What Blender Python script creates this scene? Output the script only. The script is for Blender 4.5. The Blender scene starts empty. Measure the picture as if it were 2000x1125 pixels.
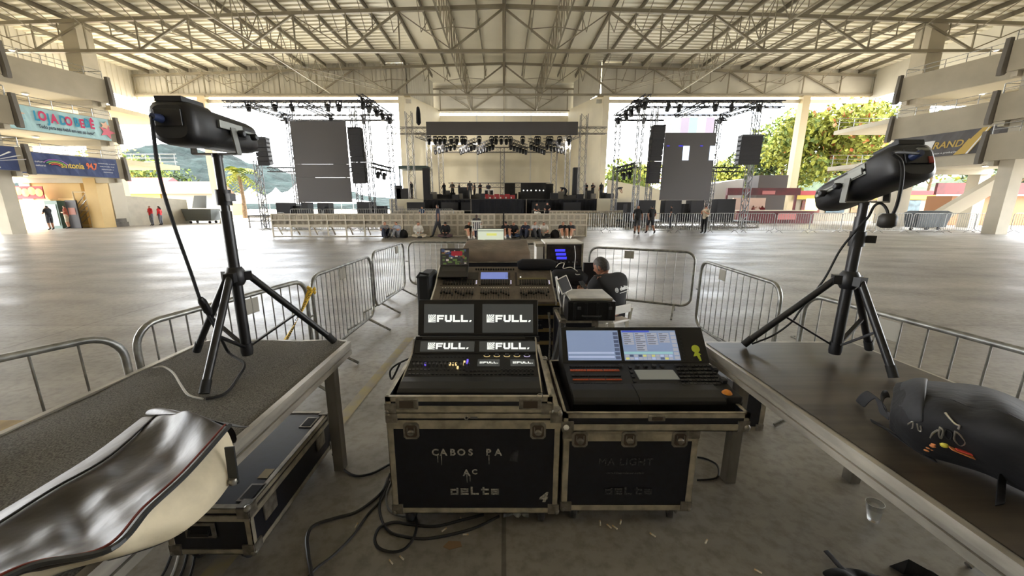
import bpy, math, random
from mathutils import Vector as V, Matrix
random.seed(7)
SC = bpy.context.scene
SKY, SUN, EXPO = 3.5, 4.0, 2.3; FLOOD = 45
KE = 2**-EXPO      # lamps and screens are set against the exposure
C = SC.collection
PI = math.pi

# ---------------------------------------------------------------- camera
F = 740.0; CX = 984.0; CY = 562.5; TH = math.radians(12.31); H = 1.68
cT, sT = math.cos(TH), math.sin(TH)
cam = bpy.data.cameras.new('camera'); camo = bpy.data.objects.new('camera', cam); C.objects.link(camo)
camo.location = (0, 0, H); camo.rotation_euler = (PI/2-TH, 0, 0)
cam.sensor_width = 36; cam.lens = 36*F/2000; cam.shift_x = 16/2000; cam.clip_end = 2000; cam.clip_start = .05
SC.camera = camo
def ray(px, py):
    a = (px-CX)/F; b = (CY-py)/F
    return V((a, cT+b*sT, -sT+b*cT))
def G(px, py, z=0):              # where a line of sight meets the height z
    r = ray(px, py); t = (z-H)/r.z
    return V((r.x*t, r.y*t, z))
def AY(px, py, Y):               # ... meets the depth Y
    r = ray(px, py); t = Y/r.y
    return V((r.x*t, Y, H+r.z*t))

# ---------------------------------------------------------------- materials
def lin(c):
    return tuple((x/12.92 if x <= .04045 else ((x+.055)/1.055)**2.4) for x in [k/255 for k in c])+(1,)
MC = {}
def mat(name, rgb=(128,128,128), rough=.6, metal=0, noise=None, bump=None, emit=0, alpha=1, spec=.5, trans=0, rgb2=None, scale=None, coat=0):
    if name in MC: return MC[name]
    m = bpy.data.materials.new(name); m.use_nodes = True; nt = m.node_tree; N = nt.nodes
    b = N['Principled BSDF']; L = nt.links
    b.inputs['Base Color'].default_value = lin(rgb); b.inputs['Roughness'].default_value = rough
    b.inputs['Metallic'].default_value = metal; b.inputs['Specular IOR Level'].default_value = spec
    if alpha < 1: b.inputs['Alpha'].default_value = alpha
    if coat: b.inputs['Coat Weight'].default_value = coat; b.inputs['Coat Roughness'].default_value = .1
    if trans: b.inputs['Transmission Weight'].default_value = trans; b.inputs['IOR'].default_value = 1.45
    if emit:
        b.inputs['Emission Color'].default_value = lin(rgb); b.inputs['Emission Strength'].default_value = emit*KE
    tc = None
    if noise or bump:
        tc = N.new('ShaderNodeTexCoord'); mp = N.new('ShaderNodeMapping'); L.new(tc.outputs['Object'], mp.inputs[0])
        if scale: mp.inputs['Scale'].default_value = scale
    if noise:
        t = N.new('ShaderNodeTexNoise'); t.inputs['Scale'].default_value = noise[0]; t.inputs['Detail'].default_value = 5
        L.new(mp.outputs[0], t.inputs['Vector'])
        r = N.new('ShaderNodeValToRGB'); L.new(t.outputs[0], r.inputs[0])
        k = noise[1]
        c2 = rgb2 or tuple(max(0, x*(1-k)) for x in rgb)
        r.color_ramp.elements[0].position = .35; r.color_ramp.elements[1].position = .65
        r.color_ramp.elements[0].color = lin(c2); r.color_ramp.elements[1].color = lin(rgb)
        L.new(r.outputs[0], b.inputs['Base Color'])
    if bump:
        t = N.new('ShaderNodeTexNoise'); t.inputs['Scale'].default_value = bump[0]; t.inputs['Detail'].default_value = 3
        L.new(mp.outputs[0], t.inputs['Vector'])
        bn = N.new('ShaderNodeBump'); bn.inputs['Strength'].default_value = bump[1]; bn.inputs['Distance'].default_value = bump[2] if len(bump) > 2 else .01
        L.new(t.outputs[0], bn.inputs['Height']); L.new(bn.outputs[0], b.inputs['Normal'])
    MC[name] = m
    return m

# ---------------------------------------------------------------- mesh building
def wm(o):
    return (wm(o.parent) if o.parent else Matrix())@o.matrix_basis
class MB:
    def __init__(s): s.v = []; s.f = []; s.mi = []; s.ms = []; s.sm = []
    def add(s, vs, fs, m, smooth=False):
        b = len(s.v); s.v += [tuple(p) for p in vs]
        if m not in s.ms: s.ms.append(m)
        k = s.ms.index(m)
        for f in fs: s.f.append([b+i for i in f]); s.mi.append(k); s.sm.append(smooth)
        return s
    def box(s, c, d, m, R=None):
        c = V(c); x, y, z = d[0]/2, d[1]/2, d[2]/2
        vs = [V((i, j, k)) for k in (-z, z) for j in (-y, y) for i in (-x, x)]
        if R is not None: vs = [R@p for p in vs]
        return s.add([c+p for p in vs], [(0,2,3,1),(4,5,7,6),(0,1,5,4),(1,3,7,5),(3,2,6,7),(2,0,4,6)], m)
    def box2(s, lo, hi, m):
        return s.box([(a+b)/2 for a, b in zip(lo, hi)], [abs(b-a) for a, b in zip(lo, hi)], m)
    def hexa(s, p, m):               # eight corners: bottom ring then top ring
        return s.add(p, [(3,2,1,0),(4,5,6,7),(0,1,5,4),(1,2,6,5),(2,3,7,6),(3,0,4,7)], m)
    def bar(s, a, b, w, h, m, up=(0,0,1)):
        a, b = V(a), V(b); d = (b-a).normalized(); u = V(up)
        if abs(d.dot(u)) > .95: u = V((0,1,0))
        x = d.cross(u).normalized(); y = x.cross(d).normalized(); x *= w/2; y *= h/2
        return s.hexa([a-x-y, a+x-y, a+x+y, a-x+y, b-x-y, b+x-y, b+x+y, b-x+y], m)
    def tube(s, pts, r, m, n=8, closed=False):
        P = [V(p) for p in pts]; k = len(P); vs = []; u = None
        for i in range(k):
            if closed: d = P[(i+1) % k]-P[i-1]
            else: d = P[min(i+1, k-1)]-P[max(i-1, 0)]
            if d.length < 1e-9: d = V((0,0,1))
            d.normalize()
            if u is None: u = d.orthogonal().normalized()
            u = (u-d*u.dot(d)); u = u.normalized() if u.length > 1e-6 else d.orthogonal().normalized()
            w = d.cross(u); rr = r[i] if isinstance(r, (list, tuple)) else r
            vs += [P[i]+(u*math.cos(2*PI*j/n)+w*math.sin(2*PI*j/n))*rr for j in range(n)]
        fs = []
        for i in range(k if closed else k-1):
            a = i*n; b = ((i+1) % k)*n
            fs += [(a+j, a+(j+1) % n, b+(j+1) % n, b+j) for j in range(n)]
        s.add(vs, fs, m, n > 6)
        if not closed: s.add(vs[:n], [tuple(reversed(range(n)))], m); s.add(vs[-n:], [tuple(range(n))], m)
        return s
    def lathe(s, prof, m, n=16, M=None, smooth=True):
        M = M or Matrix(); vs = []; fs = []
        for r, z in prof: vs += [M@V((r*math.cos(2*PI*j/n), r*math.sin(2*PI*j/n), z)) for j in range(n)]
        for i in range(len(prof)-1):
            a, b = i*n, (i+1)*n
            fs += [(a+j, a+(j+1) % n, b+(j+1) % n, b+j) for j in range(n)]
        s.add(vs, fs, m, smooth)
        if prof[0][0] > 1e-4: s.add(vs[:n], [tuple(reversed(range(n)))], m)
        if prof[-1][0] > 1e-4: s.add(vs[-n:], [tuple(range(n))], m)
        return s
    def prism(s, poly, t, m, M=None, smooth=False):   # 2-D outline in the matrix's xy, thickness t along its z
        M = M or Matrix(); n = len(poly)
        vs = [M@V((x, y, 0)) for x, y in poly]+[M@V((x, y, t)) for x, y in poly]
        s.add(vs, [tuple(reversed(range(n))), tuple(range(n, 2*n))], m)
        return s.add(vs, [(i, (i+1) % n, n+(i+1) % n, n+i) for i in range(n)], m, smooth)
    def build(s, name, parent=None, bevel=0, world=True, sub=0):
        me = bpy.data.meshes.new(name)
        v = s.v
        if parent is not None and world:
            inv = wm(parent).inverted(); v = [inv@V(p) for p in v]
        me.from_pydata([tuple(p) for p in v], [], s.f)
        for m in s.ms: me.materials.append(m)
        me.polygons.foreach_set('material_index', s.mi); me.polygons.foreach_set('use_smooth', s.sm)
        me.update()
        o = bpy.data.objects.new(name, me); C.objects.link(o)
        if parent is not None: o.parent = parent
        if bevel:
            b = o.modifiers.new('bevel', 'BEVEL'); b.width = bevel; b.segments = 2; b.limit_method = 'ANGLE'
        if sub:
            b = o.modifiers.new('sub', 'SUBSURF'); b.levels = sub; b.render_levels = sub
        return o
def tag(o, label=None, cat=None, group=None, kind=None):
    if label: o['label'] = label
    if cat: o['category'] = cat
    if group: o['group'] = group
    if kind: o['kind'] = kind
    return o
def thing(name, label, cat, loc=(0,0,0), rz=0, group=None):
    o = bpy.data.objects.new(name, None); C.objects.link(o); o.empty_display_size = .1
    o.location = loc; o.rotation_euler = (0, 0, rz)
    return tag(o, label, cat, group)
def struct(mb, name, label=None, cat='structure', parent=None):
    o = mb.build(name, parent)
    if parent is None: tag(o, label or name.replace('_', ' '), cat, None, 'structure')
    return o
KIDS = {}
def copy_tree(o, label=None, loc=None, rz=None, group=None):
    if not KIDS.get('n') == len(C.objects):
        KIDS.clear()
        for x in C.objects:
            if x.parent: KIDS.setdefault(x.parent.name, []).append(x)
    def cp(o, parent):
        c = o.copy(); C.objects.link(c); c.parent = parent
        for ch in KIDS.get(o.name, []): cp(ch, c)
        return c
    c = cp(o, None)
    if label: c['label'] = label
    if group: c['group'] = group
    if loc is not None: c.location = loc
    if rz is not None: c.rotation_euler = (0, 0, rz)
    return c
def text(body, size, m, M, parent=None, name='lettering', sx=1, off=0, ext=.001, align='CENTER', shear=0, space=1):
    cu = bpy.data.curves.new(name, 'FONT'); cu.body = body; cu.size = size; cu.extrude = ext; cu.offset = off
    cu.align_x = align; cu.align_y = 'CENTER'; cu.shear = shear; cu.space_character = space; cu.resolution_u = 3
    cu.materials.append(m)
    tmp = bpy.data.objects.new('tmp', cu); me = bpy.data.meshes.new_from_object(tmp); bpy.data.objects.remove(tmp); me.name = name
    o = bpy.data.objects.new(name, me); C.objects.link(o)
    o.parent = parent
    M = M@Matrix.Diagonal((sx, 1, 1, 1))
    o.matrix_basis = (wm(parent).inverted()@M) if parent else M
    return o
def frame(o, x, y):              # matrix with origin o, x axis, y axis
    o, x, y = V(o), V(x).normalized(), V(y).normalized()
    z = x.cross(y).normalized(); y = z.cross(x)
    return Matrix(((x.x,y.x,z.x,o.x),(x.y,y.y,z.y,o.y),(x.z,y.z,z.z,o.z),(0,0,0,1)))
def lattice(mb, a, b, w, m, h=None, rc=.025, rl=.012, step=None, up=(0,0,1), n=5):    # a box truss of four chords and zigzag lacing
    a, b = V(a), V(b); d = (b-a); L = d.length; d.normalize(); u = V(up); h = h or w
    if abs(d.dot(u)) > .95: u = V((0,1,0))
    x = d.cross(u).normalized()*w/2; y = x.cross(d).normalized()*h/2
    cs = [-x-y, x-y, x+y, -x+y]
    for q in cs: mb.tube([a+q, b+q], rc, m, n)
    k = max(2, round(L/(step or w*1.1)))
    for i in range(k):
        p, q = a+d*L*i/k, a+d*L*(i+1)/k
        for j in range(4):
            c0, c1 = cs[j], cs[(j+1) % 4]
            if (i+j) % 2: c0, c1 = c1, c0
            mb.tube([p+c0, q+c1], rl, m, 4)
    return mb

ORD = 'first second third fourth fifth sixth seventh eighth ninth tenth eleventh twelfth thirteenth fourteenth fifteenth sixteenth seventeenth eighteenth nineteenth twentieth'.split()
ORD += ['twenty-'+w for w in ORD[:9]]+['thirtieth']+['thirty-'+w for w in ORD[:9]]
# ================================================================ the hall
steel = mat('painted_steel', (150,142,124), .55, noise=(.6,.12))
steel_d = mat('purlin_steel', (116,109,94), .6)
sheet = mat('roof_sheet', (238,233,214), .5, noise=(.15,.08))
clad = mat('cladding', (218,214,202), .6, noise=(.3,.1))
conc = mat('stand_concrete', (188,180,162), .8, noise=(.4,.12))
conc_d = mat('dark_concrete', (112,106,98), .85, noise=(1.5,.3))
cream = mat('cream_paint', (196,166,108), .7, noise=(.5,.06))
cream_col = mat('cream_column', (190,174,140), .7)
white_wall = mat('white_wall', (234,225,200), .8, noise=(.3,.08))
galv = mat('galvanised', (168,168,164), .38, .75, noise=(14,.25))
alu = mat('aluminium', (204,198,186), .4, .35, noise=(9,.3), scale=(1,.25,1))
black = mat('black_plastic', (22,22,25), .45)
blackm = mat('black_metal', (26,26,29), .35)
rubber = mat('rubber', (20,20,21), .7)
white = mat('white_plastic', (232,230,224), .45)

def floor_mat():
    m = bpy.data.materials.new('polished_concrete'); m.use_nodes = True; nt = m.node_tree; N = nt.nodes; L = nt.links; b = N['Principled BSDF']
    tc = N.new('ShaderNodeTexCoord')
    def noise(scale, sc, det=6):
        mp = N.new('ShaderNodeMapping'); mp.inputs['Scale'].default_value = sc; L.new(tc.outputs['Object'], mp.inputs[0])
        t = N.new('ShaderNodeTexNoise'); t.inputs['Scale'].default_value = scale; t.inputs['Detail'].default_value = det; t.inputs['Roughness'].default_value = .6
        L.new(mp.outputs[0], t.inputs[0]); return t.outputs[0]
    def ramp(x, p0, c0, p1, c1):
        r = N.new('ShaderNodeValToRGB'); e = r.color_ramp.elements; e[0].position = p0; e[0].color = c0; e[1].position = p1; e[1].color = c1; L.new(x, r.inputs[0]); return r.outputs[0]
    def mix(kind, f, a, c):
        x = N.new('ShaderNodeMix'); x.data_type = 'RGBA'; x.blend_type = kind; x.inputs[0].default_value = f; L.new(a, x.inputs[6]); L.new(c, x.inputs[7]); return x.outputs[2]
    big = ramp(noise(.22, (1,1.6,1)), .35, lin((139,134,126)), .66, lin((168,163,154)))
    st = ramp(noise(1.3, (.6,1.2,1)), .38, lin((196,194,190)), .6, (1,1,1,1))
    sm = ramp(noise(14, (1,1,1), 8), .36, lin((205,203,198)), .55, (1,1,1,1))
    c = mix('MULTIPLY', .55, big, st); c = mix('MULTIPLY', .7, c, sm)
    br = N.new('ShaderNodeTexBrick'); br.inputs['Scale'].default_value = 1; br.inputs['Mortar Size'].default_value = .012; br.inputs['Brick Width'].default_value = 6; br.inputs['Row Height'].default_value = 5.2
    br.offset = 0; br.inputs['Color1'].default_value = br.inputs['Color2'].default_value = (1,1,1,1); br.inputs['Mortar'].default_value = (.42,.4,.38,1)
    L.new(tc.outputs['Object'], br.inputs[0])
    c = mix('MULTIPLY', .8, c, br.outputs[0])
    L.new(c, b.inputs['Base Color'])
    r = N.new('ShaderNodeMapRange'); L.new(noise(.7, (.6,1.2,1)), r.inputs[0]); r.inputs[1].default_value = .3; r.inputs[2].default_value = .7; r.inputs[3].default_value = .3; r.inputs[4].default_value = .54
    L.new(r.outputs[0], b.inputs['Roughness'])
    bn = N.new('ShaderNodeBump'); bn.inputs['Strength'].default_value = .25; bn.inputs['Distance'].default_value = .02; L.new(noise(2.2, (.5,1.2,1), 4), bn.inputs['Height']); L.new(bn.outputs[0], b.inputs['Normal'])
    return m
m = MB(); m.box2((-46,-26,-.3), (46,44,0), floor_mat()); struct(m, 'floor', 'polished grey concrete floor of the event hall')
m = MB(); m.box2((-400,-60,-.6), (400,420,-.31), mat('yard', (196,186,168), .9, noise=(.1,.15))); m.box2((-46,44,-.3), (46,80,-.01), mat('apron', (206,198,182), .9, noise=(.2,.1)))
m.box2((-130,-26,-.3), (-46.01,80,-.02), MC['yard']); m.box2((46.01,-26,-.3), (130,80,-.02), MC['yard'])
struct(m, 'ground_outside', 'pale sunlit paving outside the hall')
m = MB()
ym = mat('worn_yellow_paint', (160,148,106), .6, noise=(7,.45), rgb2=(146,139,126))
a, b = G(782,682), G(652,838); d = (b-a).normalized(); n = V((d.y,-d.x,0))*.05
a -= d*.4; b += d*1.2
m.add([a-n+V((0,0,.003)), a+n+V((0,0,.003)), b+n+V((0,0,.003)), b-n+V((0,0,.003))], [(0,1,2,3)], ym)
struct(m, 'trim_1', 'faded yellow line painted on the floor between riser and cases')

# roof: ribbed sheets on two shallow slopes
def zr(x): return 16.15-.03*abs(x)
m = MB()
y = -26.0
prof = []
while y < 51:
    for dy, dz in ((0,0), (.3,0), (.36,.13), (.54,.13)): prof.append((y+dy, dz))
    y += .6
for s in (-1, 1):
    vs = []; fs = []
    for yy, dz in prof: vs += [(0, yy, zr(0)+dz), (38*s, yy, zr(38)+dz)]
    for i in range(len(prof)-1):
        q = (2*i, 2*i+1, 2*i+3, 2*i+2); fs.append(q if s > 0 else q[::-1])
    m.add(vs, fs, sheet)
m.box2((-38,-26,zr(38)+.9), (38,51,zr(38)+1.3), sheet)
struct(m, 'ceiling', 'ribbed pale metal roof sheets over the hall')

Y1, Y2, Y3 = 30.8, 42.0, 49.0
ZB = AY(984,100,Y1).z
def roof_truss(Y, x0, x1, ph, label, zb=ZB, drop=.55, chord=.24, step=3.8, sub=True):
    m = MB(); top = lambda x: zr(x)-drop
    n0 = math.ceil(x0/step); n1 = math.floor(x1/step)
    xs = sorted(set([x0]+[k*step for k in range(n0, n1+1)]+[x1]))
    for s0, s1 in ((x0, 0), (0, x1)): m.bar((s0,Y,top(s0)), (s1,Y,top(s1)), .22, chord, steel)
    m.bar((x0,Y,zb), (x1,Y,zb), .24, chord*.85, steel)
    for x in xs: m.bar((x,Y,zb), (x,Y,top(x)), .09, .09, steel, (0,1,0))
    for k in range(n0, n1):
        a, b = k*step, (k+1)*step
        lo, hi = (a, b) if k % 2 else (b, a)
        p, q = V((lo,Y,zb+.1)), V((hi,Y,top(hi)-.1))
        heavy = (abs(hi) < abs(lo))
        m.bar(p, q, .13 if heavy else .07, .13 if heavy else .07, steel, (0,1,0))
        mid = (p+q)/2
        m.bar(mid, ((a+b)/2, Y, top((a+b)/2)), .06, .06, steel, (0,1,0))
        m.bar(mid, (lo, Y, (zb+top(lo))/2+.2), .05, .05, steel, (0,1,0))
    return tag(m.build('roof_truss'), label, 'roof truss')
roof_truss(Y1, -38, 38, 0, 'nearest deep beige steel roof truss crossing the whole picture above')
roof_truss(Y2, -37.6, 37.6, 0, 'second beige roof truss, crossing above the front of the stage roof', chord=.2)
roof_truss(Y3, -9.5, 9.5, 0, 'farthest small roof truss above the back wall of the stage', zb=12.75, drop=.75, chord=.16)
for x, lab in ((-17.6, 'lengthwise lattice truss in the roof, left outer'), (-3.9, 'lengthwise lattice truss in the roof, just left of the ridge'), (3.9, 'lengthwise lattice truss in the roof, just right of the ridge'), (17.6, 'lengthwise lattice truss in the roof, right outer')):
    m = MB(); y1 = 48.9 if abs(x) < 5 else Y2
    z0, z1 = ZB+.1, zr(x)-.6
    m.bar((x,22,z1), (x,y1,z1), .1, .1, steel); m.bar((x,22,z0), (x,y1,z0), .1, .1, steel)
    k = int((y1-22)/1.4)
    for i in range(k):
        p, q = 22+(y1-22)*i/k, 22+(y1-22)*(i+1)/k
        m.bar((x,p,z0), (x,p,z1), .05, .05, steel, (1,0,0))
        a, b = (z0, z1) if i % 2 else (z1, z0)
        m.bar((x,p,a), (x,q,b), .05, .05, steel, (1,0,0))
    tag(m.build('lattice_girder'), lab, 'roof truss')
m = MB(); m.bar((0,20,zr(0)-.35), (0,49,zr(0)-.35), .2, .3, steel_d); m.bar((0,Y1-.2,ZB), (0,Y1-.2,zr(0)-.5), .2, .2, steel); m.bar((0,Y2-.15,ZB), (0,Y2-.15,zr(0)-.5), .2, .2, steel)
tag(m.build('ridge_beam'), 'heavy beam running along the middle of the roof', 'beam')
proto = None
for i in range(-18, 19):
    x = i*2.0+(.12 if i == 0 else 0)
    if proto is None:
        m = MB(); m.bar((0,18,-.17), (0,0+(51 if False else 42.2),-.17), .09, .28, steel_d); m.bar((0,18,-.03), (0,42.2,-.03), .16, .04, steel_d)
        proto = m.build('roof_purlin'); o = proto
    else: o = proto.copy(); C.objects.link(o)
    o.location = (x, 0, zr(x))
    if abs(x) < 10: o.scale = (1, 1.16, 1); o.location.y = -2.6
    tag(o, f'beige steel purlin running lengthwise under the roof, {ORD[i+18]} counted from the left wall', 'purlin', 'roof purlins')
# rods that steady the purlins against the lower half of the trusses
for Yt, lab in ((Y1, 'thin slanting brace rods beside the nearest roof truss'), (Y2, 'thin slanting brace rods beside the second roof truss')):
    m = MB()
    for i in range(-17, 18):
        x = i*2.0
        
        for s in (-1, 1): m.bar((x,Yt,ZB+1.25), (x+.15,Yt+2.3*s,zr(x)-.25), .045, .045, steel)
    tag(m.build('brace_rods'), lab, 'brace', None, 'stuff')
for s, sd in ((-1,'left'), (1,'right')):
    m = MB()
    for k in (0, .35): m.bar((26*s,31,ZB+1.3+k), (11*s,42,ZB+.1+k), .05, .05, steel)
    m.bar((24*s,42,ZB+.2), (31*s,31.5,zr(30)-.8), .05, .05, steel)
    tag(m.build('wind_brace'), f'long slanting wind brace rods under the roof on the {sd} side', 'brace')
    for q in range(3):                # sheets of ribbed cladding above the openings
        pass
def ribbed(name, a, b, z0, z1, label, pitch=.55, th=.06):
    m = MB(); a, b = V((a[0],a[1],0)), V((b[0],b[1],0)); d = b-a; L = d.length; d.normalize(); n = V((-d.y, d.x, 0))
    pr = []; t = 0
    while t < L:
        pr += [(t,0), (t+pitch*.62,0), (t+pitch*.7,th), (t+pitch*.92,th)]; t += pitch
    pr.append((L,0)); vs = []
    for t, h in pr: p = a+d*min(t,L)+n*h; vs += [(p.x,p.y,z0), (p.x,p.y,z1)]
    k = len(pr)
    m.add(vs, [(2*i,2*i+2,2*i+3,2*i+1) for i in range(k-1)], clad)
    for t, h in pr: p = a+d*min(t,L)+n*(h+.02 if h else h+.05); vs2 = None
    back = [a-n*.1*0+n*(th+.05)]
    q0, q1 = a+n*(th+.03), b+n*(th+.03)
    m.hexa([(q0.x,q0.y,z0),(q1.x,q1.y,z0),(q1.x+n.x*.03,q1.y+n.y*.03,z0),(q0.x+n.x*.03,q0.y+n.y*.03,z0),(q0.x,q0.y,z1),(q1.x,q1.y,z1),(q1.x+n.x*.03,q1.y+n.y*.03,z1),(q0.x+n.x*.03,q0.y+n.y*.03,z1)], clad)
    return struct(m, name, label)
for s, sd in ((-1,'left'), (1,'right')):
    ribbed('wall_front_upper_'+sd, (37.7*s,42.35), (10*s,42.35), ZB-.1, zr(20)+.2, f'ribbed cladding above the open front of the hall on the {sd}', th=.06)
    m = MB(); m.bar((37.7*s,42.2,ZB-.05), (9.6*s,42.2,ZB-.05), .3, .2, cream_col); m.bar((37.7*s,42.5,ZB-.5), (9.6*s,42.5,ZB-.5), .2, .35, clad)
    tag(m.build('eaves_beam'), f'pale eaves beam under the front cladding on the {sd}', 'beam')
    ribbed('wall_side_upper_'+sd, (37.7*s,30.2), (37.7*s,42.35), ZB-.4, zr(37)+.3, f'ribbed cladding along the {sd} side under the roof')
    ribbed('wall_side_'+sd, (37.7*s,-26), (37.7*s,30.2), 8.6, zr(38)+.3, f'ribbed cladding behind the {sd} stand')
    ribbed('wall_recess_upper_'+sd, (9.9*s,42.4), (8.4*s,49), 12.9, zr(9)+.2, f'ribbed cladding above the {sd} side of the stage recess')
    m = MB(); m.box2((40*s-.15,-26,0), (40*s+.15,-6,zr(38)), conc); struct(m, 'wall_side_unseen_'+sd, f'unseen {sd} side wall added at the rear to darken the foreground')  # unseen side walls added to keep daylight off the near floor
    # splayed white walls either side of the stage
    m = MB(); a, b = (10.25*s, 42.1), (7.75*s, 49.2)
    dx, dy = b[0]-a[0], b[1]-a[1]; l = math.hypot(dx, dy); nx, ny = (dy/l*.3*s, -dx/l*.3*s)
    m.hexa([(a[0],a[1],0),(b[0],b[1],0),(b[0]+nx,b[1]+ny,0),(a[0]+nx,a[1]+ny,0),(a[0],a[1],12.9),(b[0],b[1],12.9),(b[0]+nx,b[1]+ny,12.9),(a[0]+nx,a[1]+ny,12.9)], white_wall)
    struct(m, 'wall_stage_'+sd, f'tall splayed white wall on the {sd} side of the stage')
    m = MB(); m.box2((10.2*s,41.9,0), (10.8*s,42.5,ZB-.1), white_wall); struct(m, 'column_stage_'+sd, f'white column at the {sd} corner of the stage recess')
ribbed('wall_recess_upper', (9,49.5), (-9,49.5), 12.6, zr(9)+.3, 'ribbed cladding above the back wall of the stage', pitch=.5)
m = MB(); m.box2((-9,49.3,0), (9,49.6,12.3), white_wall)
for x in (-3.3, 0, 3.3): m.box2((x-.08,49.22,2), (x+.08,49.3,12.3), clad)
struct(m, 'wall_back', 'large blank off-white wall behind the stage')
m = MB(); m.box2((-46,-26.3,0), (46,-26,16), conc); struct(m, 'wall_rear', 'rear wall of the hall behind the viewer')
# columns
for s, sd in ((-1,'left'), (1,'right')):
    for Y, X, w, mm, top, lab in ((42.3,31.0,.75,cream_col,ZB,'cream column at the far {} corner of the hall under the eaves'), (31.4,31.6,1.15,conc,zr(31)-.6,'tall concrete column behind the far end of the {} stand'),
                      (23.0,29.5,.7,conc,10,'concrete column under the near bay of the {} stand')):
        m = MB(); m.box2((X*s-w/2,Y-w/2,0), (X*s+w/2,Y+w/2,top), mm)
        if Y == 23.0 and s < 0: m.box2((X*s-w/2-.0,Y+w/2,0), (X*s+w/2,Y+w/2+.02,3), cream)
        struct(m, 'column_'+sd, lab.format(sd))
m = MB(); m.box2((-36.2,36.8,0), (-35.7,37.3,9.4), cream_col); struct(m, 'column_yard', 'slim cream column of the walkway beyond the left stand')
m = MB(); m.box2((35.8,36.8,0), (36.3,37.3,9.4), conc); struct(m, 'column_yard_right', 'slim grey column of the walkway beyond the right stand')

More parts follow.
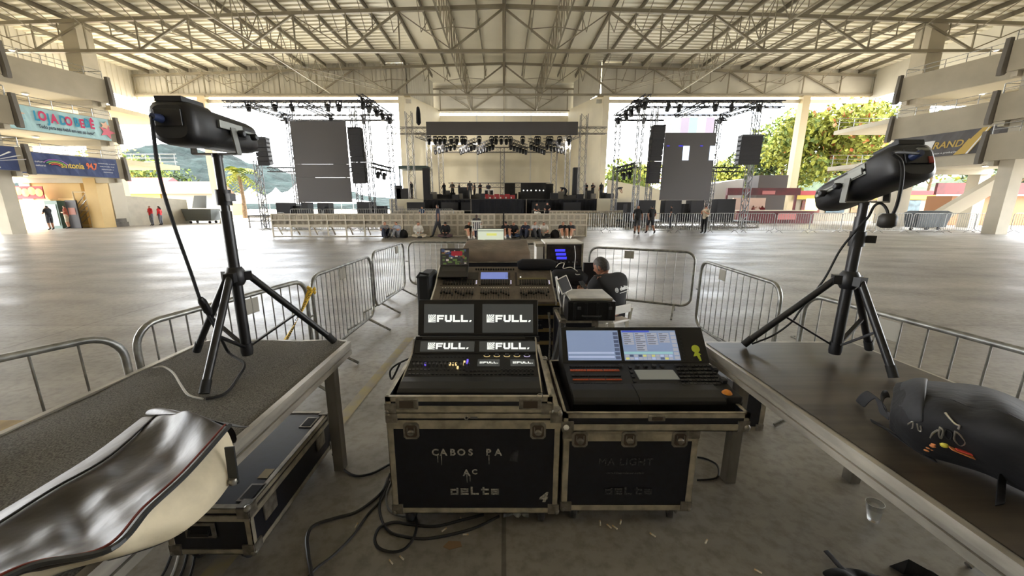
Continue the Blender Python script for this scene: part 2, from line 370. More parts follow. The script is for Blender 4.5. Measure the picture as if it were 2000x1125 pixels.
# stands: stepped concrete balconies with fins, three levels
fin_m = mat('fin_grey', (100,95,88), .8)
haz = mat('hazard_black', (40,36,30), .7)
under = mat('soffit', (204,196,176), .8)
LV = {'left': ((3.65,5.05,'lowest'), (6.3,7.85,'middle'), (9.0,10.6,'top')), 'right': ((4.25,5.75,'lowest'), (6.45,7.95,'middle'), (9.1,10.7,'top'))}
for s, sd in ((-1,'left'), (1,'right')):
    for z0, z1, lv in LV[sd]:
        for bay, (xa, ya, xb, yb) in (('far', (29.0,30.1,30.5,24.0)), ('near', (28.6,23.7,30.2,17.6))):
            if sd == 'left' and lv == 'lowest': xa -= .0
            t = thing('balcony', f'{lv} concrete balcony of the {sd} stand, {bay} bay', 'balcony', (xa*s, ya, 0), 0, f'{sd} stand balconies')
            def pr(p0, p1, w, za, zb_, mm, nm):
                (x0,y0), (x1,y1) = p0, p1; dx, dy = x1-x0, y1-y0; l = math.hypot(dx,dy); n = (-dy/l*w*s, dx/l*w*s)
                if n[0]*s < 0: n = (-n[0], -n[1])
                mb = MB(); mb.hexa([(x0,y0,za),(x1,y1,za),(x1+n[0],y1+n[1],za),(x0+n[0],y0+n[1],za),(x0,y0,zb_),(x1,y1,zb_),(x1+n[0],y1+n[1],zb_),(x0+n[0],y0+n[1],zb_)], mm)
                return mb.build(nm, t)
            A, B = (xa*s, ya), (xb*s, yb)
            pr(A, B, .25, z0, z1, conc, 'fascia')
            pr((A[0]+.3*s, A[1]), (B[0]+.3*s, B[1]), 6.0, z0+.02, z0+.3, under, 'floor_slab')
            m = MB(); w = 5.6
            m.hexa([(A[0]+.3*s,A[1]-.3,z0-.28),(A[0]+w*s,A[1]-.3,z0-.28),(A[0]+w*s,A[1],z0-.28),(A[0]+.3*s,A[1],z0-.28),(A[0]+.3*s,A[1]-.3,z0),(A[0]+w*s,A[1]-.3,z0),(A[0]+w*s,A[1],z0),(A[0]+.3*s,A[1],z0)], conc)
            m.build('end_beam', t)
            m = MB()
            for k in range(12): m.box2(((xa+1.9+k*.3)*s,ya-.32,z0-.24), ((xa+2.08+k*.3)*s,ya-.3,z0-.06), haz)
            o = m.build('hazard_marking', t); o['label'] = 'row of black squares'
            hh = z1-z0+.35
            poly = [(-.1,0),(.12,0),(.24,.15),(.3,.45),(.2,hh),(-.02,hh),(-.12,.35)]
            m = MB(); m.prism([(x*s, y) for x, y in poly], .22, fin_m, frame((xa*s-.15*s,ya+.25,z0-.15), (1,0,0), (0,0,1))); o = m.build('fin', t); o['label'] = 'dark grey end fin'
            m = MB()
            dx, dy = B[0]-A[0], B[1]-A[1]
            for k in range(7): p = (A[0]+.15*s+dx*k/6, A[1]+dy*k/6); m.tube([(p[0],p[1],z1), (p[0],p[1],z1+.55)], .025, galv, 5)
            for zz in (.28, .55): m.tube([(A[0]+.15*s,A[1],z1+zz), (B[0]+.15*s,B[1],z1+zz)], .022, galv, 5)
            m.tube([(A[0]+.15*s,A[1],z1+.55), (A[0]+3*s,A[1]+.1,z1+.55)], .022, galv, 5)
            m.build('railing', t)
    # rear frame and raking stairs of the stand
    m = MB()
    for Y in (29.6, 23.4):
        for z0, z1, lv in LV[sd]: m.bar((29.5*s,Y,z0-.15), (36.4*s,Y,z0-.15), .5, .35, conc)
    for Y in (30.0, 23.6): m.box2((36.2*s-.4,Y-.4,0), (36.2*s+.4,Y+.4,12), conc)
    for i, (z0, z1, lv) in enumerate(LV[sd][:2]):
        zt = LV[sd][i+1][0]
        m.bar((34.6*s,22.4,z1-.9), (34.6*s,29.2,zt+.1), 1.7, .35, under)
    if s > 0: m.bar((33.2*s,30.4,.1), (33.2*s,25.0,LV[sd][0][0]), 1.6, .3, under)
    else:
        for k in range(9): m.box2((-32.1+k*.14,30.3,0), (-31.96+k*.14,31.6,2.6-k*.28), conc_d)
    tag(m.build('stair_frame'), f'concrete frame and raking stairs inside the {sd} stand', 'stairs', None, 'structure')
    # walkway beyond the stand
    m = MB()
    for z in (5.3, 9.3) if s < 0 else (5.2, 8.4):
        m.box2((30.6*s,31.8,z-.35), (36.3*s,37.4,z), cream_col if s < 0 else conc)
        for Y in (31.9, 37.2):
            for zz in (.35, .7, 1.05): m.tube([(30.6*s,Y,z+zz), (36.3*s,Y,z+zz)], .025, galv, 5)
            for k in range(5): x = (30.8+k*1.35)*s; m.tube([(x,Y,z), (x,Y,z+1.05)], .025, galv, 5)
    tag(m.build('walkway'), f'raised open walkway with rails beyond the {sd} stand', 'walkway')
    for Y, X, z in ((27.5,32,8.95), (27.5,32,6.25), (26.0,31.6,3.6 if s < 0 else 4.2), (22,31,8.95), (29.5,34.5,12.3)):
        t = thing('ceiling_lamp', f'small bright round lamp under the {sd} stand at height {z:.0f} metres' if False else f'small glowing round lamp under the {sd} stand, ' + ('top level far bay' if (Y,z)==(27.5,8.95) else 'middle level' if z==6.25 else 'near bay' if Y==22 else 'high behind the top balcony' if z > 12 else 'lowest level'), 'lamp', (X*s,Y,z))
        m = MB(); m.lathe([(.16,-.02),(.2,.03),(.05,.06)], white, 12, Matrix.Translation((X*s,Y,z))); m.build('housing', t)
        m = MB(); m.lathe([(.001,-.06),(.1,-.05),(.14,-.02)], mat('lamp_glow', (255,244,224), emit=9), 12, Matrix.Translation((X*s,Y,z))); m.build('bulb', t)

# banners on the left stand
def on_fascia(px0, px1, z0, z1, lv, sd='left', bay='far', out=.04):
    s = -1 if sd == 'left' else 1
    (xa, ya, xb, yb) = (29.0,30.1,30.5,24.0) if bay == 'far' else (28.6,23.7,30.2,17.6)
    A, B = V((xa*s,ya,0)), V((xb*s,yb,0)); d = (B-A).normalized(); n = V((d.y,-d.x,0))
    if n.x*s > 0: n = -n
    return A, B, d, n
def banner(lv, bay, mm, label, sd='left', t0=.35, t1=5.9, pad=.03, zz=None):
    z0, z1 = zz or LV[sd][{'lowest':0,'middle':1,'top':2}[lv]][:2]
    A, B, d, n = on_fascia(0,0,0,0,lv,sd,bay)
    t = thing('banner', label, 'banner', A+d*t0+V((0,0,z0)))
    m = MB(); p, q = A+d*t0+n*.05, A+d*t1+n*.05
    k = 24; vs = []; fs = []
    for i in range(k+1):
        for j in range(4):
            u = p.lerp(q, i/k)+n*(.02*math.sin(i*1.7+j)*math.sin(j*1.3)); vs.append((u.x,u.y,z0+pad+(z1-z0-2*pad)*j/3-.04*math.sin(PI*i/k)*(j == 3)))
    for i in range(k):
        for j in range(3): fs.append((i*4+j, (i+1)*4+j, (i+1)*4+j+1, i*4+j+1))
    vs2 = [V(v)-n*.015 for v in vs]
    m.add(vs, fs, mm); m.add(vs2, [f[::-1] for f in fs], mm); m.build('sheet', t)
    def place(u, z): return frame(A+d*u+n*.085+V((0,0,z)), -d if sd == 'left' else d, (0,0,1))
    return t, place, z0, z1
def U(px, py, bay='far', sd='left'):
    A, B, d, n = on_fascia(0,0,0,0,'',sd,bay); r = ray(px,py); q = A+n*.08
    return (r.x*q.y-r.y*q.x)/(d.x*r.y-d.y*r.x)
sky_b = mat('banner_sky', (176,214,222), .6); 
t, pl, z0, z1 = banner('middle', 'far', sky_b, 'pale blue baby shop banner on the middle balcony of the left stand', t0=.35, t1=5.85)
cyan, pink = mat('letter_cyan', (40,150,190), .5), mat('letter_pink', (214,60,110), .5)
Lw = 5.5
s_ = 'LOJA DO BEBÊ'; u0, u1 = U(64,222), U(186,238); du = (u0-u1)/11.4; u = u0
for i, ch in enumerate(s_):
    if ch == ' ': u -= du*.55; continue
    o = text(ch, .78, cyan if i in (0,2,5,8,10) else pink, pl(u-du*.5, z0+.95+.05*math.sin(i*2)), t, 'letter', sx=.62, off=.03)
    u -= du
text('“Tudo para seu bebê em um só lugar”', .31, mat('letter_navy', (44,60,84), .5), pl((U(64,240)+U(190,255))/2, z0+.36), t, sx=.62, off=.006)
star = lambda r0, r1, n: [((r0 if i % 2 else r1)*math.cos(i*PI/n), (r0 if i % 2 else r1)*math.sin(i*PI/n)) for i in range(2*n)]
m = MB(); m.prism(star(.22,.5,5), .01, mat('blob_pink', (226,120,140), .5), pl(.55, z0+.62)); m.prism(star(.15,.3,5), .01, mat('blob_peach', (240,196,170), .5), pl(.6, z0+1.05)); m.build('emblem', t)
m = MB(); m.prism(star(.25,.5,5), .01, mat('blob_blue', (150,196,214), .5), pl(5.2, z0+.7)); m.prism(star(.15,.34,6), .01, MC['blob_peach'], pl(5.0, z0+1.0)); m.build('emblem', t)
navy = mat('banner_navy', (62,78,128), .6, noise=(.6,.12))
t, pl, z0, z1 = banner('lowest', 'far', navy, 'blue radio banner on the lowest balcony of the left stand, far bay', t1=5.9)
text('sintonia', .54, mat('letter_gold', (226,196,90), .5), pl(U(142,325), z0+.68), t, off=.012, sx=.72)
text('94,7', .56, mat('letter_orange', (236,120,70), .5), pl(U(180,328), z0+.72), t, off=.02, sx=.62)
m = MB()
for i, mm in enumerate((mat('arc_red', (226,80,90), .5), MC['letter_gold'], mat('arc_green', (110,190,120), .5), mat('arc_violet', (150,100,190), .5))):
    r = .16+.09*i; a0 = .3
    pts = [(r*1.5*math.cos(a0+k*.25), r*math.sin(a0+k*.25)) for k in range(10)]
    P = pl(U(109,326), z0+.55); m.tube([P@V((x,y,.01)) for x, y in pts], .032, mm, 5)
m.build('emblem', t)
wl = mat('letter_white', (232,234,236), .5)
for k in range(4): text('comunicação e eventos'[:19-k*3], .12, wl, pl(U(210,330), z0+1.0-.2*k), t)
for k in range(2): text('apoio cultural', .16, wl, pl(U(70,318), z0+.8-.24*k), t)
t, pl, z0, z1 = banner('lowest', 'near', navy, 'blue banner with white rays on the lowest balcony of the left stand, near bay', t0=.3, t1=6.6)
m = MB()
for k in range(9): m.prism([(0,0),(1.1*math.cos(.35+k*.3)*1.6,.75*math.sin(.35+k*.3)),(1.1*math.cos(.42+k*.3)*1.6,.75*math.sin(.42+k*.3))], .008, wl, pl(1.5, z0+.45))
m.build('emblem', t)
for k in range(3): text('produções e eventos', .2, wl, pl(1.9, z0+.62-.22*k), t)
t, pl, z0, z1 = banner('lowest', 'far', mat('banner_grey', (92,90,92), .6, noise=(.8,.2)), 'grey banner with gold slashes on the lowest balcony of the right stand', 'right', t0=.25, t1=6.0, zz=(4.9,6.5))
gold = mat('letter_dull_gold', (196,166,84), .5)
uu = lambda x: U(x,308,'far','right')
text('VARANDAS', .6, gold, pl(uu(1843), z0+.74), t, off=.01, shear=.2, sx=.9)
m = MB(); m.prism([(-.3,.35),(.3,.35),(.12,-.4),(-.12,-.4)], .01, wl, pl(uu(1809), z0+.75)); m.prism([(-.5,-.75),(.2,-.75),(1.0,.75),(.6,.75)], .01, gold, pl(uu(1880), z0+.8)); m.prism([(-.1,-.75),(.0,-.75),(.75,.75),(.7,.75)], .012, wl, pl(uu(1887), z0+.8))
m.build('emblem', t)
text('eventos e produções', .17, wl, pl(uu(1840), z0+.24), t)
for bay, u in (('far', 1.0), ('near', 5.1)):
    A, B, d, n = on_fascia(0,0,0,0,'', 'right', bay)
    p = A+d*u+n*.06
    t = thing('exit_sign', 'small green exit sign on the lowest right balcony, ' + ('below the grey banner' if bay == 'far' else 'near bay at the picture edge'), 'sign', p+V((0,0,4.4)))
    m = MB(); m.box(p+V((0,0,4.58 if bay == 'far' else 5.0)), (.05,.75,.36), mat('sign_green', (70,140,100), .5), Matrix.Rotation(math.atan2(d.y,d.x)-PI/2, 3, 'Z')); m.build('board', t)
    text('SAÍDA', .22, wl, frame(p+n*.04+V((0,0,4.58 if bay == 'far' else 5.0)), d, (0,0,1)), t)

# ground floor under the left stand
m = MB(); m.box2((-36,29.7,0), (-32.1,29.95,3.6), cream); struct(m, 'wall_left_ground', 'cream painted wall under the left stand')
m = MB(); m.box2((-33.9,29.6,0), (-32.7,29.69,2.2), mat('door_cream', (224,196,136), .6)); 
o = struct(m, 'door_1', 'plain cream door in the wall under the left stand'); m = MB(); m.box2((-33.75,29.54,1.0), (-33.65,29.6,1.1), galv); m.build('door_handle', o)
m = MB(); m.box2((-31.4,29.3,0), (-30.5,30.2,3.7), cream); struct(m, 'column_cream', 'cream column at the far corner of the left stand')
t = thing('gate', 'metal frame gate across the stair under the left stand', 'gate', (-32.0,29.3,0))
m = MB()
for x in (-33.9+1.5, -31.45): m.tube([(x,29.35,0),(x,29.35,2.7)], .05, cream_col, 6)
for z in (.2, 1.3, 2.65): m.tube([(-32.4,29.35,z),(-31.45,29.35,z)], .04, cream_col, 6)
m.build('frame', t)
m = MB()
for k in range(5): m.tube([(-32.3,29.35,.3+k*.35),(-31.5,29.35,.9+k*.4)], .025, galv, 5)
m.build('infill', t)
m = MB(); a, b = (-31.9,30.6), (-30.2,37.0)
m.hexa([(a[0],a[1],0),(b[0],b[1],0),(b[0]-.3,b[1],0),(a[0]-.3,a[1],0),(a[0],a[1],2.55),(b[0],b[1],2.2),(b[0]-.3,b[1],2.2),(a[0]-.3,a[1],2.55)], mat('block_wall', (190,184,170), .85, noise=(2,.06)))
struct(m, 'wall_block', 'low white block wall beyond the left stand')
# ================================================================ people
SK = mat('skin', (186,134,108), .55); SK2 = mat('skin_tan', (150,104,80), .55); SK3 = mat('skin_pale', (214,168,144), .55)
HB = mat('hair_black', (24,20,19), .55); HBR = mat('hair_brown', (64,44,34), .55); HG = mat('hair_grey', (84,80,78), .6, noise=(60,.35))
def cloth(n, rgb): return mat('cloth_'+n, rgb, .85, noise=(6,.18))
BK = cloth('black', (27,27,31)); NV = cloth('navy', (36,42,62)); WH = cloth('white', (226,222,214)); GR = cloth('grey', (142,142,146)); RD = cloth('red', (206,40,48))
JN = cloth('jeans', (74,96,132)); KH = cloth('khaki', (170,152,124)); BE = cloth('beige', (204,190,168)); DG = cloth('dark_grey', (58,58,64)); BL = cloth('blue', (70,88,120))
SHOE = mat('shoe_dark', (30,28,28), .6); SHOEW = mat('shoe_white', (220,216,210), .6)
BASEJ = {'pel':(0,0,.96,.152),'sp':(0,.005,1.13,.148),'ch':(0,0,1.33,.165),'nk':(0,0,1.475,.056),'hd':(0,.02,1.565,.082),'ht':(0,.015,1.665,.078),
 'shL':(-.175,0,1.40,.075),'elL':(-.25,-.02,1.14,.052),'wrL':(-.24,.06,.90,.033),'haL':(-.235,.09,.81,.036),
 'hpL':(-.095,0,.90,.112),'knL':(-.105,.03,.50,.078),'anL':(-.10,-.01,.09,.054),'toL':(-.115,.15,.04,.04)}
EDG = [('pel','sp'),('sp','ch'),('ch','nk'),('nk','hd'),('hd','ht'),('ch','shL'),('shL','elL'),('elL','wrL'),('wrL','haL'),('pel','hpL'),('hpL','knL'),('knL','anL'),('anL','toL')]
def full(ov):
    j = dict(BASEJ)
    for k in list(j):
        if k.endswith('L'): x,y,z,r = j[k]; j[k[:-1]+'R'] = (-x,y,z,r)
    for k, v in ov.items():
        ks = [k]
        if k.endswith('B'): ks = [k[:-1]+'L', k[:-1]+'R']
        for kk in ks:
            x, y, z = v[:3]
            if k.endswith('B') and kk.endswith('L'): x = -x
            j[kk] = (x, y, z, v[3] if len(v) > 3 else j[kk][3] if kk in j else .05)
    return j
POSES = {
 'stand': {}, 'fold': {'elB':(.25,.02,1.16),'wrB':(.06,.2,1.17),'haB':(-.06,.2,1.19)},
 'walk': {'knL':(-.1,.22,.52),'anL':(-.1,.26,.1),'toL':(-.11,.42,.06),'knR':(.1,-.02,.5),'anR':(.1,-.3,.14),'toR':(.11,-.17,.04),'wrL':(-.24,-.1,.9),'haL':(-.24,-.12,.82),'wrR':(.24,.2,.95),'haR':(.24,.26,.88)},
 'stride': {'knL':(-.1,.16,.52),'anL':(-.1,.3,.09),'toL':(-.11,.45,.05),'knR':(.1,-.06,.5),'anR':(.1,-.22,.1),'toR':(.11,-.08,.04),'wrB':(.27,-.02,.92),'haB':(.27,.0,.83)},
 'phone': {'elB':(.24,.04,1.16),'wrB':(.1,.26,1.3),'haB':(.05,.3,1.38)},
 'reach': {'elR':(.26,.15,1.38),'wrR':(.24,.36,1.5),'haR':(.24,.44,1.55),'elL':(-.25,.06,1.15),'wrL':(-.18,.26,1.1),'haL':(-.16,.34,1.1)},
 'bend': {'pel':(0,-.1,.93),'sp':(0,.06,1.06),'ch':(0,.26,1.12),'nk':(0,.4,1.13),'hd':(0,.48,1.13),'ht':(0,.56,1.1),'shB':(.16,.3,1.12),'elB':(.2,.36,.86),'wrB':(.14,.46,.66),'haB':(.12,.5,.58),'hpB':(.09,-.1,.88),'knB':(.1,.0,.5)},
 'knees': {'pel':(0,0,.13),'sp':(0,.0,.30),'ch':(0,.04,.50),'nk':(0,.08,.64),'hd':(0,.12,.72),'ht':(0,.12,.82),'shB':(.165,.07,.57),'elB':(.24,.22,.40),'wrB':(.12,.36,.48),'haB':(.05,.4,.49),'hpB':(.09,.03,.11),'knB':(.13,.36,.46),'anB':(.12,.56,.08),'toB':(.13,.7,.04)},
 'cross': {'pel':(0,0,.13),'sp':(0,.0,.30),'ch':(0,.05,.50),'nk':(0,.1,.63),'hd':(0,.15,.70),'ht':(0,.17,.80),'shB':(.165,.07,.57),'elB':(.22,.16,.33),'wrB':(.1,.32,.28),'haB':(.04,.36,.28),'hpB':(.09,.04,.11),'knB':(.36,.26,.14),'anB':(-.02,.4,.07),'toB':(-.12,.42,.06)},
 'chair': {'pel':(0,0,.5),'sp':(0,.0,.68),'ch':(0,.03,.9),'nk':(0,.05,1.04),'hd':(0,.08,1.12),'ht':(0,.08,1.22),'shB':(.165,.04,.97),'elB':(.22,.06,.7),'wrB':(.14,.26,.66),'haB':(.08,.32,.66),'hpB':(.09,.04,.48),'knB':(.1,.45,.46),'anB':(.1,.45,.08),'toB':(.11,.6,.04)},
}
PM = {}
def pose_mesh(pose, long_hair=False):
    key = (pose, long_hair)
    if key in PM: return PM[key]
    j = full(POSES[pose]); E2 = []
    for a, b in EDG:
        E2.append((a, b))
        if b.endswith('L'): E2.append((a[:-1]+'R' if a.endswith('L') else a, b[:-1]+'R'))
    if long_hair:
        x,y,z,r = j['ht']; hx, hy, hz, hr = j['hd']; cx, cy, cz, cr = j['ch']
        j['h1'] = (hx, hy-.09, hz, .06); j['h2'] = (cx, cy-.15, cz+.02, .06); E2 += [('ht','h1'),('h1','h2')]
    names = list(j); idx = {n: i for i, n in enumerate(names)}
    me = bpy.data.meshes.new('pose'); me.from_pydata([j[n][:3] for n in names], [(idx[a], idx[b]) for a, b in E2], [])
    o = bpy.data.objects.new('pose', me); C.objects.link(o)
    o.modifiers.new('s', 'SKIN'); sv = me.skin_vertices[0].data
    for n in names: sv[idx[n]].radius = (j[n][3], j[n][3]*(.8 if n in ('ch','sp','pel') else 1)); sv[idx[n]].use_root = n == 'pel'
    sb = o.modifiers.new('u', 'SUBSURF'); sb.levels = 1; sb.render_levels = 1
    bpy.context.view_layer.update()
    dg = bpy.context.evaluated_depsgraph_get()
    out = bpy.data.meshes.new_from_object(o.evaluated_get(dg)); bpy.data.objects.remove(o)
    segs = []
    for a, b in E2: segs.append((V(j[a][:3]), V(j[b][:3]), j[a][3], j[b][3], a, b))
    roles = []
    hd, ht = V(j['hd'][:3]), V(j['ht'][:3]); up = (ht-hd).normalized(); fw = V((0,1,0)); fw = (fw-up*fw.dot(up)).normalized()
    for p in out.polygons:
        c = p.center; best = None
        for a, b, ra, rb, na, nb in segs:
            d = b-a; t = max(0, min(1, (c-a).dot(d)/d.length_squared)); q = (c-(a+d*t)).length-(ra*(1-t)+rb*t)
            if best is None or q < best[0]: best = (q, nb, t)
        nb, t = best[1], best[2]; k = nb[:2]
        if nb in ('h1','h2'): role = 'hair'
        elif nb in ('hd','ht','nk'):
            rel = c-hd; u, f = rel.dot(up), rel.dot(fw)
            role = 'hair' if (u > .085 or (f < .045 and u > .03) or (f < .0 and u > -.03)) else 'skin'
            if nb == 'nk' and t < .6: role = 'shirt'
        elif k in ('sp','ch','sh'): role = 'shirt'
        elif k == 'el': role = 'shirt' if t < .65 else 'arm'
        elif k in ('wr','ha'): role = 'arm' if k == 'wr' else 'skin'
        elif k == 'hp': role = 'pants'
        elif k == 'kn': role = 'pants'
        elif k == 'an': role = 'shin' if t < .85 else 'shoe'
        else: role = 'shoe'
        roles.append(role)
    PM[key] = (out, roles); return PM[key]
def person(label, loc, rz, pose='stand', shirt=BK, pants=DG, hair=HB, skin=SK, shoe=SHOE, sleeves=False, shorts=False, long_hair=False, scale=1, group=None):
    me, roles = pose_mesh(pose, long_hair); me = me.copy(); me.materials.clear()
    ms = [skin, shirt, pants, hair, shoe]
    for m_ in ms: me.materials.append(m_)
    R = {'skin':0,'shirt':1,'pants':2,'hair':3,'shoe':4,'arm':1 if sleeves else 0,'shin':0 if shorts else 2}
    me.polygons.foreach_set('material_index', [R[r] for r in roles]); me.polygons.foreach_set('use_smooth', [True]*len(roles))
    o = bpy.data.objects.new('person', me); C.objects.link(o); o.location = loc; o.rotation_euler = (0,0,rz); o.scale = (scale,)*3
    return tag(o, label, 'person', group)
FACE = PI                                # facing the viewer
# the row waiting on the floor in front of the pit fence
def onfloor(px, Y=20.15): p = AY(px, 460, Y); return (p.x, Y, 0)
sit = [
 (752,'knees','person in light grey shirt and dark trousers sitting leftmost in the fence row',GR,NV,HB,False,False,.5),
 (778,'knees','person in pale blue-grey shirt sitting beside a bag, second in the fence row',cloth('pale_blue',(160,168,184)),GR,HB,False,False,-.5),
 (817,'cross','person in white jacket sitting alone by the fence left of the walking man',WH,BE,HBR,True,False,.4),
 (871,'cross','long-haired person in black sitting cross-legged on floor just right of the walking man',BK,cloth('plum',(92,70,72)),HB,True,False,0),
 (916,'knees','dark-haired person in black with bare shins sitting beside the white plastic chair',BK,KH,HB,False,True,.3),
 (987,'knees','long-haired person in black sitting at left end of the group right of the monitor',BK,KH,HB,False,True,.2),
 (1003,'cross','person in black T-shirt and jeans sitting in the group right of the monitor',BK,JN,HB,False,False,0),
 (1027,'knees','bare-headed person in navy vest with raised knees in the middle of the seated group',NV,NV,HBR,False,False,-.3),
 (1043,'knees','dark-haired person in printed white top and dark trousers in the seated group',cloth('printed',(198,198,200)),DG,HB,False,False,.3),
 (1062,'cross','person in white T-shirt and black trousers sitting cross-legged in the group',WH,BK,HBR,False,False,-.2),
 (1098,'knees','person in black T-shirt and beige shorts hugging knees near right end of the fence',BK,BE,HB,False,True,.1),
 (1115,'knees','person in black shirt and cap bending over at the right end of the fence row',DG,KH,HB,False,True,-.4)]
for px, pose, lab, sh, pa, ha, sl, sho, r in sit:
    person(lab, onfloor(px), FACE+r, pose, sh, pa, ha, SK, SHOEW if sho else SHOE, sl, sho, ha is HB and 'long' in lab, 1.04)
def at_floor(px, py): p = G(px, py); return (p.x, p.y, 0)
person('man in dark T-shirt and cap walking left in front of the pit fence', at_floor(857,464), PI/2+.1, 'stride', NV, DG, HB, SK2, scale=1.03)
person('man in black with open collar walking, left one of the walking pair', at_floor(1243,458), FACE-.3, 'walk', BK, DG, HBR, SK2, shorts=True)
person('man in black seen from behind walking away, right of the pair on the right side', at_floor(1270,457), .2, 'walk', BK, DG, HB, SK2, shorts=True)
person('woman in pale top and black trousers standing with a raised phone at the right barriers', at_floor(1374,456), PI/2+.5, 'phone', BE, BK, HBR, SK, long_hair=True, scale=.99)
person('woman in red top and grey jeans with folded arms by the white block wall', at_floor(299,441), FACE-.3, 'fold', RD, cloth('grey_jeans',(112,116,128)), HB, SK, sleeves=True, scale=.98)
person('woman in red top turned sideways beside the other red-shirted woman', at_floor(316,440), PI-1.4, 'stand', RD, MC['cloth_grey_jeans'], HB, SK, sleeves=True, long_hair=True, scale=.97)
person('man in black T-shirt and shorts standing before the kiosk under the left stand', (-31.4,26.6,0), PI/2, 'reach', BK, DG, HB, SK2, shorts=True)
person('person in reddish shirt and beige shorts standing nearer the drinks case at the kiosk', (-32.0,28.2,0), PI/2+.6, 'fold', cloth('rust',(178,96,82)), BE, HBR, SK, shorts=True)
person('person in bright red shirt and dark shorts walking by the right barriers', (32.5,25.6,0), FACE-.3, 'walk', cloth('bright_red',(226,52,40)), DG, HB, SK2, shorts=True)
person('second person in red shirt just behind, at the right edge by the barriers', (33.5,26.4,0), FACE+.2, 'stand', MC['cloth_bright_red'], DG, HB, SK, shorts=True)

# ================================================================ yard beyond the hall
def leaf_mat(n, a, b):
    m = mat(n, a, .75, noise=(1.2,.5), rgb2=b, spec=.15); return m
GREEN = leaf_mat('leaf_green', (84,98,42), (56,68,30)); OLIVE = leaf_mat('leaf_olive', (128,130,54), (92,98,42)); DARKG = leaf_mat('leaf_dark', (46,57,36), (30,40,26)); ORANGE = mat('blossom_orange', (150,84,42), .7)
BARK = mat('bark', (104,84,62), .9, noise=(6,.3))
def tree(label, x, y, h, r, leaf, n=1500, leaf2=None, name='leafy_tree', tr=.2, z0=0, seed=1, ls=.5):
    rn = random.Random(seed); t = thing(name, label, 'tree', (x,y,z0))
    m = MB(); m.tube([(x,y,z0),(x+.2,y,z0+h*.35),(x-.1,y,z0+h*.7)], [tr,tr*.8,tr*.3], BARK, 8)
    for k in range(4):
        a = k*1.6+seed; m.tube([(x+.1,y,z0+h*(.3+.06*k)),(x+r*.5*math.cos(a),y+r*.5*math.sin(a),z0+h*(.6+.05*k))], [tr*.5,tr*.15], BARK, 6)
    m.build('trunk', t)
    blobs = []
    for k in range(9):
        a = rn.uniform(0,2*PI); q = rn.uniform(.1,.75)*r; zz = z0+h*rn.uniform(.45,.88)
        blobs.append((x+q*math.cos(a), y+q*math.sin(a), zz, r*rn.uniform(.35,.6)))
    blobs.append((x, y, z0+h*.8, r*.6))
    m = MB()
    for k in range(n):
        bx, by, bz, br = rn.choice(blobs)
        d = V((rn.gauss(0,1), rn.gauss(0,1), rn.gauss(0,1)*.8)).normalized(); p = V((bx,by,bz))+d*br*rn.uniform(.7,1.05)
        u = (d+V((rn.gauss(0,.6),rn.gauss(0,.6),rn.gauss(0,.6)))).normalized(); a = u.orthogonal().normalized(); b = u.cross(a); s = ls*rn.uniform(.5,1.1)
        th = rn.uniform(0,PI); a, b = a*math.cos(th)+b*math.sin(th), b*math.cos(th)-a*math.sin(th)
        mm = leaf2 if (leaf2 and rn.random() < (.07 if leaf2 is ORANGE else .25)) else leaf
        m.add([p-a*s*.5, p-b*s*.3+u*s*.1, p+a*s*.5, p+b*s*.3+u*s*.1], [(0,1,2,3)], mm)
    m.build('foliage', t)
    return t
for k, (px, Y, h, r, lf, l2, lab) in enumerate([
 (1478,62,12.5,4.5,DARKG,OLIVE,'dark green tree left of the right hall column, beyond the red booth'),
 (1515,58,15,5.0,GREEN,OLIVE,'tall rounded green tree behind the small line array on the right'),
 (1545,52,13,4.2,OLIVE,GREEN,'light yellow-green tree just left of the right cream column'),
 (1600,50,14.5,5.2,OLIVE,ORANGE,'yellow-green tree with orange blossoms just right of the right column'),
 (1655,54,15.5,5.5,GREEN,ORANGE,'tall green tree with scattered orange blossoms behind the right walkway'),
 (1720,52,14,5.5,OLIVE,ORANGE,'broad yellowish tree with orange blossoms behind the right followspot'),
 (1800,56,15,6,GREEN,OLIVE,'green tree seen between the balconies of the right stand'),
 (1880,50,13,6,OLIVE,GREEN,'yellow-green tree behind the middle of the right stand'),
 (1960,46,12,6,DARKG,OLIVE,'dark tree behind the near part of the right stand'),
 (1420,66,9.5,4.2,OLIVE,GREEN,'low pale tree behind the right screen tower'),
 (1340,70,7.5,4.5,OLIVE,GREEN,'low yellow-green tree seen under the lit panels of the right screen'),
 (1245,64,8,4,OLIVE,ORANGE,'small pale green tree right of the stage wall, beside the right tower'),
 (1205,60,8.2,3.6,GREEN,OLIVE,'small green tree touching the right edge of the stage wall'),
 (225,70,11.5,5,OLIVE,GREEN,'feathery yellow-green tree behind the left walkway'),
 (290,64,9,5.5,GREEN,OLIVE,'rounded green tree behind the red roof on the left'),
 (340,80,8.5,5,DARKG,GREEN,'dark low tree at the foot of the hill, left of the hall column')]):
    p = AY(px, 420, Y); tree(lab, p.x, Y, h, r, lf, 3400 if px > 1400 and px < 1780 else 1300, l2, seed=k+3, ls=.75 if px > 1400 else .8)
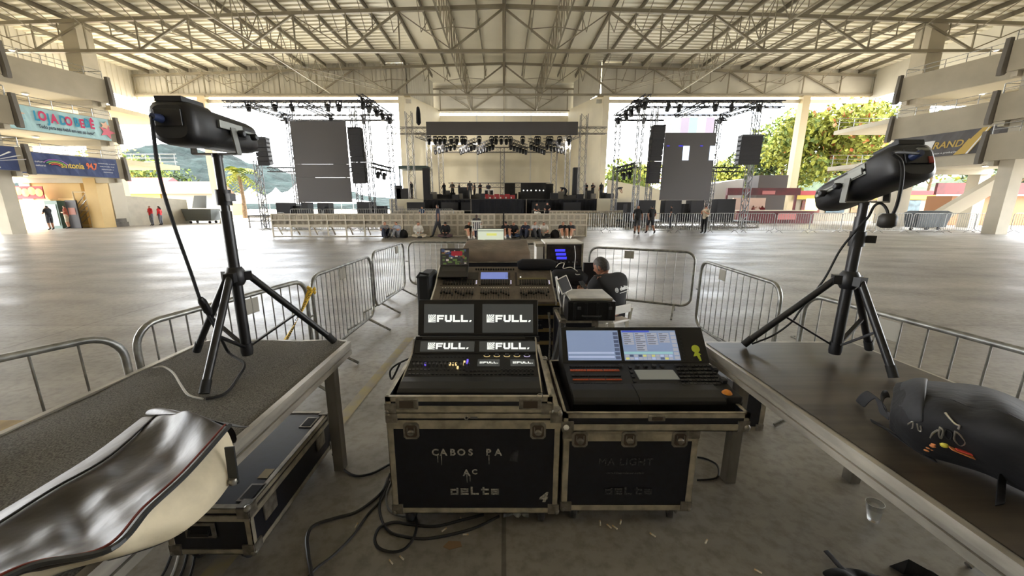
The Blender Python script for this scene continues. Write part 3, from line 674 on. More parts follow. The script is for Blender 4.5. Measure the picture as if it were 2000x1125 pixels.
# palm
p = AY(480,430,52); t = thing('palm_tree', 'palm tree with a tall bare trunk left of the left screen tower', 'tree', (p.x,52,0))
m = MB(); m.tube([(p.x,52,0),(p.x+.1,52,2.5),(p.x-.05,52,5.6)], [.32,.24,.2], BARK, 8); m.build('trunk', t)
m = MB(); rn = random.Random(4)
for k in range(26):
    a = k*2.4; e = rn.uniform(-.5,1.2); L = 2.6; o = V((p.x-.05,52,5.6)); d = V((math.cos(a)*math.cos(e),math.sin(a)*math.cos(e),math.sin(e)))
    pts = [o+d*L*i/7+V((0,0,-1.5*(i/7)**2)) for i in range(8)]; sd = d.cross(V((0,0,1))).normalized()
    for i in range(1,8):
        for s in (-1,1): m.add([pts[i], pts[i]+sd*s*.55-V((0,0,.3))+d*.25, pts[i]+sd*s*.5-V((0,0,.34))+d*.42, pts[i]+d*.2], [(0,1,2,3)], OLIVE if k % 3 else GREEN)
m.build('fronds', t)
# wooded hill
hm = mat('wooded_hill', (36,45,44), .95, noise=(.09,.35), spec=.05, bump=(.25,1,2.0))
m = MB(); nx, ny = 90, 24; vs = []; rn = random.Random(2)
for j in range(ny+1):
    for i in range(nx+1):
        x = -360+330*i/nx; y = 190+150*j/ny; u = (x+228)/78; hgt = 38*math.exp(-u*u)+6
        hgt *= math.sin(min(1,j/ny*1.6)*PI/2); vs.append((x,y,hgt*(.9+.07*math.sin(x*.07)+.05*math.sin(x*.19+1))+rn.uniform(-1.2,1.2)-.4))
m.add(vs, [(j*(nx+1)+i, j*(nx+1)+i+1, (j+1)*(nx+1)+i+1, (j+1)*(nx+1)+i) for j in range(ny) for i in range(nx)], hm, True)
struct(m, 'hill', 'hazy wooded hill on the horizon to the left')
m = MB(); vs = []
for j in range(13):
    for i in range(61):
        x = 30+110*i/60; y = 74+40*j/12; vs.append((x,y,(8.5+4*math.sin(x*.1))*math.sin(min(1,j/8)*PI/2)+rn.uniform(-.5,.5)-.35))
m.add(vs, [(j*61+i, j*61+i+1, (j+1)*61+i+1, (j+1)*61+i) for j in range(12) for i in range(60)], DARKG, True)
struct(m, 'hill_right', 'wooded slope behind the trees on the right')
# tents and stalls
tentm = mat('tent_white', (200,200,200), .7)
for px, Y, w, h0, h1, lab in ((397,76,3.8,2.6,5.6,'small white peaked tent left of the hall column'),(495,60,5.0,2.4,4.4,'white peaked tent below the palm'),(598,60,5.5,2.6,6.2,'white peaked tent partly behind the left screen'),(545,75,5.5,2.4,5.0,'white peaked tent behind the small speakers, farther back'),(664,72,6.0,2.4,4.0,'white tent behind the platform of the left screen')):
    p = AY(px,420,Y); x = p.x
    t = thing('tent', lab, 'tent', (x,Y,0)); m = MB(); ring = lambda k, z: [(x-k,Y-k,z),(x+k,Y-k,z),(x+k,Y+k,z),(x-k,Y+k,z)]
    lv = [ring(w*.75,h0-.4), ring(w*.75,h0), ring(w*.28,h0+(h1-h0)*.32), ring(w*.09,h0+(h1-h0)*.7), ring(.03,h1)]
    vs = [v for r_ in lv for v in r_]
    m.add(vs, [(a*4+i, a*4+(i+1)%4, a*4+4+(i+1)%4, a*4+4+i) for a in range(4) for i in range(4)], tentm); m.build('canopy', t)
    m = MB()
    for q in ring(w*.72,0): m.tube([q,(q[0],q[1],h0)], .05, galv, 6)
    m.build('poles', t)
def wallbox(name, label, lo, hi, mm, cat, roof=None, kindx=None):
    t = thing(name, label, cat, ((lo[0]+hi[0])/2, (lo[1]+hi[1])/2, lo[2])); m = MB(); m.box2(lo, hi, mm); m.build('wall', t)
    if roof:
        rm, z, sl = roof; m = MB(); x0, x1, y0, y1 = lo[0]-.4, hi[0]+.4, lo[1]-.4, hi[1]+.4; yc = (y0+y1)/2
        m.add([(x0,y0,hi[2]),(x1,y0,hi[2]),(x1,yc,hi[2]+z),(x0,yc,hi[2]+z),(x0,y1,hi[2]),(x1,y1,hi[2])], [(0,1,2,3),(3,2,5,4),(0,3,4),(1,5,2)], rm); m.build('roof', t)
    return t
redm = mat('red_paint', (150,26,32), .6); redd = mat('red_board', (110,24,34), .55, noise=(1.2,.25)); yel = mat('yellow_board', (190,156,46), .6); orang = mat('orange_wall', (140,96,58), .7)
a = AY(262,400,56)
wallbox('house', 'house with a red gable roof beyond the left walkway', (a.x-4,54,0), (a.x+5,60,3.6), white_wall, 'house', (redm,2.0,0))
a = AY(285,400,47)
t = wallbox('stall', 'food stall with a yellow front board behind the white block wall', (a.x-4,46,0), (a.x+9,49,3.0), mat('stall_wall', (150,140,122), .8), 'stall', (mat('tile_roof', (130,98,70), .8, noise=(2,.15)),1.5,0))
m = MB(); m.box2((a.x-3.8,45.8,2.2), (a.x+3,45.95,3.0), yel); o = m.build('front_board', t); o['label'] = 'bright yellow front board'
a = AY(436,410,67); wallbox('house', 'long low ochre building beside the hall column', (a.x-6,66,0), (a.x+2,70,2.6), mat('ochre', (150,122,72), .8), 'house', (MC['tile_roof'],1.2,0))
# refuse container with its lid up, sign board
t = thing('refuse_container', 'large grey wheeled refuse container with raised lid by the white block wall', 'container', (-29.0,37.0,0))
gm = mat('bin_grey', (92,98,98), .5)
m = MB(); m.hexa([(-30.1,36.4,.25),(-27.7,36.4,.25),(-27.7,37.6,.25),(-30.1,37.6,.25),(-30.3,36.3,1.35),(-27.5,36.3,1.35),(-27.5,37.7,1.35),(-30.3,37.7,1.35)], gm); m.build('tub', t)
m = MB(); m.hexa([(-30.3,37.6,1.4),(-28.9,37.6,1.4),(-28.9,37.7,1.4),(-30.3,37.7,1.4),(-30.2,38.0,2.6),(-29.0,38.0,2.6),(-29.0,38.1,2.6),(-30.2,38.1,2.6)], gm); m.build('lid', t)
for x in (-29.8,-28.0):
    for y in (36.6,37.4): m = MB(); m.lathe([(.12,-.05),(.12,.05)], rubber, 10, Matrix.Translation((x,y,.12))@Matrix.Rotation(PI/2,4,'X')); m.build('wheel', t)
t = thing('leaning_board', 'white board leaning beside the refuse container', 'board', (-27.0,37.2,0)); m = MB()
m.hexa([(-27.4,37.0,0),(-26.5,37.0,0),(-26.5,37.06,0),(-27.4,37.06,0),(-27.4,37.5,1.1),(-26.5,37.5,1.1),(-26.5,37.56,1.1),(-27.4,37.56,1.1)], white); m.build('panel', t)
# kiosk under the left stand
t = thing('drinks_case', 'tall glass-fronted drinks case under the left stand', 'fridge', (-33.0,28.7,0))
m = MB(); m.box2((-33.6,28.4,0), (-32.7,29.1,2.0), mat('fridge_green', (70,96,84), .4)); m.build('body', t)
m = MB(); m.box2((-33.5,28.36,.2), (-32.8,28.4,1.75), mat('fridge_glass', (150,170,160), .1)); m.build('glass_door', t)
t = thing('banner_stand', 'black upright menu board beside the drinks case', 'board', (-32.1,28.9,0)); m = MB(); m.box2((-32.55,28.8,0), (-31.75,28.9,2.05), mat('menu_black', (44,38,38), .5)); m.build('panel', t)
m = MB(); m.box2((-32.4,28.78,1.0), (-31.9,28.8,1.5), mat('menu_photo', (150,90,70), .5)); m.build('picture', t)
t = thing('menu_poster', 'red and orange food poster above the kiosk under the left stand', 'poster', (-35.2,28.8,2.4)); m = MB(); m.box2((-36.6,28.75,2.15), (-33.9,28.8,3.05), redm); m.build('sheet', t)
m = MB()
for k in range(5): m.lathe([(.001,.02),(.3,.0)], mat('food_orange', (238,150,60), .5), 10, frame((-36.2+.5*k,28.73,2.6+.1*(k%2)), (1,0,0), (0,0,1))); 
m.build('picture', t)
wallbox('kiosk', 'pale food kiosk at the left edge under the stand', (-40,28.9,0), (-33.7,29.6,2.1), mat('kiosk_wall', (226,204,160), .7), 'kiosk')
# right side: red bar booth, stalls, bins
t = thing('bar_booth', 'dark red bar booth with a counter right of the right screen', 'booth', (24,37.5,0))
m = MB(); m.box2((22.4,36.6,0), (29.4,37.2,1.15), redd); o = m.build('counter', t); o['label'] = 'red counter front'
m = MB(); m.box2((22.2,36.4,1.15), (29.5,37.4,1.25), mat('counter_top', (206,196,180), .5)); m.build('counter_top', t)
m = MB(); m.box2((22.8,38.6,0), (26.0,38.8,2.4), mat('booth_back', (214,190,176), .7)); m.build('back_wall', t)
m = MB(); m.box2((20.8,36.3,2.6), (27.6,36.6,3.25), redd); m.build('sign_board', t)
text('AMSTEL  BIER', .42, wl, frame((23.2,36.27,3.1), (1,0,0), (0,0,1)), t) if False else None
m = MB(); m.box2((24.0,36.25,2.68), (25.2,36.3,3.0), mat('sign_pale', (214,130,130), .6)); m.build('sign_plate', t)
m = MB()
for x in (20.9,27.4): m.box2((x-.08,36.5,1.2), (x+.08,36.66,2.8), redd)
m.build('post', t)
m = MB(); m.box2((26.0,36.55,.35), (27.7,36.58,.95), MC['sign_pale']); m.build('counter_plate', t)
t = thing('container_box', 'dark box container standing above the red booth sign', 'container', (27,41,0)); m = MB(); m.box2((26.2,40.4,0), (29.2,42.4,4.7), mat('brown_box', (58,48,44), .6)); m.build('body', t)
t = thing('tent_hall', 'white sloping marquee roof behind the right screen', 'tent', (22,47,0)); m = MB(); m.add([(14,44,0),(27,44,0),(27,50,0),(14,50,0),(14,44,2.6),(27,44,4.6),(27,50,4.6),(14,50,2.6)], [(0,1,5,4),(1,2,6,5),(4,5,6,7),(0,4,7,3)], tentm); m.build('canopy', t)
t = thing('booth_lamp', 'bright yellow-white lit panel at the end of the red counter', 'lamp', (28.9,36.3,1.3)); m = MB(); m.box2((28.3,36.2,1.25), (29.4,36.4,2.3), mat('lit_panel', (255,236,150), emit=3)); m.build('panel', t)
for k, (x, lab) in enumerate(((24.4,'booth worker in dark red behind the red counter, left'),(25.3,'booth worker in dark red behind the red counter, right'))):
    person(lab, (x,37.9,0), FACE+.6-k*1.2, 'reach', cloth('maroon',(130,34,44)), BK, HB, SK2)
wt = wallbox('stall', 'stall with red and yellow front beyond the right stand', (31.5,42,0), (46,45,2.6), MC['stall_wall'], 'stall')
m = MB(); m.box2((31.3,41.7,2.3), (46.2,42.0,3.2), yel); m.box2((31.3,41.65,2.75), (46.2,41.72,3.2), redm); m.build('front_board', wt)
for k in range(5):
    m = MB(); m.box2((32.2+2.7*k,41.9,.9), (34.2+2.7*k,42.0,2.2), mat(f'ware_{k%3}', [(130,66,46),(90,112,120),(150,126,84)][k%3], .6, noise=(2,.4))); m.build('counter_window', wt)
wt = wallbox('stall', 'orange-walled food stall with a red sign at the right edge', (38,33,0), (48,35,2.5), orang, 'stall')
m = MB(); m.box2((36,32.5,2.55), (48,32.7,3.5), mat('stall_sign', (116,30,28), .6, noise=(1.5,.3))); m.box2((36,32.45,2.45), (48,32.5,2.56), white); m.build('sign_board', wt)
for k, (x, lab) in enumerate(((28.6,'large dark grey wheeled bin behind the right barriers'),(30.0,'second dark grey wheeled bin, right of the first behind the barriers'))):
    t = thing('wheeled_bin', lab, 'bin', (x,26.4+.4*k,0)); y = 26.4+.4*k; w = .72-.14*k; gm2 = mat('bin_dark', (58,66,70), .5)
    m = MB(); m.hexa([(x-w+.1,y-.4,.2),(x+w-.1,y-.4,.2),(x+w-.1,y+.4,.2),(x-w+.1,y+.4,.2),(x-w,y-.5,1.15),(x+w,y-.5,1.15),(x+w,y+.5,1.15),(x-w,y+.5,1.15)], gm2); m.build('tub', t, .03)
    m = MB(); m.hexa([(x-w-.04,y-.55,1.15),(x+w+.04,y-.55,1.15),(x+w+.04,y+.55,1.15),(x-w-.04,y+.55,1.15),(x-w+.1,y-.3,1.32),(x+w-.1,y-.3,1.32),(x+w-.1,y+.3,1.32),(x-w+.1,y+.3,1.32)], gm2); m.build('lid', t, .02)
    for sx in (-1,1): m = MB(); m.lathe([(.1,-.04),(.1,.04)], rubber, 10, Matrix.Translation((x+sx*(w-.2),y,.1))@Matrix.Rotation(PI/2,4,'X')); m.build('wheel', t)
# ================================================================ stage
panel_m = mat('slotted_panel', (176,166,148), .7, noise=(8,.15)); frame_m = mat('panel_frame', (206,197,180), .5)
drape = mat('black_drape', (24,25,32), .9, noise=(3,.2)); grille = mat('speaker_grille', (56,56,60), .8, noise=(40,.2)); led = mat('led_wall', (88,85,87), .55)
deckm = mat('stage_deck', (50,48,46), .7); truss_m = mat('truss_alu', (126,122,116), .4, .4)
trd = mat('truss_dark', (56,56,62), .5, .3)
# pit fence: slotted aluminium panels, each leg standing on its own foot plate
def pit_panel(name, label, cat, w, solid):
    t = thing(name, label, cat, (0,0,0)); f = 1.0
    m = MB()
    for x in (0, w): m.box2((x-.03,-.03,0), (x+.03,.03,1.22), frame_m)
    for z in (.03,.62,.9,1.22): m.box2((0,-.025,z-.03), (w,.025,z+.03), frame_m)
    m.build('frame', t)
    m = MB(); k = 3; m.box2((.03,.025,.6 if solid else .5), (w-.03,.035,1.2), frame_m)
    for i in range(k): m.box2((w*i/k+.05,.0,.68), (w*(i+1)/k-.05,.02,1.16), panel_m)
    m.build('upper_panel', t)
    m = MB()
    if solid:
        m.box2((.03,.025,.06), (w-.03,.035,.6), frame_m)
        for i in range(2): m.box2((w*i/2+.05,0,.1), (w*(i+1)/2-.05,.02,.58), panel_m)
    else: m.box2((.05,0,.62), (w-.05,.02,.88), panel_m); m.box2((.05,0,.3), (w-.05,.02,.34), frame_m)
    m.build('lower_panel', t)
    m = MB(); m.bar((0,.02,1.1), (0,.85,.05), .05, .05, frame_m); m.bar((w,.02,1.1), (w,.85,.05), .05, .05, frame_m); m.build('brace', t)
    m = MB(); m.box2((0,-.05,0), (w,.9,.02), galv); m.build('foot_plate', t)
    return t
A_ = pit_panel('barricade', 'open-legged barricade panel at the left end of the pit fence, first of six', 'barricade', .99, False); A_['group'] = 'left pit fence panels'
for i in range(6):
    o = A_ if i == 0 else copy_tree(A_, f'open-legged barricade panel of the pit fence, {ORD[i]} of six from the left'); o.location = (-12.55+i*1.0, 20.8, 0)
B_ = pit_panel('barricade', 'closed slotted barricade panel behind the seated people, first of eleven from the left', 'barricade', .99, True); B_['group'] = 'right pit fence panels'
B_.location = (-6.5, 20.8, 0)
for i in range(1, 11): copy_tree(B_, f'closed slotted barricade panel behind the seated people, {ORD[i]} of eleven from the left', (-6.5+i*1.0, 20.8+(.06 if i > 5 else 0), 0))
for i in range(6):
    copy_tree(B_, f'slotted panel of the rear fence at the left stage foot, {ORD[i]} from the left', (-9.4+i*1.0, 33.0, 0), None, 'rear fence panels on the left')
for i in range(9):
    copy_tree(B_, f'slotted panel of the rear fence at the right stage foot, {ORD[i]} from the left', (3.4+i*1.0, 32.2, 0), None, 'rear fence panels on the right')
m = MB(); m.box2((-.05,20.72,0), (.03,20.78,1.3), blackm); tag(m.build('fence_post'), 'thin black post in the middle of the pit fence', 'post')

t = thing('stage', 'wide stage platform with black drapes under the rear roof', 'stage', (.6,42,0))
m = MB(); m.box2((-7.4,36,2.15), (8.6,44.5,2.27), deckm); m.box2((-6.9,44.5,2.15), (7.2,48.6,2.27), deckm); m.build('deck', t)
for a, b in ((-7.4,-2.7),(1.8,8.6)):
    m = MB()
    n = int((b-a)/.12); pr = [(a+(b-a)*i/n, 36-.03*math.sin(i*1.9)) for i in range(n+1)]
    m.add([(x,y,.0) for x, y in pr]+[(x,y,2.17) for x, y in pr], [(i,i+1,n+2+i,n+1+i) for i in range(n)], drape)
    m.build('skirt', t)
m = MB(); n = 30
pr = [(-2.75+4.5*i/n, 33.6-.04*math.sin(i*2.1)) for i in range(n+1)]
m.add([(x,y,0) for x, y in pr]+[(x,y,2.15) for x, y in pr], [(i,i+1,n+2+i,n+1+i) for i in range(n)], drape)
m.add([(-2.75,33.6,0),(-2.75,36,0),(-2.75,36,2.15),(-2.75,33.6,2.15),(1.75,33.6,0),(1.75,36,0),(1.75,36,2.15),(1.75,33.6,2.15)], [(0,1,2,3),(4,7,6,5),(3,2,6,7)], drape)
o = m.build('thrust', t); o['label'] = 'draped thrust in the middle of the front'
m = MB()
for x in (-2.85, 1.95): m.bar((x,33.5,0),(x,33.7,2.2), .06, .06, truss_m)
m.build('post', t)
for lo, hi, sd in (((-10.6,36,0),(-7.45,41,2.25),'left'), ((8.65,36,0),(13.2,41,2.3),'right')):
    w = thing('side_platform', f'pale boarded side platform at the {sd} of the stage', 'platform', ((lo[0]+hi[0])/2,38,0)); m = MB(); m.box2(lo, hi, white_wall); m.build('body', w)
    m = MB(); x = -9.6 if sd == 'left' else 10.6; m.box2((x-.5,35.95,.5), (x+.3,35.99,1.6), mat('hatch', (206,198,184), .8)); m.build('hatch', w)
t = thing('low_wall', 'long low white wall sloping down from the right side of the stage', 'wall', (13,40,0)); m = MB()
m.hexa([(10.9,41.2,0),(17.5,41.2,0),(17.5,41.5,0),(10.9,41.5,0),(10.9,41.2,4.3),(17.5,41.2,3.1),(17.5,41.5,3.1),(10.9,41.5,4.3)], white_wall); m.build('panel', t)
# black boxes under and beside the stage front
for i, (x, lab) in enumerate(((-8.0,'far left by the blue-shirted sitter'),(-4.9,'left half of the skirt'),(-3.1,'just left of the draped thrust'),(3.3,'just right of the draped thrust'),(6.2,'right half of the skirt'),(11.0,'far right on the white platform front'))):
    t = thing('speaker_box', f'low wide black speaker box before the stage, {lab}', 'speaker', (x,35.3,0))
    m = MB(); m.box2((x-.75,35.0,1.25), (x+.75,35.7,1.95), grille); m.build('cabinet', t)
    m = MB()
    for dx in (-.72,.72): m.bar((x+dx,35.0,0),(x+dx,35.0,1.25), .06, .06, truss_m); m.bar((x+dx,35.6,0),(x+dx,35.6,1.25), .06, .06, truss_m)
    m.bar((x-.72,35.0,1.2),(x+.72,35.0,1.2), .07, .07, truss_m); m.build('stand', t)
# truss towers and beams of the stage roof
def beam(name, label, a, b, w, m_=truss_m, h=None, rc=.035, rl=.018, group=None):
    m = MB(); lattice(m, a, b, w, m_, h, rc, rl, w*1.2); return tag(m.build(name), label, 'truss', group)
for x, Y, z, w, lab in ((-8.7,37.2,10.0,.55,'front left stage truss tower'),(7.35,37.2,9.8,.6,'front right stage truss tower'),(-6.9,43.5,8.6,.5,'rear left stage truss tower'),(5.5,43.5,8.6,.6,'rear right stage truss tower'),(-7.6,40.5,8.6,.45,'middle left stage truss tower'),(6.5,40.5,8.6,.45,'middle right stage truss tower'),(-.15,46.5,8.2,.5,'slim truss tower standing in the middle of the stage rear')):
    m = MB(); lattice(m, (x,Y,2.27), (x,Y,z), w, truss_m, None, .035, .018, w*1.1); m.box2((x-w*.75,Y-w*.75,2.25), (x+w*.75,Y+w*.75,2.3), truss_m); tag(m.build('truss_tower'), lab, 'truss')
beam('truss_beam', 'front truss beam behind the dark banner, reaching past both towers', (-10.4,37.5,8.45), (9.5,37.5,8.45), .55)
beam('truss_beam', 'left side truss beam of the stage roof', (-8.1,37.8,8.2), (-7.0,43.6,8.2), .45)
beam('truss_beam', 'right side truss beam of the stage roof', (7.0,37.8,8.2), (5.6,43.6,8.2), .45)
beam('truss_beam', 'rear cross truss of the stage roof above the white wall', (-7.0,43.6,7.6), (5.6,43.6,7.6), .5)
beam('truss_beam', 'low truss beam lying across the stage rear', (-6.5,46.2,4.0), (5.6,46.2,4.0), .5)
t = thing('hanging_led_banner', 'long dark banner screen hanging across the front of the stage roof', 'screen', (-.15,37,7.98))
m = MB(); m.box2((-7.1,36.95,7.98), (6.78,37.1,9.12), led); m.build('panel', t)
t = thing('hanging_cloth', 'black cloth bundle hanging on the front left stage tower', 'cloth', (-7.9,37,8.9)); m = MB(); m.lathe([(.05,8.8),(.22,9.0),(.2,9.8),(.14,10.3),(.02,10.4)], drape, 10, Matrix.Translation((-7.75,36.9,0))); m.build('bundle', t)
# moving-head lights
def mover():
    m = MB(); m.box2((-.17,-.15,-.12), (.17,.15,0), blackm)
    for s in (-1,1): m.box2((s*.2-.03,-.06,-.5), (s*.2+.03,.06,-.08), blackm)
    m.lathe([(.09,-.32),(.15,-.28),(.17,-.05),(.16,.18),(.13,.24)], black, 10, Matrix.Translation((0,-.02,-.55))@Matrix.Rotation(PI-.25,4,'X'))
    return m.build('hanging_stage_light', None)
mv = mover(); used = False
def put(x, y, z, lab, grp, s=1.0, rz=0):
    global used
    o = mv if not used else mv.copy()
    if used: C.objects.link(o)
    used = True
    o.location = (x,y,z); o.scale = (s,)*3; o.rotation_euler = (random.uniform(-.15,.15),0,rz); tag(o, lab, 'stage light', grp); return o
for ki, px in enumerate((838,850,859,868,881,892,903,908,936,960,969,979,989,997,1021,1048,1052,1071,1076,1093,1112)):
    p = AY(px,268,38); put(p.x, 38.0, 8.05, f'small black moving light right under the dark stage banner, {ORD[ki]} from the left', 'lights under the stage banner', .95)
for px0, px1, grp in ((851,893,'first'),(900,930,'second'),(933,967,'third'),(1028,993,'fourth'),(1063,1034,'fifth'),(1103,1064,'sixth')):
    a, b = AY(px0,281,37.8), AY(px1,281,43)
    b = V((AY(px1,281,37.8).x, 0, 0)); pa = V((a.x,43,7.55)); 
    xa, xb = (px0-CX)/F*41.2, (px1-CX)/F*36.4
    if grp in ('fourth','fifth','sixth'): pass
    A, B = V((xa,42.8,7.75)), V((xb,38.6,7.75))
    beam('truss_finger', f'{grp} short slanting truss of lights from the left under the stage roof', A+V((0,0,.1)), B+V((0,0,.1)), .3, trd, None, .025, .014)
    for k in range(6): q = A.lerp(B, (k+.3)/6); put(q.x, q.y, 7.68, f'black moving light on the {grp} slanting truss from the left, {ORD[k]} from the rear', f'lights on the {grp} slanting truss', .9)
# lit flood lamps on the stage roof
for px, lab in ((845,'first from the left'),(896,'second from the left'),(928,'third from the left'),(1108,'right-hand end')):
    p = AY(px,281,40); t = thing('hanging_flood_lamp', f'lit white flood lamp under the stage roof, {lab}', 'lamp', p)
    m = MB(); m.box2((p.x-.25,p.y,p.z-.12), (p.x+.25,p.y+.12,p.z+.12), blackm); m.build('housing', t)
    m = MB(); m.box2((p.x-.22,p.y+.12,p.z-.1), (p.x+.22,p.y+.13,p.z+.1), mat('flood_glow', (255,246,228), emit=3)); m.box2((p.x-.22,p.y-.01,p.z-.1), (p.x+.22,p.y,p.z+.1), MC['flood_glow']); m.build('lamp_face', t)
    la = bpy.data.lights.new('back_wall_fill', 'AREA'); la.energy = FLOOD; la.size = .5; la.color = (1,.95,.86); lo = bpy.data.objects.new('back_wall_fill', la); C.objects.link(lo); lo.location = p+V((0,.2,0)); lo.rotation_euler = V((0,1,-.15)).to_track_quat('-Z','Y').to_euler()  # area light added at each lamp to brighten the wall behind the stage
# gear on the stage
def box_thing(name, label, cat, lo, hi, mm, part='body', group=None, bev=0):
    t = thing(name, label, cat, ((lo[0]+hi[0])/2,(lo[1]+hi[1])/2,lo[2]), 0, group); m = MB(); m.box2(lo, hi, mm); m.build(part, t, bev); return t
def at(px, py0, py1, Y, w, d, name, label, cat, mm, zmin=2.27):
    p0, p1 = AY(px,py0,Y), AY(px,py1,Y); return box_thing(name, label, cat, (p0.x-w/2,Y,zmin), (p0.x+w/2,Y+d,p0.z), mm)
at(831,328,390,38,.62,.6,'speaker_tower','tall dark speaker column at the left front of the stage','speaker',grille)
at(1127,327,385,38.5,.62,.6,'speaker_tower','tall dark speaker column at the right front of the stage','speaker',grille)
at(996,358,383,41,1.1,.8,'cabinet','black square amplifier cabinet in the middle of the stage','cabinet',black)
wht = mat('lamp_white', (235,235,230), emit=1.2)
for px, lab in ((1030,'left'),(1054,'right')):
    t = at(px,357,385,37.5,1.2,1.0,'cabinet',f'big black rack with a row of three white lights, {lab} of the pair on stage','cabinet',black)
    p = AY(px,372,37.5); m = MB()
    for k in (-1,0,1): m.lathe([(.001,.02),(.07,.0)], wht, 8, frame((p.x+k*.36,37.48,p.z), (1,0,0), (0,0,1)))
    m.build('white_lights', t)
t = at(1072,359,375,39.5,.9,.8,'cabinet','lower black rack right of the big pair on stage','cabinet',grille)
redk = mat('drum_red', (170,60,64), .4)
t = thing('drum_riser', 'row of red and white cases on the front of the stage', 'case', (-.3,37,2.27))
for k in range(6):
    m = MB(); x = -1.9+k*.5; m.box2((x,36.7,2.27), (x+.46,37.3,2.72-.1*(k % 2)), redk); m.box2((x+.05,36.66,2.3), (x+.16,36.7,2.45), white); m.build('case', t)
for px, py, w, lab in ((905,366,.9,'grey equipment case left of centre on stage'),(880,376,.8,'dark case at left of the stage behind the edge'),(868,380,.7,'low dark case at the left front edge of the stage'),(936,378,.7,'black case beside the white-edged racks on stage'),(1090,381,1.0,'low dark box right of the racks on stage'),(1110,382,1.0,'low dark box before the right speaker column'),(1153,372,.7,'grey case by the right stage tower'),(1180,376,.6,'black speaker box on the right side platform'),(1192,378,.7,'low black box on the right side platform'),(785,368,1.2,'dark stacked gear on the left side platform'),(776,362,.6,'leaning dark panel on the left side platform')):
    at(px,py,388,38.6 if py < 378 else 37.4,w,.7,'equipment_case',lab,'case',[mat('case_grey',(84,82,80),.6),black,grille][(px) % 3])
for gi, (px, y0, w) in enumerate(((838,379,.5),(846,375,.6),(858,379,.45),(874,372,.4),(889,380,.6),(899,378,.4),(912,372,.5),(925,380,.5),(943,378,.4),(980,379,.35),(1006,378,.4),(1016,375,.35),(1083,377,.7),(1096,374,.5),(1103,380,.5),(1119,381,.6),(1134,379,.6),(1160,378,.4))):
    at(px,y0,388,36.6+.5*(gi % 4),w,.4,'gear_box',f'small piece of stage gear along the stage front, {ORD[gi]} from the left','case',[grille,MC['case_grey'],black,truss_m][(gi*7) % 4])
for px, lab in ((950,'left'),(960,'right')):
    t = at(px,369,383,37.2,.42,.5,'rack_case',f'small white-edged rack case on the stage front, {lab} of two','case',white)
    p = AY(px,376,37.2); m = MB(); m.box2((p.x-.14,37.17,p.z-.2), (p.x+.14,37.2,p.z+.2), black); m.build('front_panel', t)
t = thing('stage_booth', 'open-fronted booth with a dark roof on the left side platform', 'booth', (-9.3,40,2.25)); m = MB()
m.box2((-10.4,39,5.2), (-7.6,41,5.5), mat('booth_green', (64,80,76), .6)); m.build('roof', t)
m = MB()
for x in (-10.3,-7.7): m.box2((x-.06,39,2.25), (x+.06,39.1,5.2), MC['booth_green'])
m.build('post', t)
for px, Y, pose, rz, lab, sh in ((804,38.2,'stand',1.2,'crew member in black standing on the left side platform',BK),(868,40,'reach',.9,'crew member with a raised arm at the left of the stage',BK),(897,41,'stand',-1.2,'crew member in black bending at gear, left of centre on stage',BK),(927,40.5,'stand',1.4,'crew member in black standing just right of the grey equipment case on stage',DG),(938,40,'fold',2.4,'crew member in black cap near centre left of the stage',BK),(954,41,'fold',0,'broad crew member in black seen from behind, left of the red cases on stage',DG),(918,37.0,'stand',.2,'crew member in dark clothes standing at the stage edge left of the white-edged racks',DG),(884,39,'fold',3,'crew member in grey at the left among cases on stage',cloth('olive',(96,92,84))),(1104,39,'bend',1.2,'crew member leaning over gear right of the racks on stage',NV),(1144,40,'fold',2.2,'crew member in black beside the right stage tower',BK),(1157,40,'phone',-2.6,'crew member in black T-shirt on the right side platform',BK),(1174,39.5,'stand',.4,'crew member in black at the right end of the stage wall',BK),(1205,38.5,'bend',-1.5,'crew member bending down at the right end of the side platform',BK)):
    p = AY(px,380,Y); person(lab, (p.x,Y,2.27), rz, pose, sh, DG, HB, SK2, scale=1.0)
person('person in blue shirt sitting on a low wall at the left foot of the stage', (AY(824,400,32.0).x,32.0,.35), FACE, 'chair', BL, DG, HB, SK)
person('person in white trousers sitting on the rear step, left one of the pair', (AY(1047,410,31.2).x,31.2,.62), FACE+.5, 'chair', BK, WH, HB, SK)
person('person in black sitting beside the one in white trousers, right of the pair', (AY(1069,410,31.2).x,31.2,.66), FACE-.2, 'chair', BK, BK, HB, SK)
for px, Y, z, w, lab in ((824,32.2,0,.8,'left'),(1058,31.4,0,2.2,'right of centre')):
    p = AY(px,410,Y); box_thing('step_box', f'low pale step box under the sitters at the stage foot, {lab}', 'box', (p.x-w/2,Y-.3,0), (p.x+w/2,Y+.4,.78), frame_m)

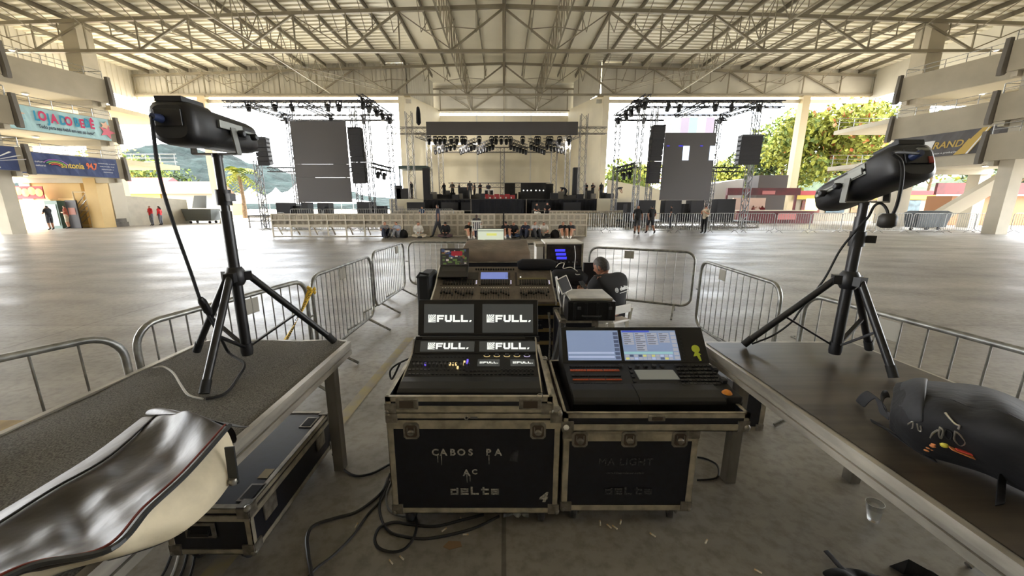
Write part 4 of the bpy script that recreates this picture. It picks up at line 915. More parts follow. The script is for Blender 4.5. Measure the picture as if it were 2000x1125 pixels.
# ================================================================ screens and speaker stacks either side of the stage
trw = mat('truss_grey', (104,104,106), .45, .4)
def wing(s):
    sd = 'left' if s < 0 else 'right'
    xi, xo = (9.8, 19.2)
    ys = (29.3, 33.6); zt = 8.75
    X = lambda x: s*x
    beam('truss_beam', f'front top truss of the {sd} screen frame', (X(xi-.6),ys[0],zt), (X(20.0),ys[0],zt), .4, trd, None, .042, .024)
    beam('truss_beam', f'rear top truss of the {sd} screen frame', (X(xi-.6),ys[1],zt), (X(18.6),ys[1],zt), .4, trd, None, .042, .024)
    beam('truss_beam', f'inner side top truss of the {sd} screen frame', (X(xi),ys[0]-1.4,zt+.1), (X(xi-.4),ys[1]+.6,zt+.1), .4, trd, None, .042, .024)
    beam('truss_beam', f'outer side top truss of the {sd} screen frame', (X(xo-.6),ys[0],zt+.1), (X(xo-1.2),ys[1],zt+.1), .35, trd, None, .042, .024)
    beam('truss_beam', f'middle top truss of the {sd} screen frame, above the screen', (X(14.6),ys[0],zt+.1), (X(14.2),ys[1],zt+.1), .35, trd, None, .042, .024)
    for x, Y, z, lab in ((xi+.1,ys[0],zt,'front inner'),(xi-.3,ys[1],zt,'rear inner'),(xo-1.0,ys[0],zt if s > 0 else 4.9,'front outer'),(xo-1.4,ys[1],zt,'rear outer'),(16.1,ys[0]+1.5,zt if s < 0 else 8.0,'one beside the screen, outer side'),(11.4,ys[0]+1.5,zt,'one beside the screen, inner side')):
        m = MB(); lattice(m, (X(x),Y,0), (X(x),Y,z), .36, trw, None, .036, .02, .45); tag(m.build('truss_tower'), f'{lab} truss tower of the {sd} screen frame', 'truss')
    beam('truss_beam', f'half-height side beam of the {sd} screen frame', (X(xi),ys[0],4.6), (X(xi-.3),ys[1],4.6), .3, trd, None, .04, .022)
    beam('truss_beam', f'half-height cross beam behind the {sd} screen', (X(11.0),ys[0]+1.6,4.4), (X(xo-.8),ys[0]+1.6,4.4), .3, trd, None, .036, .02)
    # the screen
    x0, x1, z0, z1 = (11.7,15.8,1.92,7.75) if s < 0 else (12.0,15.8,2.08,6.93)
    t = thing('led_screen', f'tall dark LED screen on the {sd} of the stage' + (' with two lit tiles' if s > 0 else ' with thin bright gaps across it'), 'screen', (X((x0+x1)/2),29.6,z0))
    a, b = sorted((X(x0), X(x1)))
    if s < 0:
        zz = [z0,3.75,4.72,z1]
        for k in range(3): m = MB(); m.box2((a,29.9,zz[k]+.009), (b,30.05,zz[k+1]-.009), led); m.build('panel', t)
        m = MB(); m.box2((a+.3,30.06,z0), (a+.4,30.2,z1), trd); m.box2((b-.4,30.06,z0), (b-.3,30.2,z1), trd)
        m.box2((a+.2,29.98,3.70), (a+1.4,30.02,3.8), led); m.box2((b-1.2,29.98,4.68), (b-.2,30.02,4.77), led); m.build('frame', t)
    else:
        m = MB(); m.box2((a,29.9,z0), (b,30.05,z1), led); m.build('panel', t)
        lit = mat('lit_tile', (206,228,250), emit=1.6)
        for px0, px1 in ((1332,1347),(1384,1397)):
            p, q = AY(px0,313,29.9), AY(px1,285,29.9); m = MB(); m.box2((p.x,29.88,p.z), (q.x,29.9,q.z), lit); o = m.build('lit_tile', t); o['label'] = 'lit pale blue tile'
        m = MB(); bl = mat('blue_pixels', (60,50,210), emit=1.0)
        for px in (1305,1328,1331,1370): p = AY(px,285,29.9); m.box2((p.x-.1,29.87,p.z-.03), (p.x+.1,29.9,p.z+.03), bl)
        m.build('blue_pixels', t)
        t2 = thing('led_screen', 'washed-out glowing LED strip above the dark right screen', 'screen', (X(13.9),30.6,7.05)); m = MB(); k = 6
        cols = [mat('glow_%d' % i, c, emit=.75) for i, c in enumerate(((238,236,240),(232,238,242),(226,214,236),(214,238,244),(244,240,240),(228,214,236)))]
        for i in range(k): m.box2((a+.1+(b-a)*i/k,30.6,7.0), (a+.1+(b-a)*(i+1)/k-.01,30.7,8.15), cols[i])
        m.build('panel', t2)
    # line arrays
    def array(lab, x, za, zb, n, w, tilt, Y=29.0, splay=0):
        t = thing('line_array', lab, 'speaker', (X(x),Y,za)); h = (zb-za)/n
        for k in range(n):
            z = zb-h*(k+.5); a = tilt+splay*max(0,k-1)
            R = Matrix.Rotation(a,3,'X'); m = MB(); dy = math.sin(a)*(-.0)+tilt*(zb-z)
            m.box((X(x),Y+dy+splay*k*k*.06,z), (w,.55,h*.985), grille, R)
            m.box((X(x),Y+dy+splay*k*k*.06-.02,z), (w+.04,.45,h*.6), black, R); m.build('speaker_cabinet', t)
        m = MB(); m.box2((X(x)-w/2,Y-.3,zb), (X(x)+w/2,Y+.3,zb+.1), blackm); m.tube([(X(x),Y,zb+.1),(X(x),Y+.3,zt)], .02, galv, 6); m.tube([(X(x)-.2,Y,zb+.1),(X(x),Y+.3,zt)], .02, galv, 6); m.build('fly_frame', t)
    array(f'long hanging line array between the {sd} screen and the stage', 10.75 if s < 0 else 11.15, 3.3, 7.05 if s < 0 else 7.2, 10, .95 if s < 0 else .85, .06, 29.2, .01)
    array(f'short hanging line array on the outer side of the {sd} screen', 17.6 if s < 0 else 17.9, 4.6, 6.4 if s < 0 else 6.55, 6, .85 if s < 0 else 1.5, .02, 29.2, .07 if s < 0 else .015)
    # lights on the top frame
    for k, (x, Y) in enumerate(((xo-.9,ys[0]),(16.4,ys[0]),(15.2,ys[0]),(12.6,ys[0]),(11.8,ys[0]),(xi+.1,ys[0]-.6),(xi-.0,ys[0]+.4),(xi-.15,ys[0]+1.6),(xi-.2,ys[0]+2.8),(xi-.35,ys[1]),(18.0,ys[1]),(14.3,ys[1]),(11.6,ys[1]))):
        put(X(x), Y, zt+.25, f'black stage light over the {sd} screen, ' + ('{} along the front truss' if k < 5 else '{} along the inner side truss' if k < 10 else '{} along the rear truss').format(ORD[k if k < 5 else k-5 if k < 10 else k-10]), f'lights on the {sd} screen frame', .95, k)
    for k in (0,1): put(X(xi-.1-.06*k), ys[0]+1.2+1.2*k, 4.45, f'stage light under the half-height beam of the {sd} screen frame, ' + ('nearer one','farther one')[k], f'lights on the {sd} half-height beam', .95)
    # platform and boxes
    zp = .95 if s < 0 else .5
    t = thing('platform', f'low platform under the {sd} screen and its boxes', 'platform', (X(14.4),31.3,0)); a, b = sorted((X(9.4), X(19.4)))
    m = MB(); m.box2((a,29.2,zp-.1), (b,33.4,zp), deckm); m.build('deck', t)
    m = MB(); lattice(m, (a,29.3,zp-.3), (b,29.3,zp-.3), .3, truss_m, None, .03, .018, .4)
    k = 8
    for i in range(k+1): x = a+(b-a)*i/k; m.bar((x,29.3,0), (x,29.3,zp-.1), .08, .08, truss_m); m.bar((x,33.2,0), (x,33.2,zp-.1), .08, .08, truss_m)
    m.build('base_truss', t)
    boxes = ((538,566,396,418,'first from the left'),(572,586,402,418,'second from the left, small'),(588,600,395,418,'third from the left'),(619,641,396,418,'under the middle of the screen'),(626,634,404,418,'tiny one before it'),(697,726,394,416,'right of the screen'),(735,750,402,416,'at the right end')) if s < 0 else ((1251,1281,391,428,'first from the left'),(1300,1332,391,428,'under the left of the screen'),(1351,1376,391,428,'under the right of the screen'),(1403,1438,389,428,'big one right of the screen'),(1225,1236,398,428,'small one at the left end'),(1336,1348,398,428,'small one in the middle'))
    for i, (p0, p1, y0, y1, lab) in enumerate(boxes):
        Y = 29.6+.35*(i % 2); a, b = AY(p0,y0,Y), AY(p1,y0,Y)
        box_thing('subwoofer', f'black speaker box on the {sd} screen platform, {lab}', 'speaker', (a.x,Y,zp), (b.x,Y+.9,a.z), grille)
wing(-1); wing(1)
person('crew member in black standing behind the barrier under the right screen', (12.55,28.9,0), 1.0, 'stand', BK, DG, HB, SK2)

# ================================================================ crowd barriers
def barrier(name, label, p0, p1, h=1.0, bars=13, parts=True, group=None, plate=.62):
    p0, p1 = V((p0[0],p0[1],0)), V((p1[0],p1[1],0)); d = p1-p0; L = d.length; rz = math.atan2(d.y, d.x)
    t = thing(name, label, 'barrier', p0, rz, group); zb = .17; r = .14
    M = wm(t)
    def arc(cx, cz, a0, k=6): return [(cx+r*math.cos(a0+PI/2*i/k),0,cz+r*math.sin(a0+PI/2*i/k)) for i in range(k+1)]
    pts = arc(L-.02-r,h-r,0)+arc(.02+r,h-r,PI/2)+arc(.02+r,zb+r,PI)+arc(L-.02-r,zb+r,PI*1.5)
    m = MB(); m.tube([M@V(p) for p in pts], .019, galv, 8, True); m.build('frame', t)
    for i in range(bars):
        x = .02+(L-.04)*(i+1)/(bars+1)
        if parts or i == 0: m = MB()
        m.tube([M@V((x,0,zb+.01)), M@V((x,0,h-.01))], .0055 if parts else .01, galv, 5)
        if parts: m.build('bar', t)
    if not parts: m.build('bars', t)
    for x in (.25, L-.25):
        m = MB()
        for s in (-1,1): m.tube([M@V((x,0,zb)), M@V((x,s*.3,.012))], .016, galv, 6)
        m.build('foot', t)
    if plate and parts: m = MB(); m.box2((0,0,0),(0,0,0),galv) if False else None; m.add([M@V(v) for v in ((L*plate,-.004,h-.15),(L*(plate+.09),-.004,h-.15),(L*(plate+.09),.004,h-.15),(L*plate,.004,h-.15),(L*plate,-.004,h-.03),(L*(plate+.09),-.004,h-.03),(L*(plate+.09),.004,h-.03),(L*plate,.004,h-.03))], [(3,2,1,0),(4,5,6,7),(0,1,5,4),(1,2,6,5),(2,3,7,6),(3,0,4,7)], mat('plate_grey', (150,146,136), .5)); m.build('plate', t)
    if parts:
        m = MB(); m.tube([M@V((.0,0,h*.62)), M@V((-.05,0,h*.62)), M@V((-.055,.03,h*.62))], .009, galv, 6); m.build('hook', t)
    return t
# the pen round the mixing place
pen = [((-2.9,.55),(-2.08,1.98),'galvanised barrier nearest the viewer on the left, cut by the picture edge',9),
 ((-2.13,2.05),(-1.86,3.5),'galvanised barrier behind the left tripod and carpeted riser',13),
 ((-1.88,3.6),(-1.84,5.2),'galvanised barrier on the left, second beyond the carpeted riser',15),
 ((-1.95,5.55),(-1.88,7.1),'galvanised barrier on the left at the far corner of the pen',15),
 ((-1.86,7.3),(-.28,7.05),'galvanised barrier across the far end of the pen, left one',13),
 ((-.24,7.05),(1.36,6.68),'galvanised barrier across the far end of the pen behind the monitor and rack',13),
 ((1.42,6.33),(2.86,5.58),'galvanised barrier on the right behind the seated man',11),
 ((2.5,4.75),(2.42,3.2),'galvanised barrier on the right just beyond the wooden riser',12),
 ((2.38,2.92),(2.52,1.25),'galvanised barrier alongside the wooden riser and right tripod',11)]
for (a, b, lab, n), pl_ in zip(pen, (.3,.52,.4,.7,.5,.5,.36,.3,.33)): barrier('crowd_barrier', lab, a, b, 1.0, n, plate=pl_)
L = 2.05
for i in range(15):
    x = 4.3+i*2.1; barrier('crowd_barrier', f'galvanised barrier in the long distant right-hand row, {ORD[i]} from its left end', (x,23.9+.12*math.sin(i*1.7)), (x+L,23.9+.12*math.sin(i*1.7+1)), 1.2, 13, False, 'distant barriers on the right')
barrier('crowd_barrier', 'single distant barrier standing alone left of the pit fence', (-16.4,26.2), (-14.3,25.2), 1.2, 4, False)
for i in range(5): barrier('crowd_barrier', f'distant barrier behind the left half of the pit fence, {ORD[i]} from the left', (-13.6+i*2.1,24.6), (-11.6+i*2.1,24.7), 1.45, 13, False, 'distant barriers behind the left pit fence')
# white plastic chair with a woman sitting on it by the pit fence
p = AY(931,461,19.9); cx, cy = p.x, 19.95
t = thing('plastic_chair', 'white slatted plastic chair by the pit fence, its back to the viewer', 'chair', (cx,cy,0))
m = MB(); m.box2((cx-.24,cy-.22,.41), (cx+.24,cy+.24,.45), white); m.build('seat', t, .01)
for sx in (-1,1):
    for sy in (-1,1): m = MB(); m.bar((cx+sx*.2,cy+sy*.2,.42), (cx+sx*.26,cy+sy*.26,0), .05, .05, white); m.build('leg', t)
m = MB()
for k in range(5): m.box2((cx-.22+k*.1,cy-.26,.45), (cx-.18+k*.1,cy-.23,.86), white)
m.box2((cx-.26,cy-.27,.84), (cx+.26,cy-.22,.92), white); m.build('backrest', t)
m = MB()
for sx in (-1,1): m.bar((cx+sx*.27,cy-.25,.66), (cx+sx*.27,cy+.2,.64), .05, .04, white); m.bar((cx+sx*.27,cy+.2,.64), (cx+sx*.24,cy+.2,.42), .05, .04, white)
m.build('armrest', t)
person('long-haired woman in dark top sitting on the white plastic chair, seen from behind', (cx,cy+.02,-.02), 0, 'chair', DG, JN, HBR, SK, long_hair=True)
for px, lab in ((843-55,'dark bag on the floor left of the pit fence sitters'),(1084,'black rucksack on the floor between the seated people')):
    p = AY(px,460,20.2); t = thing('bag', lab, 'bag', (p.x,20.2,0)); m = MB(); m.lathe([(.02,.0),(.24,.02),(.26,.2),(.16,.38),(.02,.44)], BK, 12, Matrix.Translation((p.x,20.2,0))); m.build('body', t)
# ================================================================ foreground: risers
carpet = mat('grey_carpet', (128,126,122), .95, noise=(180,.35), bump=(160,.6,.004), spec=.1)
ply = mat('dark_plywood', (84,76,66), .34, noise=(2.2,.35), scale=(.5,5,1), bump=(9,.12,.004))
lam = mat('case_laminate', (25,28,40), .38, noise=(30,.25), bump=(60,.12,.002))
trim_m = mat('case_trim', (196,188,170), .42, .3, noise=(14,.22)); steel_c = mat('case_steel', (160,155,146), .35, .6, noise=(25,.25)); darkin = mat('dark_inside', (16,17,22), .8)
def riser(label, x0, x1, y0, y1, top, inner, rz, legs, tops):
    t = thing('stage_riser', label, 'riser', ((x0+x1)/2,(y0+y1)/2,0), 0)
    m = MB(); nx, ny = 16, 40; vs = []
    rn = random.Random(5)
    for j in range(ny+1):
        for i in range(nx+1):
            x = x0+(x1-x0)*i/nx; y = y0+(y1-y0)*j/ny
            z = top+(.006*math.sin(i*.9+j*.35)*math.sin(j*.5)+rn.uniform(-.002,.002) if tops is carpet else 0)
            if tops is carpet and i in (0,nx): z -= .012
            vs.append((x+(.006*math.sin(j*1.1) if i in (0,nx) and tops is carpet else 0),y,z))
    m.add(vs, [(j*(nx+1)+i, j*(nx+1)+i+1, (j+1)*(nx+1)+i+1, (j+1)*(nx+1)+i) for j in range(ny) for i in range(nx)], tops, True)
    m.box2((x0+.01,y0+.01,top-.04), (x1-.01,y1-.01,top-.014), ply); o = m.build('top_board', t); o['label'] = 'grey carpeted top' if tops is carpet else 'dark plywood top'
    m = MB()
    for (a, b, nrm) in (((x0,y0),(x0,y1),(-1,0)),((x1,y0),(x1,y1),(1,0)),((x0,y1),(x1,y1),(0,1))):
        for dz, dd, hh in ((-.022,.012,.036),(-.052,.004,.018),(-.078,.012,.03)):
            A = V((a[0]+nrm[0]*dd,a[1]+nrm[1]*dd,top+dz)); B = V((b[0]+nrm[0]*dd,b[1]+nrm[1]*dd,top+dz)); m.bar(A, B, .03, hh, alu)
    o = m.build('edge_rail', t); o['label'] = 'grooved aluminium edge rail'
    for lx, ly in legs: m = MB(); m.box2((lx-.032,ly-.032,0), (lx+.032,ly+.032,top-.09), mat('leg_alu', (150,146,138), .45, .5, noise=(7,.3), scale=(1,1,.3))); m.build('leg', t, .004)
    return t
riser('grey carpeted riser on the left carrying a tripod and a glossy cover', -1.99, -1.045, -.45, 2.39, .80, 1, 0, ((-1.065,2.17),(-1.93,2.17),(-1.065,-.2),(-1.93,-.2)), carpet)
riser('dark plywood riser on the right carrying a tripod and a black rucksack', 1.325, 2.28, -.45, 2.355, .80, -1, 0, ((1.40,2.06),(2.17,2.06),(1.40,-.2),(2.17,-.2)), ply)

# ---------------------------------------------------------------- followspots on tripods
def tripod(label, c, feet, hub, top, low, clampz):
    t = thing('tripod_stand', label, 'tripod', (c[0],c[1],.8)); x, y = c
    m = MB(); m.tube([(x,y,low),(x,y,hub+.35)], .027, blackm, 12); m.build('lower_tube', t)
    m = MB(); m.tube([(x,y,hub+.3),(x,y,top)], .022, blackm, 12); m.build('upper_tube', t)
    m = MB(); m.lathe([(.034,hub-.05),(.046,hub-.03),(.046,hub+.03),(.034,hub+.05)], black, 14, Matrix.Translation((x,y,0)))
    for f in feet: d = (V((f[0]-x,f[1]-y,0))).normalized(); m.bar(V((x,y,hub))+d*.02, V((x,y,hub))+d*.075, .05, .05, black)
    m.build('hub', t)
    m = MB(); m.lathe([(.036,clampz-.04),(.036,clampz+.04)], black, 12, Matrix.Translation((x,y,0))); m.bar((x,y,clampz), (x+.07,y-.03,clampz), .03, .04, black); m.build('clamp', t)
    m = MB(); m.lathe([(.028,low-.02),(.032,low),(.032,low+.05)], black, 12, Matrix.Translation((x,y,0))); m.build('collar', t)
    for f in feet:
        F_ = V((f[0],f[1],.8)); d = V((f[0]-x,f[1]-y,0)).normalized(); A = V((x,y,hub))+d*.06
        m = MB(); m.tube([A, F_+V((0,0,.02))], .019, blackm, 10); lg = m.build('leg', t)
        m = MB(); dd = (F_-A).normalized(); m.tube([F_-dd*.06+V((0,0,.02)), F_+V((0,0,.016))], .022, rubber, 10); m.build('rubber_foot', lg)
        m = MB(); m.bar((x,y,low+.02), A.lerp(F_, .52), .022, .01, blackm); m.build('brace', t)
    return t
L_c, R_c = (-1.475,2.05), (1.94,2.09)
tripod('black tripod stand on the grey carpeted riser', L_c, ((-1.407,1.632),(-1.10,2.33),(-1.867,2.169)), 1.30, 1.925, .86, 1.72)
tripod('black tripod stand on the dark plywood riser', R_c, ((1.522,2.271),(2.0,1.80),(2.25,2.20)), 1.27, 1.685, .85, 1.5)
def followspot(label, c, z0, ctr, yaw, pitch, L0, L1, side):
    t = thing('followspot', label, 'spotlight', (c[0],c[1],z0))
    R = Matrix.Rotation(-yaw,4,'Z')@Matrix.Rotation(pitch,4,'X'); M = Matrix.Translation(ctr)@R      # local y is the beam
    def sec(y, w, h, k=.62): 
        n = 20; out = []
        for i in range(n):
            a = 2*PI*i/n; cx, cz = math.cos(a), math.sin(a); p = .55
            out.append(M@V((w*math.copysign(abs(cx)**p,cx), y, h*math.copysign(abs(cz)**p,cz))))
        return out
    m = MB(); S = [(-L0,.075,.07),(-L0+.012,.095,.088),(-L0+.04,.102,.095),(-L0+.14,.102,.095),(-L0+.155,.094,.087),(L1-.09,.09,.082),(L1-.03,.082,.074),(L1,.064,.058)]
    vs = []
    for s in S: vs += sec(*s)
    n = 20; m.add(vs, [(a*n+i, a*n+(i+1)%n, a*n+n+(i+1)%n, a*n+n+i) for a in range(len(S)-1) for i in range(n)], black, True)
    m.add(vs[:n], [tuple(range(n))], black); m.add(vs[-n:], [tuple(reversed(range(n)))], black); m.build('body', t)
    m = MB(); m.lathe([(.001,.0),(.046,.003)], mat('lens', (60,66,76), .05), 18, M@Matrix.Translation((0,L1,0))@Matrix.Rotation(-PI/2,4,'X')); m.lathe([(.052,-.02),(.052,.008),(.045,.008)], blackm, 18, M@Matrix.Translation((0,L1-.002,0))@Matrix.Rotation(-PI/2,4,'X')); m.build('lens_ring', t)
    def pb(lo, hi, mm, name, lab=None):
        mb = MB(); c_ = [(a+b)/2 for a, b in zip(lo, hi)]; d_ = [b-a for a, b in zip(lo, hi)]; mb.box(M@V(c_), d_, mm, M.to_3x3()); o = mb.build(name, t, .002)
        if lab: o['label'] = lab
    sx = .1055*side
    if side < 0: pb((-.1,-L0+.15,.0), (-.088,L1-.05,.018), mat('label_silver', (150,152,146), .35, .4, noise=(3,.15)), 'side_trim', 'long silver trim along the side'); pb((-.099,-L0+.15,.03), (-.085,.0,.058), MC['label_silver'], 'side_trim', 'long silver trim along the side')
    strip = mat('label_silver', (150,152,146), .35, .4, noise=(3,.15))
    pb((min(sx,sx-.02*side),-L0+.165,.005), (max(sx,sx-.02*side),-L0+.33,.042), strip, 'side_plate', 'pale label plate on the side')
    pb((min(sx*.98,sx*.8),.03,.012), (max(sx*.98,sx*.8),L1-.08,.024), strip, 'slide_rail', 'pale slide rail on the side')
    pb((-.06,-L0+.01,.085), (.06,-L0+.14,.108), black, 'lamp_cover')
    pb((-.06,-L0-.008,-.02), (.06,-L0,.05), blackm, 'rear_plate')
    if side < 0: pb((.042,-L0-.012,-.02), (.064,-L0-.0,.012), mat('switch_red', (150,50,40), .4), 'switch', 'red rocker switch'); pb((.0,-L0-.01,.042), (.055,-L0+.0,.056), strip, 'sticker', 'pale sticker')
    for k in (0,1): m = MB(); m.lathe([(.018,0),(.018,.022),(.012,.026)], blackm, 10, M@Matrix.Translation((sx,.05+.1*k,-.0))@Matrix.Rotation(PI/2*side,4,'Y')); m.build('focus_knob', t)
    # yoke: two arms down to a cross plate on the stand
    C0 = V((c[0],c[1],z0)); xa = (R@V((1,0,0,)))
    xa = V((math.cos(-yaw),math.sin(-yaw),0))
    bar_m = mat('yoke_grey', (120,120,116), .4, .5)
    m = MB(); m.bar(C0-xa*.115+V((0,0,.012)), C0+xa*.115+V((0,0,.012)), .04, .008, bar_m, (0,0,1))
    for s in (-1,1): m.bar(C0+xa*.115*s+V((0,0,.012)), V(ctr)+xa*.106*s+V((0,0,.02)), .036, .007, bar_m, xa)
    m.build('yoke', t)
    m = MB(); m.lathe([(.026,-.005),(.026,.012)], blackm, 12, Matrix.Translation(C0)); m.build('spigot', t)
    m = MB(); b_ = M@V((-.03*side if side > 0 else -.03,-L0-.0,.01)); m.tube([b_, b_+(M.to_3x3()@V((0,-.05,0)))], [.02,.014], mat('plug_blue', (46,58,96), .4), 10); m.build('power_inlet', t)
    return t, M
tL, ML = followspot('black followspot lamp on the left tripod, pointing to the stage', L_c, 1.925, V((-1.475,2.04,2.042)), .0, .0, .25, .26, 1)
tR, MR = followspot('black followspot lamp on the right tripod, seen from behind, tilted down', R_c, 1.685, V((1.935,2.09,1.80)), .02, -.36, .25, .27, -1)
def cable(name, label, pts, r, mm, cat='cable', parent=None):
    P = [V(p) for p in pts]; out = []
    for i in range(len(P)-1):
        p0, p1, p2, p3 = P[max(i-1,0)], P[i], P[i+1], P[min(i+2,len(P)-1)]
        for k in range(6):
            t = k/6; out.append(.5*((2*p1)+(p2-p0)*t+(2*p0-5*p1+4*p2-p3)*t*t+(3*p1-p0-3*p2+p3)*t**3))
    out.append(P[-1]); m = MB(); m.tube(out, r, mm, 6); return tag(m.build(name, parent), label, cat) if parent is None else m.build(name, parent)
bk = rubber
rear = ML@V((-.03,-.3,.01))
cable('power_cord', 'black power cord hanging from the left followspot to the carpeted riser', [rear, AY(299,255,1.76), AY(312,345,1.78), AY(340,440,1.8), AY(372,530,1.85), AY(393,590,1.9), AY(412,625,1.95), AY(432,662,2.0), AY(448,690,2.05), (-1.43,1.95,.83), G(466,735,.81), G(440,768,.81), G(402,779,.815)], .0075, bk)
m = MB(); a, b = AY(391,582,1.89), AY(410,614,1.93); m.tube([a, a.lerp(b,.2), a.lerp(b,.8), b], [.012,.019,.019,.012], black, 10); tag(m.build('cord_connector'), 'black inline plug in the cord below the left followspot', 'plug')
cable('power_cord', 'pale thin cable lying on the grey carpeted riser by the tripod foot', [G(*p,.808) for p in [(298,719),(318,716),(338,728),(352,750),(368,771),(396,779)]], .005, mat('cable_grey', (190,190,186), .5))
rr = MR@V((.0,-.3,.01))
cable('power_cord', 'black power cord arching from the rear of the right followspot down to a round plug', [MR@V((-.03,-.29,.01)), AY(1745,298,1.74), AY(1760,315,1.72), AY(1762,350,1.72), AY(1752,400,1.74), AY(1735,436,1.76)], .007, bk)
cable('power_cord', 'black cord from the round plug along the right tripod pole to its foot', [AY(1735,436,1.76), AY(1733,412,1.78), AY(1722,398,1.8), AY(1708,402,1.82), AY(1695,425,1.95), AY(1672,450,2.05), AY(1640,490,2.1), AY(1610,545,2.15), AY(1575,590,2.2), AY(1560,610,2.22), AY(1545,630,2.24), AY(1510,655,2.27), (1.56,2.25,.83)], .006, bk)
m = MB(); p = AY(1733,432,1.76); m.lathe([(.02,-.03),(.034,-.02),(.034,.02),(.022,.035)], mat('plug_dark', (44,42,40), .5), 12, Matrix.Translation(p)); tag(m.build('cord_connector'), 'round dark plug hanging beside the right tripod pole', 'plug')

# ---------------------------------------------------------------- flight cases
def flight_case(name, label, lo, hi, latches=(), casters=0, lid=None, handle=(), corner=True, open_top=False, z_lid=None, edge=.026):
    cx, cy = (lo[0]+hi[0])/2, (lo[1]+hi[1])/2
    t = thing(name, label, 'flight case', (cx,cy,lo[2]-(casters or 0))); x0,y0,z0 = lo; x1,y1,z1 = hi
    m = MB()
    if open_top:
        w = .012
        m.box2((x0,y0,z0),(x1,y1,z0+w),lam)
        for a, b in (((x0,y0,z0),(x1,y0+w,z1)),((x0,y1-w,z0),(x1,y1,z1)),((x0,y0,z0),(x0+w,y1,z1)),((x1-w,y0,z0),(x1,y1,z1))): m.box2(a, b, lam)
    else: m.box2(lo, hi, lam)
    m.build('body', t)
    e = edge; o = .004; m = MB()
    X, Y, Z = (x0,x1), (y0,y1), (z0,z1)
    for y in Y:
        for z in Z: s = -1 if y == y0 else 1; q = 1 if z == z0 else -1; m.box2((x0-o,min(y,y+s*o),min(z-q*o,z+q*e)), (x1+o,max(y,y+s*o),max(z-q*o,z+q*e)), trim_m); m.box2((x0-o,min(y+s*o,y-s*e),min(z,z-q*o)), (x1+o,max(y+s*o,y-s*e),max(z,z-q*o)), trim_m) if not (open_top and z == z1) else m.box2((x0-o,min(y+s*o,y-s*.014),z), (x1+o,max(y+s*o,y-s*.014),z+o), trim_m)
    for x in X:
        for z in Z: s = -1 if x == x0 else 1; q = 1 if z == z0 else -1; m.box2((min(x,x+s*o),y0-o,min(z-q*o,z+q*e)), (max(x,x+s*o),y1+o,max(z-q*o,z+q*e)), trim_m); m.box2((min(x+s*o,x-s*e),y0-o,min(z,z-q*o)), (max(x+s*o,x-s*e),y1+o,max(z,z-q*o)), trim_m) if not (open_top and z == z1) else m.box2((min(x+s*o,x-s*.014),y0-o,z), (max(x+s*o,x-s*.014),y1+o,z+o), trim_m)
        for y in Y: s = -1 if x == x0 else 1; r = -1 if y == y0 else 1; m.box2((min(x,x+s*o),min(y+r*o,y-r*e),z0), (max(x,x+s*o),max(y+r*o,y-r*e),z1), trim_m); m.box2((min(x+s*o,x-s*e),min(y,y+r*o),z0), (max(x+s*o,x-s*e),max(y,y+r*o),z1), trim_m)
    if z_lid:
        for zz, h in z_lid: m.box2((x0-o,y0-o-.003,zz-h/2), (x1+o,y0,zz+h/2), trim_m); m.box2((x0-o-.003,y0,zz-h/2), (x0,y1,zz+h/2), trim_m); m.box2((x1,y0,zz-h/2), (x1+o+.003,y1,zz+h/2), trim_m)
    o_ = m.build('edge_trim', t); o_['label'] = 'aluminium edge trim'
    if corner:
        for x in X:
            for y in Y:
                for z in Z:
                    if open_top and z == z1: continue
                    sx = 1 if x == x0 else -1; sy = 1 if y == y0 else -1; sz = 1 if z == z0 else -1; k = .045; h = .009; m = MB()
                    c = V((x,y,z)); m.box(c+V((sx*k/2,-sy*h/2,sz*k/2)), (k+h,h,k+h), steel_c); m.box(c+V((-sx*h/2,sy*k/2,sz*k/2)), (h,k+h,k+h), steel_c); m.box(c+V((sx*k/2,sy*k/2,-sz*h/2)), (k+h,k+h,h), steel_c)
                    m.lathe([(.001,-.018),(.013,-.012),(.018,0),(.013,.012),(.001,.018)], steel_c, 10, Matrix.Translation(c+V((sx*.004,sy*.004,sz*.004)))); m.build('corner', t)
    for lx, lz in latches:
        m = MB(); w, h = .078, .088; R = frame((lx,y0-.006,lz), (1,0,0), (0,0,1))
        oct_ = [(-w/2+.012,-h/2),(w/2-.012,-h/2),(w/2,-h/2+.012),(w/2,h/2-.012),(w/2-.012,h/2),(-w/2+.012,h/2),(-w/2,h/2-.012),(-w/2,-h/2+.012)]
        m.prism(oct_, .009, steel_c, R); o_ = m.build('latch', t, .002); o_['label'] = 'steel butterfly latch'
        m = MB(); m.prism([(x*.74,y*.74) for x, y in oct_], .003, mat('latch_dish', (96,86,78), .4, .6), R@Matrix.Translation((0,0,.0085))); m.lathe([(.016,.0),(.016,.01),(.01,.012)], steel_c, 12, R@Matrix.Translation((0,-.005,.011))); m.box(R@V((0,-.005,.024)), (.03,.006,.008), steel_c)
        for sx in (-1,1): m.box(R@V((sx*.018,.008,.014)), (.004,.006,.03), steel_c)
        m.build('latch_key', o_)
    for hx, hz in handle:
        m = MB(); R = frame((hx,y0-.006,hz), (1,0,0), (0,0,1)); m.prism([(-.07,-.04),(.07,-.04),(.07,.04),(-.07,.04)], .006, steel_c, R); m.prism([(-.052,-.026),(.052,-.026),(.052,.026),(-.052,.026)], .002, darkin, R@Matrix.Translation((0,0,.006))); o_ = m.build('handle', t, .003)
        m = MB(); m.tube([R@V((-.045,.005,.01)), R@V((-.045,-.012,.02)), R@V((.045,-.012,.02)), R@V((.045,.005,.01))], .006, rubber, 8); m.build('grip', o_)
